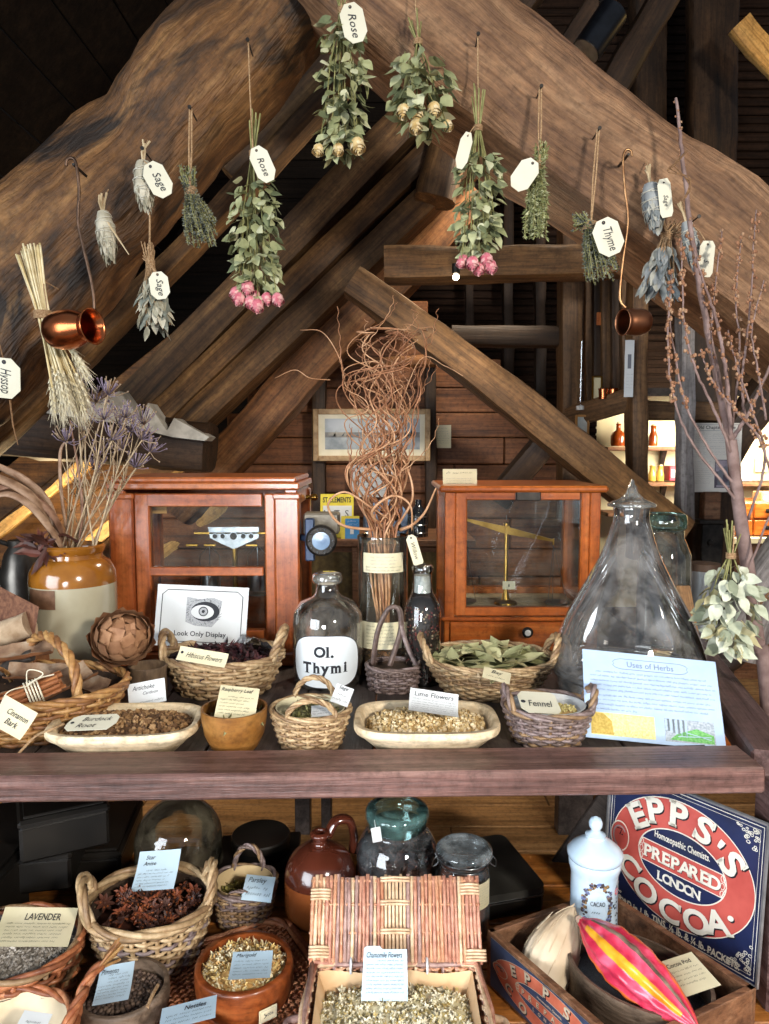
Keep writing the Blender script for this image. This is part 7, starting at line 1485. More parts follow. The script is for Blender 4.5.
def rose_bunch(label, nail, Y, tie, top, bot, halfw, heads, mats, nleaf, lsz, seed, tag=None, hw_top=.35, up_spread=1.0, lm=LEAF, nail_off=True, body0=.06):
    """nail/tie/top/bot: photo pixels; halfw in pixels"""
    O = P(*nail, Y); k = mpp(O); L = lambda px, py, dy=0: Vector(((px - nail[0]) * k, dy, -(py - nail[1]) * k * 1.0)); rd = random.Random(seed)
    t = thing('rose_bunch', label, 'dried flowers', O)
    mb = MB(); tp = L(*tie); mb.tube(catmull([Vector((0, .004, .004)), L((nail[0] * .6 + tie[0] * .4), nail[1] * .5 + tie[1] * .5, -.002), tp + Vector((0, -.006, 0))], 5), .0016, 5)
    for j in range(4): mb.tube([tp + Vector((math.cos(a) * .0085, math.sin(a) * .0085, -.004 + j * .003)) for a in [2 * PI * i / 12 for i in range(13)]], .0016, 4)
    mb.build('twine', TWINE, t); mb = MB()
    cx = bot[0]; n = 9
    for i in range(n):
        a = rd.uniform(-1, 1); b = rd.uniform(-1, 1); u = L(top[0] + a * halfw * .34 * up_spread, top[1] + rd.uniform(-6, 10), b * .012); mid = tp + Vector((a * .004, b * .004, 0)); e = L(cx + a * halfw * .75, bot[1] - rd.uniform(18, 60), b * halfw * k * .5)
        mb.tube([u, mid, mid.lerp(e, .5) + Vector((a * .006, 0, 0)), e], [.0017, .0016, .0014, .0012], 5, m=0)
    mb.build('stems', STEMG, t)
    mb = MB()
    for i in range(nleaf):
        v = rd.random() ** .9; w_ = halfw * (hw_top + (1 - hw_top) * math.sin(PI * min(1, .12 + v * .8)) ** .8) * math.sqrt(rd.random()); a = rd.uniform(0, 2 * PI)
        x = tie[0] + (cx - tie[0]) * v + math.cos(a) * w_; y = tie[1] + (bot[1] - tie[1]) * (body0 + (.98 - body0) * v); p = L(x, y, math.sin(a) * w_ * k * .8)
        d = Vector((math.cos(a) * .7 + rd.uniform(-.5, .5), math.sin(a) * .7 + rd.uniform(-.5, .4), -1.0 + rd.uniform(-.2, .9))); nn = Vector((math.cos(a) + rd.uniform(-.6, .6), math.sin(a) - .5 + rd.uniform(-.6, .6), rd.uniform(-.3, .6)))
        mb.leaf(p, d, nn, lsz * rd.uniform(.7, 1.25), lsz * rd.uniform(.55, .85), rd.choice([0, 0, 1, 1, 2, 3]), rd.uniform(-.2, .5), rd.uniform(-.4, .4), seg=4)
    mb.build('foliage', lm, t, smooth=180)
    for (px, py, s, dx) in heads:
        p = L(px, py, -rd.uniform(.0, .03)); rosehead('rose_head', t, p + Vector((0, 0, s * k * .9)), (dx, -.35, -1), s * k, mats, rd)
        mb = MB(); e = L(tie[0] * .4 + px * .6, (tie[1] + py) / 2, 0); mb.tube([p + Vector((0, 0, s * k)), (p + e) / 2 + Vector((0, -.004, 0)), e], .0012, 4); mb.build('rose_stem', STEMG, t)
    if tag:
        px, py, ang, text, lab, w, h = tag; tl_ = L(px, py, -.05); tag_on(t, tl_, ang, w * k, h * k, text, lab)
        mb = MB(); mb.tube([tp + Vector((0, -.008, 0)), tl_.lerp(tp, .5) + Vector((0, -.016, .004)), tl_ + Vector((0, -.001, 0))], .0011, 4); mb.build('tag_string', TWINE, t)
    return t
YH = 1.575
rose_bunch('pink rose bunch with a long twine hanging on the dark left cruck', (248, 42), YH, (252, 150), (256, 112), (254, 296), 24, [(234, 290, 8, -.2), (246, 286, 9, 0), (239, 297, 8, -.3), (248, 300, 8, .1), (256, 304, 8.5, 0), (264, 296, 8, .2), (275, 298, 8, .3), (252, 292, 7, 0)], PINK, 250, .027, 1, tag=(259, 156, -.42, 'Rose', 'white tag reading Rose', 19, 34), body0=.16)
rose_bunch('cream rose bunch tagged Rose hanging at the apex of the crucks', (340, -12), YH, (342, 10), (340, -14), (341, 152), 23, [(319, 148, 7.5, -.2), (338, 148, 7.5, 0), (356, 146, 10, .2)], CREAMR, 230, .027, 2, tag=(351, 20, -.24, 'Rose', 'white tag reading Rose', 23, 35), hw_top=.5)
rose_bunch('short leafy cream rose bunch without a tag right of the apex', (415, -8), YH, (418, 40), (414, 16), (424, 128), 31, [(404, 114, 9, -.1), (417, 116, 9, 0), (433, 112, 9.5, .1), (416, 128, 9, 0), (446, 124, 7, .4)], CREAMR, 130, .034, 3, hw_top=.4, body0=.05)
rose_bunch('pink rose bunch with a blank tag hanging on the tan right cruck', (478, 36), YH, (479, 125), (479, 86), (481, 255), 23, [(466, 258, 8, -.2), (473, 262, 8.5, 0), (480, 266, 8, 0), (487, 258, 9, .1), (491, 264, 8.5, .2), (462, 262, 6, -.2)], PINK, 220, .026, 4, tag=(466, 142, .25, '', 'blank white tag seen edge on', 12, 34), body0=.12)
def herb_bunch(name, label, cat, nail, Y, tie, top, bot, halfw, n, kind, mats, seed, tag=None, halftop=.6, lsz=.006, lean=0.0, extra=None, string_double=True):
    O = P(*nail, Y); k = mpp(O); L = lambda px, py, dy=0: Vector(((px - nail[0]) * k, dy, -(py - nail[1]) * k)); rd = random.Random(seed); t = thing(name, label, cat, O)
    tp = L(*tie); mb = MB()
    for sx in ((-1, 1) if string_double else (0,)): mb.tube([Vector((sx * .002, .006, .003)), tp * .5 + Vector((sx * .003, 0, 0)), tp + Vector((0, -.008, 0))], .0019, 5)
    rr = halfw * halftop * k * .62
    for j in range(5): mb.tube([tp + Vector((math.cos(a) * rr, math.sin(a) * rr * .8, -.005 + j * .0032)) for a in [2 * PI * i / 14 for i in range(15)]], .0019, 4)
    mb.build('twine', TWINE, t); mb = MB(); ms = MB()
    for i in range(n):
        a = rd.uniform(0, 6.28); q = math.sqrt(rd.random()); cx, cy = math.cos(a) * q, math.sin(a) * q
        u = L(top[0] + cx * halfw * halftop, top[1] + rd.uniform(-4, 14), cy * halfw * k * .4); m_ = tp + Vector((cx * rr, cy * rr * .8, 0)); e = L(bot[0] + cx * halfw, bot[1] - rd.uniform(0, 26) * (1 if kind != 'sage' else .7) , cy * halfw * k * .6)
        pth = catmull([u, m_, m_.lerp(e, .5) + Vector((cx * .004, cy * .004, 0)), e], 5); ms.tube(pth, [.0011] * 5 + [.0009] * (len(pth) - 5), 4)
        if kind in ('thyme', 'green'):
            for z_ in range(4 if kind == 'thyme' else 5, len(pth)):
                for r_ in range(5):
                    p = pth[z_].lerp(pth[z_ - 1], rd.random()); d = Vector((rd.uniform(-1, 1), rd.uniform(-1, .7), rd.uniform(-1.2, .2) if kind == 'green' else rd.uniform(-.8, .6)))
                    mb.leaf(p, d, (rd.uniform(-1, 1), -1, .4), lsz * rd.uniform(.7, 1.4) * (1.6 if kind == 'green' else 1), lsz * .5, rd.randrange(len(mats)), .2, .2, seg=2)
            for r_ in range(5):
                p = pth[0].lerp(pth[3], rd.random()); mb.leaf(p, (rd.uniform(-1, 1), rd.uniform(-1, .6), rd.uniform(-.2, 1)), (0, -1, .3), lsz * 1.1, lsz * .5, rd.randrange(len(mats)), .2, .2, seg=2)
        else:
            for r_ in range(3):
                p = pth[-1].lerp(pth[6], rd.random() * .9); d = (pth[-1] - pth[6]).normalized() + Vector((cx * .35 + rd.uniform(-.2, .2), cy * .4 - .1, -.2)); mb.leaf(p, d, (cx + rd.uniform(-.5, .5), cy - .7, .2), lsz * rd.uniform(.8, 1.25), lsz * .46, rd.randrange(len(mats)), rd.choice([-.4, .5]), rd.uniform(-.15, .2), seg=4)
    ms.build('stems', extra or STEMG, t, smooth=180); mb.build('foliage', mats, t, smooth=180)
    if tag:
        px, py, ang, text, lab, w, h = tag; tl_ = L(px, py, -halfw * k * .75 - .012); tag_on(t, tl_, ang, w * k, h * k, text, lab)
        m2 = MB(); m2.tube([tp + Vector((0, -rr, 0)), tl_.lerp(tp, .5) + Vector((0, -.010, .004)), tl_ + Vector((0, -.001, 0))], .0011, 4); m2.build('tag_string', TWINE, t)
    return t
THY = [M('thyme_a', '#55584a', '#7a7d6a', scale=60, rough=.9), M('thyme_b', '#6d6c56', '#8f8e76', scale=60, rough=.9), M('thyme_c', '#3f4440', '#5d625c', scale=60, rough=.9)]
GRN = [M('herb_green_a', '#757c4a', '#9ca06c', scale=60, rough=.8), M('herb_green_b', '#5d623a', '#7e8356', scale=60, rough=.8), M('herb_green_c', '#92946a', '#b4b48c', scale=60, rough=.8)]
SAG = [M('sage_leaf_a', '#807a66', '#aaa48e', scale=40, rough=.9), M('sage_leaf_b', '#666a60', '#8b8e82', scale=40, rough=.9), M('sage_leaf_c', '#a39b86', '#c6bfab', scale=40, rough=.9)]
SAGB = [M('sage_blue_a', '#74787a', '#9a9d9c', scale=40, rough=.9), M('sage_blue_b', '#5d6364', '#808687', scale=40, rough=.9), M('sage_blue_c', '#8c8a80', '#acaa9e', scale=40, rough=.9)]
herb_bunch('herb_bunch', 'fresh green herb bunch with a blank white tag on the right cruck', 'dried herbs', (541, 88), YH, (540, 164), (543, 144), (538, 236), 12, 46, 'green', GRN, 5, tag=(531, 166, .62, '', 'blank white tag', 21, 32))
herb_bunch('herb_bunch', 'grey thyme bunch tagged Thyme left of the right copper ladle', 'dried herbs', (599, 130), YH, (592, 224), (583, 214), (604, 280), 19, 60, 'thyme', THY, 6, tag=(600, 226, -.42, 'Thyme', 'white tag reading Thyme', 27, 36), halftop=.62)
herb_bunch('herb_bunch', 'grey green thyme bunch without a tag on the dark left cruck', 'dried herbs', (190, 109), YH, (189, 189), (186, 166), (199, 244), 17, 62, 'thyme', THY, 7, halftop=.5)
SG = herb_bunch('herb_bunch', 'small bunch of narrow grey sage leaves tagged Sage at the left', 'dried herbs', (149, 212), YH, (149, 264), (147, 244), (153, 328), 15, 38, 'sage', SAG, 8, tag=(161, 277, -.1, 'Sage', 'white tag reading Sage', 19, 26), lsz=.036, halftop=.45, extra=TWINE, string_double=False)
herb_bunch('herb_bunch', 'hanging bunch of blue grey sage leaves below the right smudge stick', 'dried herbs', (656, 196), YH + .03, (668, 236), (676, 224), (661, 292), 17, 46, 'sage', SAGB, 9, lsz=.036, halftop=.5, extra=TWINE)
def smudge(label, top, bot, Y, halfw, seed, tag=None, stems=4, spike=None, mats=None):
    a, b = P(*top, Y), P(*bot, Y - .005); k = mpp(a); t = thing('smudge_stick', label, 'dried herbs', a); d = b - a; L_ = d.length; dn = d.normalized(); M_ = frame_of(dn.orthogonal(), dn.cross(dn.orthogonal()), (0, 0, 0)); 
    s1 = dn.orthogonal().normalized(); s2 = dn.cross(s1); rd = random.Random(seed); mb = MB(); R = halfw * k
    mb.grid(lambda u, v: dn * (L_ * v) + (s1 * math.cos(2 * PI * u) + s2 * math.sin(2 * PI * u)) * R * (math.sin(PI * min(.97, .18 + .75 * v)) ** .8) * (1 + .09 * noise.noise(Vector((math.cos(2 * PI * u) * 4, math.sin(2 * PI * u) * 4, v * 5 + seed)))), 26, 22, 0, wrapu=True)
    for i in range(70):
        v = rd.uniform(.1, .95); u = rd.random() * 2 * PI; r_ = R * (math.sin(PI * min(.97, .18 + .75 * v)) ** .8); o_ = s1 * math.cos(u) + s2 * math.sin(u); mb.leaf(dn * L_ * v + o_ * r_ * .97, dn + o_ * .03, o_, .02, .008, 1 + i % 2, .3, .05, seg=3)
    mb.build('sage_roll', mats or [SAG[2], SAG[0], SAG[2]], t, smooth=180)
    mb = MB()
    for sg in (1, -1):
        mb.tube([dn * L_ * v + (s1 * math.cos(sg * v * 30) + s2 * math.sin(sg * v * 30)) * (R * (math.sin(PI * min(.97, .18 + .75 * v)) ** .8) * 1.06 + .0006) for v in [i / 90 for i in range(4, 88)]], .0009, 4)
    mb.build('cotton_thread', M('cotton', '#b9b5a6', '#d3cfc0'), t, smooth=180)
    mb = MB()
    for i in range(stems): mb.tube([dn * L_ * .06, -dn * .02 + s1 * rd.uniform(-.006, .006), -dn * rd.uniform(.03, .045) + s1 * rd.uniform(-.014, .014) + s2 * rd.uniform(-.01, .01)], .0022, 5)
    if spike: mb.tube([Vector(((spike[0][0] - top[0]) * k, -.012, -(spike[0][1] - top[1]) * k)), Vector(((spike[1][0] - top[0]) * k, -.02, -(spike[1][1] - top[1]) * k))], [.003, .0008], 6)
    mb.build('stalks', M('pale_stalk', '#a58f6c', '#c9b592', rough=.8), t)
    mb = MB(); mb.tube(catmull([-dn * .012, -dn * .03 + Vector((.004, .004, 0)), Vector((.002, .03, .055))], 5), .0013, 4); mb.build('hanging_loop', TWINE, t)
    if tag:
        px, py, ang, text, lab, w, h = tag[:7]; tl_ = Vector(((px - top[0]) * k, -.032, -(py - top[1]) * k)); tag_on(t, tl_, ang, w * k, h * k, text, lab, outline=tag[7] if len(tag) > 7 else TAG6)
        mb = MB(); mb.tube([-dn * .005, tl_ * .5 + Vector((0, -.012, 0)), tl_], .0011, 4); mb.build('tag_string', TWINE, t)
    return t
smudge('upper pale smudge stick tagged Sage on the dark left cruck', (143, 162), (146, 208), YH, 10, 1, tag=(155, 172, -.5, 'Sage', 'white tag reading Sage', 22, 34))
smudge('lower left pale smudge stick with a pointed straw across it', (103, 212), (110, 260), YH, 9, 2, spike=((108, 222), (131, 256)))
SMB = [SAGB[0], SAGB[1], SAGB[2]]
LT = [(0, .12), (.15, 0), (.85, 0), (1, .12), (1, .86), (.8, 1), (.2, 1), (0, .86)]
smudge('blue grey smudge stick with a narrow tag at the right end of the tan cruck', (650, 184), (656, 228), YH, 10, 3, tag=(658, 188, -.2, 'Sage', 'narrow white tag', 13, 36, LT), mats=SMB)
smudge('slim dark grey smudge stick half hidden by the tall stems', (686, 222), (697, 268), YH - .01, 7, 4, tag=(702, 248, .0, 'S', 'white tag standing upright', 15, 34, LT), mats=SMB)
# wheat
O = P(41, 246, YH - .02); k = mpp(O); t = thing('wheat_sheaf', 'sheaf of pale wheat hanging heads down at the far left', 'wheat', O); rd = random.Random(31); L = lambda px, py, dy=0: Vector(((px - 41) * k, dy, -(py - 246) * k))
STR = [M('straw_a', '#c2aa74', '#dcc898', scale=40, rough=.5), M('straw_b', '#ccb98a', '#e6d8b2', scale=40, rough=.5), M('ear_a', '#d6c8a4', '#ece2c8', scale=80, rough=.8), M('ear_b', '#c4b48c', '#ddd0ac', scale=80, rough=.8)]
ms = MB(); me_ = MB(); ends = []
for i in range(38):
    a = rd.uniform(0, 6.28); q = math.sqrt(rd.random()); cx, cy = math.cos(a) * q, math.sin(a) * q
    u = L(28 + cx * 14, 248 + rd.uniform(-3, 6) - cx * 6, cy * .018); m_ = L(41 + cx * 7, 314, cy * .010); e = L(58 + cx * 14, rd.uniform(340, 388), cy * .022)
    pth = catmull([u, m_, e], 6); ms.tube(pth, .0022, 6, m=rd.randrange(2)); d = (pth[-1] - pth[-3]).normalized(); d = (d + Vector((cx * .08, cy * .1, -.3))).normalized(); ends.append((pth[-1], d))
ms.build('straws', STR, t, smooth=180)
for p, d in ends:
    m_ = rd.choice([2, 3]); Le = rd.uniform(.05, .065); u = d.orthogonal(); w_ = d.cross(u)
    for j in range(9):
        for sg in (-1, 1): c = p + d * Le * j / 9 + (u if j % 2 else w_) * sg * .0028; me_.leaf(c, d + (u if j % 2 else w_) * sg * .35, -(u if j % 2 else w_) * sg, .011, .0055, m_, .7, .1, seg=2)
        for q_ in range(3): me_.tube([p + d * Le * j / 9, p + d * (Le * j / 9 + rd.uniform(.03, .045)) + (u if (j + q_) % 2 else w_) * rd.uniform(-.011, .011)], [.0006, .0002], 3, m=2)
me_.build('ears', STR, t, smooth=180)
mb = MB(); tp = L(40, 314)
for j in range(6): mb.tube([tp + Vector((math.cos(a) * .017, math.sin(a) * .014, -.006 + j * .0028)) for a in [2 * PI * i / 16 for i in range(17)]], .0016, 4)
mb.tube(catmull([tp + Vector((.014, -.008, 0)), L(46, 300, -.01), L(43, 282, .0), L(44, 282, .06)], 5), .0014, 4); mb.build('twine', TWINE, t)
# copper ladles
def ladle(label, hook, pth, c, axis, R, Ld, Y, mat, prof, rod, dark):
    O = P(*hook, Y); t = thing('copper_ladle', label, 'ladle', O); k = mpp(O); rel = lambda px, py, dy=0: P(px, py, Y + dy) - O
    mb = MB(); mb.tube(catmull([rel(*q) for q in pth], 8), rod, 8, flat=.8); mb.build('handle', dark, t, smooth=180)
    ax = Vector(axis).normalized(); u = ax.orthogonal().normalized(); w_ = ax.cross(u); C_ = rel(*c); Mx = frame_of(u, w_, C_); mb = MB()
    sm = [(q.x, q.z) for q in catmull([Vector((r * R, 0, z * Ld)) for r, z in prof], 4)]
    inn = [(max(r - .0025, .0), z + (.0025 if i == 0 else 0)) for i, (r, z) in enumerate(sm)]
    mb.lathe([(1e-4, sm[0][1])] + sm + inn[::-1] + [(1e-4, inn[0][1])], 44, 0, Mx); mb.build('cup', mat, t, smooth=180)
    mb = MB(); n_ = O + Vector((.0, .02, 0)); mb.tube([rel(hook[0] + 2, hook[1] + 3) + Vector((0, .06, 0)), rel(hook[0] + 2, hook[1] + 3) + Vector((0, -.004, 0))], .003, 6); mb.build('hook_nail', IRON, t)
IRONB = M('brown_iron', '#4a382c', '#6d5443', scale=40, rough=.4, metal=.7); WIREC = M('copper_rod', '#8a6242', '#b38a62', scale=40, rough=.35, metal=.9)
ladle('polished copper ladle on a dark hooked handle at the left', (72, 162), [(66, 166), (67, 160), (72, 158), (76, 164), (79, 190), (78, 220), (84, 250), (92, 285), (94, 310), (88, 316)], (49, 332), (1, -.38, .05), .039, .112, YH - .06, COPPER, [(.0, 0), (.45, .01), (.85, .12), (1, .35), (.95, .58), (.72, .8), (.70, .86), (.92, 1.0)], .0032, IRONB)
ladle('dull copper ladle on a pale rod handle at the right', (626, 152), [(632, 156), (631, 151), (626, 150), (623, 160), (625, 190), (628, 220), (623, 260), (620, 290), (621, 302), (626, 308)], (648, 322), (-1, -.3, -.05), .027, .060, YH - .02, COPPERD, [(.0, 0), (.5, .01), (.85, .1), (1, .35), (1, .7), (.96, .9), (1.02, 1.0)], .0026, WIREC)
# Hyssop tag at the left edge
O = P(4, 362, YH - .03); k = mpp(O); t = thing('herb_tag', 'white eight sided herb tag and brown stem at the left picture edge', 'tag', O); tag_on(t, Vector((0, 0, 0)), .1, 32 * k, 40 * k, 'Hyssop', None)
mb = MB(); mb.tube([P(10, 400, YH) - O, P(13, 425, YH) - O, P(18, 445, YH) - O], [.002, .0016, .001], 5); mb.tube([Vector((0, 0, 0)), P(-4, 330, YH) - O, P(-5, 300, YH + .05) - O], .0013, 4); mb.build('dry_stem', TWINED, t)
# nails
for k_, (px, py) in enumerate([(541, 88), (599, 130), (478, 36), (190, 109), (248, 42), (698, 218), (656, 196), (143, 150)]):
    mb = MB(); p = P(px, py, YH); mb.tube([p + Vector((0, .055, 0)), p + Vector((0, -.006, .002))], .0016, 6); mb.lathe([(0, 0), (.004, 0), (.004, .002), (0, .002)], 10, 0, Matrix.Translation(p + Vector((0, -.004, .002))) @ FACE)
    tagp(mb.build('iron_nail', IRON), ['nail holding the green herb bunch', 'nail holding the bunch tagged Thyme', 'nail holding the pink roses with the blank tag', 'nail holding the untagged thyme bunch', 'nail holding the left pink rose bunch', 'nail above the slim dark grey smudge stick', 'nail holding the blue grey sage leaves', 'nail holding the upper pale smudge stick'][k_], 'nail')

# ================================================================ TALL STEMS AND EUCALYPTUS AT THE RIGHT
BR = [M('dock_bark', '#6d5650', '#917a74', scale=30, rough=.8), M('dock_seed_a', '#7d5238', '#a3785a', scale=60, rough=.9), M('dock_seed_b', '#8f6a4e', '#b08e70', scale=60, rough=.9)]
t = thing('tall_dry_stems', 'tall bare brown stems with seed clusters standing right of the table', 'branches', (P(780, 760, 1.46).x, 1.46, 0)); O = Vector(t.location); rd = random.Random(77)
def stem(pth, r0, r1, seed_from=.5, dens=2.4, sz=.0046):
    c = catmull([P(*q) - O for q in pth], 8); n = len(c); mb = MB(); rr = [r0 + (r1 - r0) * i / (n - 1) for i in range(n)]
    c = [p + Vector((rd.uniform(-1, 1), rd.uniform(-1, 1), 0)) * .0012 for p in c]; mb.tube(c, rr, 7)
    i0 = int(n * seed_from)
    for i in range(i0, n - 1):
        sl = (c[i + 1] - c[i]).length
        for j in range(max(1, int(sl / .006 * dens))):
            p = c[i].lerp(c[i + 1], rd.random()); v = Vector((rd.gauss(0, 1), rd.gauss(0, 1), rd.gauss(0, .4))).normalized()
            for q in range(3): mb.ball(p + v * (rr[i] + sz * .5) + Vector((rd.uniform(-1, 1), rd.uniform(-1, 1), rd.uniform(-1, 1))) * sz * .8, sz * rd.uniform(.5, .95), m=rd.choice([1, 1, 2]), n=4)
    mb.build('stem', BR, t, smooth=180)
mb = MB(); c = catmull([P(786, 1080, 1.46) - O - Vector((0, 0, 0)), P(768, 700, 1.47) - O, P(757, 640, 1.48) - O, P(748, 570, 1.49) - O, P(738, 500, 1.5) - O, P(731, 440, 1.5) - O], 8)
mb.tube(c, [.017 - .006 * i / len(c) for i in range(len(c))], 10); mb.build('main_stem', BR, t, smooth=180)
stem([(731, 440, 1.5), (722, 400, 1.51), (706, 320, 1.52), (692, 240, 1.52), (683, 160, 1.53), (676, 98, 1.54)], .009, .0028, .06, .4, .0028)
stem([(731, 440, 1.5), (727, 380, 1.48), (716, 320, 1.47), (703, 280, 1.47), (688, 230, 1.48)], .005, .0014, .25, .7)
stem([(742, 508, 1.5), (722, 482, 1.49), (690, 440, 1.48), (672, 390, 1.47), (668, 330, 1.47), (672, 270, 1.48)], .0034, .0014, .55, .9)
stem([(738, 490, 1.5), (716, 460, 1.49), (688, 410, 1.48), (674, 350, 1.48), (668, 300, 1.48)], .0034, .0014, .5, .8)
stem([(734, 460, 1.5), (714, 410, 1.47), (696, 370, 1.46), (684, 320, 1.46), (681, 240, 1.46)], .0034, .0014, .5, .9)
stem([(732, 440, 1.5), (750, 410, 1.49), (768, 370, 1.48), (782, 330, 1.47)], .0046, .002, .7, .4)
stem([(745, 420, 1.49), (742, 380, 1.48), (748, 330, 1.47), (752, 280, 1.47), (756, 210, 1.48)], .003, .0012, .2, .7)
stem([(748, 520, 1.5), (765, 460, 1.47), (752, 410, 1.46), (738, 370, 1.46), (728, 330, 1.46)], .003, .0012, .3, .7)
stem([(775, 490, 1.47), (760, 440, 1.46), (735, 410, 1.45), (712, 380, 1.45), (700, 350, 1.45)], .003, .0012, .2, .6)
stem([(732, 430, 1.5), (740, 350, 1.5), (736, 300, 1.49), (742, 235, 1.5)], .0026, .001, .2, .8)
stem([(766, 420, 1.46), (758, 370, 1.45), (752, 330, 1.45), (764, 280, 1.45)], .0024, .001, .1, .8)
stem([(722, 400, 1.5), (712, 350, 1.5), (714, 300, 1.49), (722, 230, 1.5)], .0026, .001, .2, .8)
stem([(734, 600, 1.48), (752, 560, 1.46), (776, 500, 1.45)], .003, .002, .9, .2)
mb = MB()
for i in range(3): mb.tube(catmull([P(688, 150, 1.52) - O, P(676 - i * 4, 164 + i * 3, 1.5) - O, P(668 + i * 3, 172 - i * 3, 1.5) - O, P(690, 178 + i * 4, 1.5) - O, P(684, 200, 1.5) - O], 6), .0013, 4)
mb.build('tie', TWINED, t)
EUC = [M('euc_a', '#93987f', '#bdc1a8', scale=30, rough=.8), M('euc_b', '#b0b39a', '#d3d5c2', scale=30, rough=.8), M('euc_c', '#6d735c', '#8f957c', scale=30, rough=.8), M('euc_d', '#a59a6c', '#c4ba90', scale=30, rough=.8)]
rose_bunch('bunch of round pale grey green leaves hanging on the tall stems', (735, 528), 1.42, (732, 556), (732, 524), (733, 652), 26, [], PINK, 170, .032, 14, lm=[EUC[0], EUC[1], EUC[2], EUC[3]], hw_top=.3, body0=.12)
b = [o for o in bpy.data.objects if o.name.startswith('rose_bunch')][-1]; b.name = 'leaf_bunch'; b['category'] = 'dried leaves'
# ================================================================ BEHIND THE TABLE
def pxplate(name, label, cat, x0, y0, x1, y1, Y, th, mat, kind=None, parent=None, r=.002):
    a, b = P(x0, y0, Y), P(x1, y1, Y); mb = MB(); mb.box(((a.x + b.x) / 2, Y + th / 2, (a.z + b.z) / 2), (b.x - a.x, th, a.z - b.z), r=r); o = mb.build(name, mat, parent); return tagp(o, label, cat, kind=kind)
# framed picture
Yp = 3.06; a, b = P(313, 409, Yp), P(430, 461, Yp); t = thing('framed_picture', 'long framed landscape picture with a cream mount on the plank wall', 'picture', ((a.x + b.x) / 2, Yp, (a.z + b.z) / 2)); w, h = b.x - a.x, a.z - b.z
mb = MB(); frame_rect(mb, -w / 2, w / 2, -h / 2, h / 2, 0, .03, .022, .022, .022, .022, 0, 0); mb.build('frame', M('pale_oak_frame', '#8a6c48', '#b3946a', scale=40, rough=.5), t)
PIC = [M('mount_cream', '#d8d0b4', '#e4dcc4'), M('sky_grey', '#8f979c', '#b4bac0', scale=14), M('shore', '#5d6066', '#9a958a', scale=22), M('sea_grey', '#7d868c', '#aab0b4', scale=18), M('hill_dark', '#44484e', '#5d6268', scale=30)]
sh = Sheet(w - .04, h - .04); sh.rect(w * .06, h * .13, w * .87, h * .72, 1, 1); sh.rect(w * .06, h * .13, w * .87, h * .40, 3, 2); sh.rect(w * .06, h * .36, w * .87, h * .46, 2, 3); rd = random.Random(4)
for i in range(24): x = w * rd.uniform(.08, .84); sh.poly([(x, h * .38), (x + w * rd.uniform(.02, .05), h * .38), (x + w * .03, h * rd.uniform(.42, .52))], 4 if i % 2 else 2, 4)
mb = MB(); sh.flush(mb, Mx=Matrix.Translation((-sh.w / 2, -.004, -sh.h / 2)) @ FACE, eps=.0004); mb.build('picture_sheet', PIC, t, smooth=0)
def note(label, x0, y0, x1, y1, Y, paper=PAPERY, n=6, seed=1):
    return card('wall_notice', label, (x0, y0, Y), (x1, y0, Y), (x0, y1, Y), lambda s, w, h: (s.scrib(w * .2, w * .8, h * .86, h * .05, 2, seed), [s.scrib(w * .12, w * .88, h * (.72 - .6 * i / n), h * .03, 2, seed * 9 + i) for i in range(n)]), paper=paper, cat='notice', thick=.002)
note('small pale printed notice pinned right of the framed picture', 434, 425, 451, 448, 3.15)
note('white printed sheet partly hidden by the willow under the picture', 352, 465, 393, 497, 3.10, paper=PAPER, n=7, seed=3)
# books and plates on the cabinet top
zc = bpy.data.objects['cabinet_top'].location.z; zt_ = P(384, 540, 2.75).z + .003
t = card('picture_book', 'yellow illustrated book standing on the back cabinet', (320, 494, 2.84), (353, 494, 2.84), (320, 543, 2.80), lambda s, w, h: (s.text('ST CLEMENTS', w * .5, h * .88, h * .11, 1, fitw=w * .85, off=.02), s.rect(w * .08, h * .42, w * .95, h * .76, 3, 1), s.text('N', w * .2, h * .6, h * .14, 1), s.text('T', w * .5, h * .6, h * .14, 1), s.text('S', w * .8, h * .6, h * .14, 1), s.rect(w * .08, h * .02, w * .45, h * .34, 4, 1), s.rect(w * .12, h * .06, w * .4, h * .3, 5, 2)), paper=M('book_yellow', '#d6bf2c', '#e6d344', rough=.4), thick=.012, cat='book', inks=[INK, INKG, PAPER, M('print_scarlet', '#b8442e', '#cc5a40'), PAPERY])
card('picture_book', 'small blue and yellow book in front of the yellow illustrated book', (341, 516, 2.79), (359, 516, 2.79), (341, 542, 2.765), lambda s, w, h: (s.rect(w * .22, h * .12, w * 1.0, h * .9, 1, 1), s.scrib(w * .35, w * .9, h * .8, h * .06, 2, 2), s.scrib(w * .4, w * .9, h * .68, h * .06, 2, 4), s.rect(w * .5, h * .3, w * .7, h * .5, 2, 2)), paper=M('book_yellow_b', '#ccb830', '#ddcb4c', rough=.4), thick=.01, cat='book', inks=[M('print_blue', '#2f78b4', '#4a92cc'), PAPER])
p = P(386, 522, 2.86); t = thing('painted_tin', 'round painted tin lid standing behind the willow twigs', 'plate', p); k = mpp(p)
mb = MB(); mb.lathe([(0, 0), (22 * k, 0), (23 * k, .006), (21 * k, .012), (0, .010)], 40, 0, FACE); mb.build('plate_body', M('plate_blue', '#4a6488', '#8aa0bc', scale=22, rough=.3), t)
mb = MB(); rd = random.Random(3)
for i in range(26): a = rd.uniform(0, 6.28); r_ = rd.uniform(.02, .055); mb.lathe([(0, .0125), (rd.uniform(.005, .012), .0125)], 8, i % 3, FACE @ trs(math.cos(a) * r_, math.sin(a) * r_))
mb.build('painted_flowers', [M('paint_red', '#b04438', '#c4584a'), PAPERY, M('paint_yellow', '#c9a93a', '#dcc05a')], t)
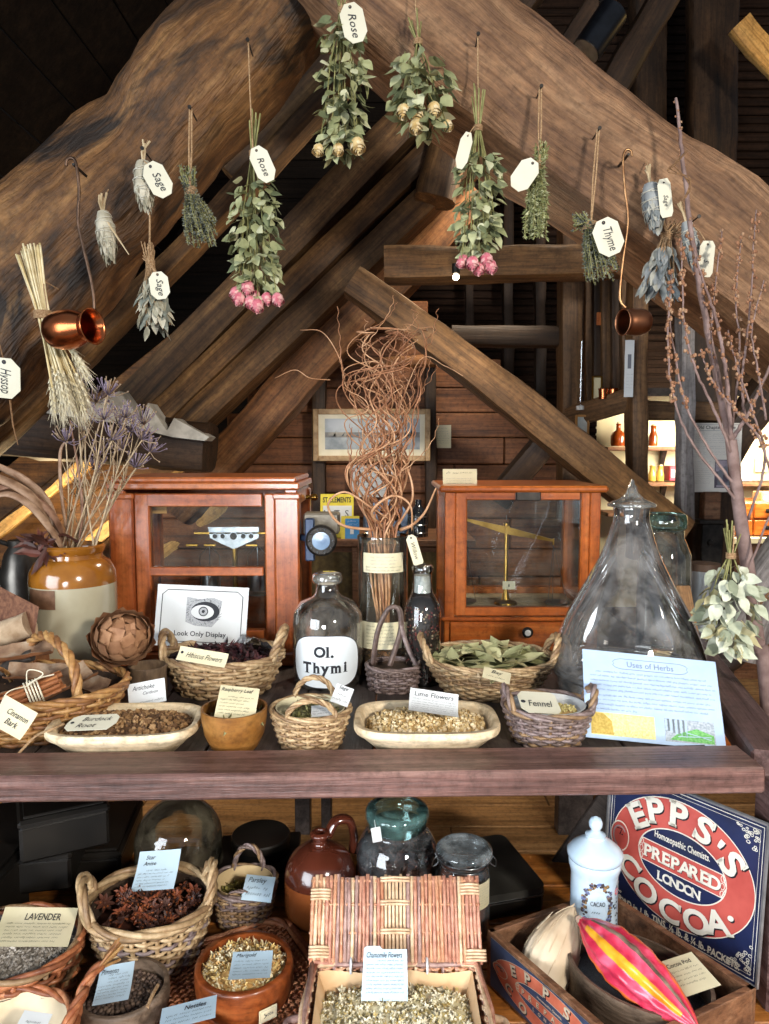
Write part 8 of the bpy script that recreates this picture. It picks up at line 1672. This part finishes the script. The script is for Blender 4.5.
p = Vector((P(418, 538, 2.84).x, 2.84, zt_)); k = mpp(p); t = thing('dark_bottle', 'dark wire caged bottle on the back cabinet right of the willow', 'bottle', p); mb = MB(); mb.lathe([(0, 0), (9 * k, 0), (9 * k, 22 * k), (6 * k, 28 * k), (3.4 * k, 31 * k), (3.4 * k, 37 * k), (0, 37 * k)], 24); mb.build('bottle_body', M('black_glass', '#14161a', '#23262c', rough=.12, coat=.5), t)
mb = MB()
for z in (4, 12, 20): mb.tube([(math.cos(a) * 9.4 * k, math.sin(a) * 9.4 * k, z * k) for a in [2 * PI * i / 24 for i in range(25)]], .0018, 4)
for i in range(6): a = i * PI / 3; mb.tube([(math.cos(a) * 9.4 * k, math.sin(a) * 9.4 * k, 0), (math.cos(a) * 9.4 * k, math.sin(a) * 9.4 * k, 22 * k)], .0018, 4)
mb.build('wire_cage', STEEL, t)
# small lamp on the collar beam
p = P(456, 277, 2.36); t = thing('small_lamp', 'small bright round lamp under the collar beam', 'lamp', p); mb = MB(); mb.ball((0, 0, 0), .010, n=16); mb.build('bulb', EMIT('bulb_glow', '#fff0cf', 25.0), t, smooth=180)
mb = MB(); mb.lathe([(.010, .010), (.013, .014), (.013, .04), (0, .042)], 16); mb.build('lamp_holder', IRON, t)
point('lamp_glow', tuple(p + Vector((0, -.3, -.2))), 2.0, (1.0, .84, .6), .03)
# spotlight at the top
p = P(601, 30, 2.6); t = thing('spotlight', 'black cylindrical spotlight at the top behind the right cruck', 'lamp', p); ax = Vector((.55, .1, .8)).normalized(); u = ax.orthogonal().normalized(); Mx = frame_of(u, ax.cross(u), (0, 0, 0)); mb = MB()
mb.lathe([(.03, -.09), (.05, -.09), (.052, .07), (.03, .09), (0, .09)], 30, 0, Mx); mb.build('lamp_housing', M('satin_black', '#0f1116', '#1a1d24', rough=.3, metal=.3), t); mb = MB(); mb.lathe([(0, -.085), (.046, -.088), (.046, -.092), (0, -.090)], 26, 0, Mx); mb.build('lens', STEEL, t)
mb = MB(); mb.tube([(0, 0, .06), (.0, .02, .16), (0, .05, .3)], .008, 8); mb.build('bracket', IRON, t)
sp = bpy.data.lights.new('spot_beam', 'SPOT'); sp.energy = 90; sp.spot_size = 1.5; sp.spot_blend = .6; sp.color = (1, .86, .66); sp.shadow_soft_size = .04; so = bpy.data.objects.new('spot_beam', sp); COL.objects.link(so); so.location = p - ax * .12; so.rotation_euler = Vector((-.62, .05, -.78)).to_track_quat('-Z', 'Y').to_euler()
# thin cables of light steel crossing behind
mb = MB(); mb.tube([P(500, 188, 2.9), P(520, 150, 2.9), P(612, 20, 2.9)], .003, 5); tagp(mb.build('steel_cable', STEEL), 'thin steel cable crossing behind the green herb bunch', 'cable')
# copper cups, frame, bottle and strip on the oak rail
for k_, px in enumerate((603, 613)):
    p = P(px, 399, 2.74); kk = mpp(p); t = thing('copper_cup', ['left', 'right'][k_] + ' one of the two small copper cups on the sloping oak rail', 'cup', p, group=None); mb = MB(); mb.shell([(4.2 * kk, 0), (4.6 * kk, 10 * kk)], .002, 22); mb.build('cup_body', COPPER, t); mb = MB(); mb.tube([(math.cos(a) * 4.7 * kk, math.sin(a) * 4.7 * kk, 10 * kk) for a in [2 * PI * i / 20 for i in range(21)]], .002, 5); mb.build('rim', COPPER, t)
p = P(597, 388, 2.80); t = thing('small_gilt_frame', 'small gilt picture frame leaning behind the copper cups', 'picture', p); mb = MB(); frame_rect(mb, -.02, .02, -.045, .045, 0, .012, .007, .007, .007, .007, 0, 0); mb.build('frame', BRASS, t); mb = MB(); mb.box((0, .002, 0), (.03, .004, .08)); mb.build('picture_sheet', PAPERY, t)
card('white_strip_notice', 'tall white notice strip on the narrow planks by the right ladle', (624, 340, 2.60), (633, 340, 2.60), (624, 397, 2.60), lambda s, w, h: [s.rect(w * .3, h * .5, w * .7, h * .75, 2, 1)] + [s.scrib(w * .2, w * .9, h * (.4 - .06 * i), h * .012, 2, i) for i in range(5)], cat='notice', thick=.003)
p = P(580, 410, 2.8); kk = mpp(p); t = thing('thermometer', 'thin glass tube on a white base on the oak rail', 'thermometer', p); mb = MB(); mb.tube([(0, 0, 0), (.0, 0, 68 * kk)], .8 * kk, 8); mb.build('glass_tube', G_CLEAR, t); mb = MB(); mb.lathe([(0, 0), (4 * kk, 0), (4 * kk, 4 * kk), (0, 5 * kk)], 14); mb.build('base', PAPER, t)
p = P(582, 436, 2.80); t = thing('framed_print', 'small wooden picture frame under the sloping oak rail', 'picture', p); w, h = 14 * mpp(p), 42 * mpp(p); mb = MB(); frame_rect(mb, -w / 2, w / 2, -h / 2, h / 2, 0, .014, .008, .008, .008, .008, 0, 0); mb.build('frame', M('amber_frame', '#9a6a34', '#b98a50', rough=.5), t); mb = MB(); mb.box((0, .003, 0), (w - .014, .004, h - .014)); mb.build('picture_sheet', M('pale_print', '#a9b4b4', '#c4cccc', scale=30), t)
pxplate('orange_tag', 'little orange label on the narrow planks', 'label', 597, 312, 602, 325, 2.955, .006, M('orange_label', '#a8561f', '#bf6f34'))
# the shop recess: pale wall, shelves, bottles
CREAMW = M('cream_shop_wall', '#d8cca6', '#e2d8b8', scale=3, rough=.9, bstr=.05)
a, b = P(560, 404, 4.3), P(1000, 700, 4.3); mb = MB(); mb.box(((a.x + b.x) / 2, 4.33, (a.z + b.z) / 2), (b.x - a.x, .04, a.z - b.z)); tagp(mb.build('wall_shop', CREAMW), 'pale cream wall of the bright recess behind the right posts', 'wall', kind='structure')
mb = MB(); a, b = P(560, 404, 4.3), P(1000, 404, 4.3); mb.box(((a.x + b.x) / 2, 4.0, a.z + .02), (b.x - a.x, .7, .04)); tagp(mb.build('ceiling_recess', W_TOP), 'dark boarding over the bright recess', 'ceiling', kind='structure')
mb = MB(); mb.box((-2.72, 3.2, .9), (.04, 4.6, 1.8)); tagp(mb.build('wall_left', W_DARKP), 'low dark boarded wall under the left roof slope', 'wall', kind='structure')
mb = MB(); mb.box((3.0, 3.4, 1.5), (.04, 4.0, 3.0)); tagp(mb.build('wall_right', W_DARKP), 'dark boarded wall far at the right', 'wall', kind='structure')
for i, (x0, x1, y) in enumerate([(604, 700, 447), (604, 790, 482), (604, 688, 512)]):
    t = thing('recess_shelf', ['upper', 'middle', 'lower'][i] + ' thin shelf on the cream recess wall', 'shelf', (0, 0, 0)); a, b = P(x0, y, 4.16), P(x1, y, 4.16); mb = MB(); mb.box(((a.x + b.x) / 2, 4.2, a.z - .01), (b.x - a.x, .22, .022), r=.003); mb.build('shelf_board', W_BOX, t)
    mb = MB(); c = P(668, y, 4.2); mb.prism([(0, 0), (.05, 0), (.0, -.1)], -.012, .012, 0, Mx=Matrix.Translation((c.x, 4.29, c.z - .02)) @ Matrix(((0, 0, 1, 0), (-1, 0, 0, 0), (0, 1, 0, 0), (0, 0, 0, 1)))); mb.build('bracket', W_TOP, t)
def flask(label, px, py, w, h, mat, neck=.3, Y=4.18, name='amber_bottle', cork=True):
    p = P(px, py, Y); k = mpp(p); t = thing(name, label, 'bottle', p); R = w / 2 * k; Hh = h * k; mb = MB(); mb.lathe([(0, .002), (R * .9, 0), (R, Hh * .12), (R, Hh * .45), (R * .8, Hh * .6), (R * neck, Hh * .72), (R * neck, Hh * .95), (R * neck * 1.3, Hh), (0, Hh)], 22); mb.build('bottle_body', mat, t, smooth=60)
    if cork: mb = MB(); mb.lathe([(0, Hh), (R * neck * .8, Hh), (R * neck * .8, Hh * 1.08), (0, Hh * 1.08)], 12); mb.build('cork', W_DISH, t)
    return t
AMB = M('amber_solid', '#7a2f0c', '#a04a18', rough=.1, coat=.6); 
flask('round amber flask on the upper recess shelf', 618, 446, 15, 22, AMB); flask('dark amber bottle half behind the narrow oak post', 632, 446, 11, 22, AMB, .5); flask('square amber bottle right of the narrow oak post', 653, 446, 9, 20, AMB, .6)
LIQ = M('yellow_liquid', '#b9963c', '#ccae5c', rough=.15, coat=.5)
for i, px in enumerate((623, 631, 652, 660)): flask(['leftmost', 'second', 'third', 'rightmost'][i] + ' of the small jars of yellow liquid on the middle recess shelf', px, 481, 7.5, 15, LIQ, .7, name='small_jar')
def packet(label, x0, y0, x1, y1, col, Y=4.14, band=None):
    a, b = P(x0, y0, Y), P(x1, y1, Y); t = thing('packet', label, 'box', ((a.x + b.x) / 2, Y + .05, b.z)); w, h = b.x - a.x, a.z - b.z; mb = MB(); mb.box((0, 0, h / 2), (w, .1, h), r=.003); mb.build('carton', col, t); mb = MB(); sh = Sheet(w * .8, h * .5); sh.scrib(.01, w * .75, h * .25, h * .14, 1, 3); sh.flush(mb, Mx=Matrix.Translation((-w * .4, -.052, h * .25)) @ FACE); mb.build('packet_label', [PAPER, INK], t, smooth=0)
REDP = M('red_packet', '#a8243c', '#c43c52', rough=.4)
packet('red packet on the middle recess shelf', 670, 466, 683, 481, REDP); packet('white packet right of the pinned notice', 742, 464, 752, 481, PAPER); packet('tan box on the chest of drawers', 762, 492, 782, 508, M('tan_packet', '#b08a5c', '#c9a678'), Y=3.9)
note('small printed card on the cream recess wall', 755, 457, 768, 472, 4.28, paper=PAPERY, n=2, seed=8)
# pinned notice on the broad post
def poster(s, w, h):
    s.line(rrect(w * .04, h * .89, w * .96, h * .975, w * .02, 2), w * .006, 2, closed=True); s.text('Old Chapter House', w * .5, h * .93, h * .05, 1, fitw=w * .84, off=.01)
    for i in range(5): s.scrib(w * .06, w * .94, h * (.84 - .03 * i), h * .012, 2, i)
    for i in range(5): s.scrib(w * .06, w * (.94 if i < 4 else .25), h * (.66 - .03 * i - .02 * (i > 1)), h * .012, 2, 10 + i)
    for i in range(11): s.scrib(w * .06, w * .44, h * (.44 - .031 * i), h * .012, 2, 20 + i)
    s.rect(w * .5, h * .06, w * .9, h * .47, 3, 1); s.rect(w * .52, h * .3, w * .88, h * .46, 4, 2); s.poly([(w * .56, h * .1), (w * .86, h * .1), (w * .86, h * .3), (w * .71, h * .38), (w * .56, h * .3)], 2, 3); s.rect(w * .66, h * .14, w * .76, h * .25, 3, 4); s.rect(w * .54, h * .07, w * .88, h * .1, 4, 3)
card('pinned_notice', 'grey printed notice with a small building picture on the broad post', (690, 423, 2.70), (742, 423, 2.70), (688, 492, 2.70), poster, paper=M('grey_paper', '#d0cbc2', '#dad5cc'), cat='notice', thick=.003, inks=[INK, INKG, M('photo_dark', '#3d3540', '#5b5260', scale=30), M('photo_mid', '#8a7f8a', '#a69ca6', scale=30)])
# iron bracket and block on the broad post
t = thing('iron_stanchion', 'dark iron stanchion with a wooden block on the broad post', 'stanchion', (0, 0, 0)); a, b = P(703, 524, 2.66), P(720, 640, 2.66); mb = MB(); mb.box(((a.x + b.x) / 2, 2.69, (a.z + b.z) / 2), (b.x - a.x, .05, a.z - b.z), r=.003); mb.build('shaft', IRON, t)
a, b = P(699, 520, 2.65), P(724, 524, 2.65); mb = MB(); mb.box(((a.x + b.x) / 2, 2.68, (a.z + b.z) / 2), (b.x - a.x, .07, .014), r=.002); mb.build('cap_plate', IRON, t); a, b = P(705, 492, 2.68), P(720, 520, 2.68); mb = MB(); mb.box(((a.x + b.x) / 2, 2.70, (a.z + b.z) / 2), (b.x - a.x, .05, a.z - b.z), r=.003); mb.build('wooden_block', W_BOX, t)
c = P(711, 543, 2.66); mb = MB(); mb.lathe([(0, 0), (.012, 0), (.010, .008), (0, .01)], 12, 0, Matrix.Translation((c.x, 2.665, c.z)) @ FACE); mb.build('bolt', IRON, t)
# chest of small drawers
Y0 = 3.75; a, b = P(728, 502, Y0), P(830, 536, Y0); t = thing('drawer_chest', 'bright orange wooden chest of small drawers in the recess', 'chest of drawers', ((a.x + b.x) / 2, Y0, b.z)); w, h = b.x - a.x, a.z - b.z; mb = MB(); mb.box((0, .16, h / 2), (w, .3, h), r=.003); mb.build('carcase', W_CASE2, t)
for r_ in range(2):
    for c_ in range(4):
        mb = MB(); x = -w / 2 + w * (c_ + .5) / 4; z = h * (r_ + .5) / 2; mb.box((x, .002, z), (w / 4 - .012, .016, h / 2 - .012), r=.003); d = mb.build('drawer', M('drawer_orange_%d' % (r_ * 4 + c_), '#a8541a', '#c9742c', scale=12, rough=.35, stretch=(1, 4, 6)), t); mb = MB(); mb.lathe([(0, 0), (.008, 0), (.012, .012), (0, .016)], 12, 0, Matrix.Translation((x, -.006, z)) @ FACE); mb.build('knob', IRON, d)
t = thing('side_cabinet', 'brown counter standing under the orange chest of drawers', 'counter', ((a.x + b.x) / 2, 3.95, 0)); zt2 = b.z - .004; mb = MB(); mb.box((0, 0, zt2 - .015), (w + .6, .5, .03), r=.003); mb.build('counter_top', PAPERY, t); mb = MB(); mb.box((0, .02, (zt2 - .03) / 2), (w + .5, .42, zt2 - .03), r=.004); mb.build('body', W_BOX, t)
# foreground clutter at the right behind the table end
t = timber('grey_plank', 'weathered grey curved plank leaning at the right picture edge', [(742, 660, 2.0), (766, 600, 1.98), (806, 545, 1.96)], [40, 54, 60], .05, T_GREY, cat='plank', wob=.003, seed=71, kind='thing')
a, b = P(690, 705, 2.5), P(800, 740, 2.5); t = thing('low_bench', 'low orange brown wooden bench beyond the right end of the table', 'bench', ((a.x + b.x) / 2, 2.5, 0)); zt2 = P(700, 692, 2.5).z; mb = MB(); mb.box((0, 0, zt2 - .03), (.7, .3, .06), r=.004); mb.build('bench_top', W_FLOOR, t); mb = MB(); mb.box((0, -.1, zt2 - .13), (.66, .03, .14), r=.003); mb.build('apron', W_CASE2X, t)
for x in (-.3, .3):
    mb = MB(); mb.box((x, 0, (zt2 - .06) / 2), (.06, .26, zt2 - .06), r=.003); mb.build('leg', W_BOX, t)
p = P(739, 640, 2.3); t = thing('dark_boot', 'dark leather boot hanging behind the pale leaf bunch', 'boot', p); mb = MB()
mb.lathe([(.0, -.02), (.045, -.02), (.05, .1), (.055, .2), (.05, .2), (.045, .1)], 20, sy=.8); mb.build('boot_shaft', M('dark_leather', '#1f1713', '#362821', rough=.5), t); mb = MB(); mb.tube(catmull([(0, 0, .0), (-.02, -.02, -.04), (-.07, -.04, -.07), (-.11, -.05, -.08)], 5), [.045, .045, .042, .04, .04, .038, .036, .036, .034, .034, .034, .034, .032, .03, .028, .022][:16], 12); mb.build('boot_foot', bpy.data.materials['dark_leather'], t)
mb = MB(); mb.tube(catmull([P(748, 598, 2.0), P(757, 606, 1.98), P(772, 590, 1.98), P(790, 596, 1.98)], 6), .005, 6); mb.tube(catmull([P(750, 604, 2.0), P(762, 596, 1.98), P(780, 606, 1.98)], 6), .004, 6); tagp(mb.build('rope_scrap', TWINED), 'scrap of brown rope by the weathered grey plank', 'rope')
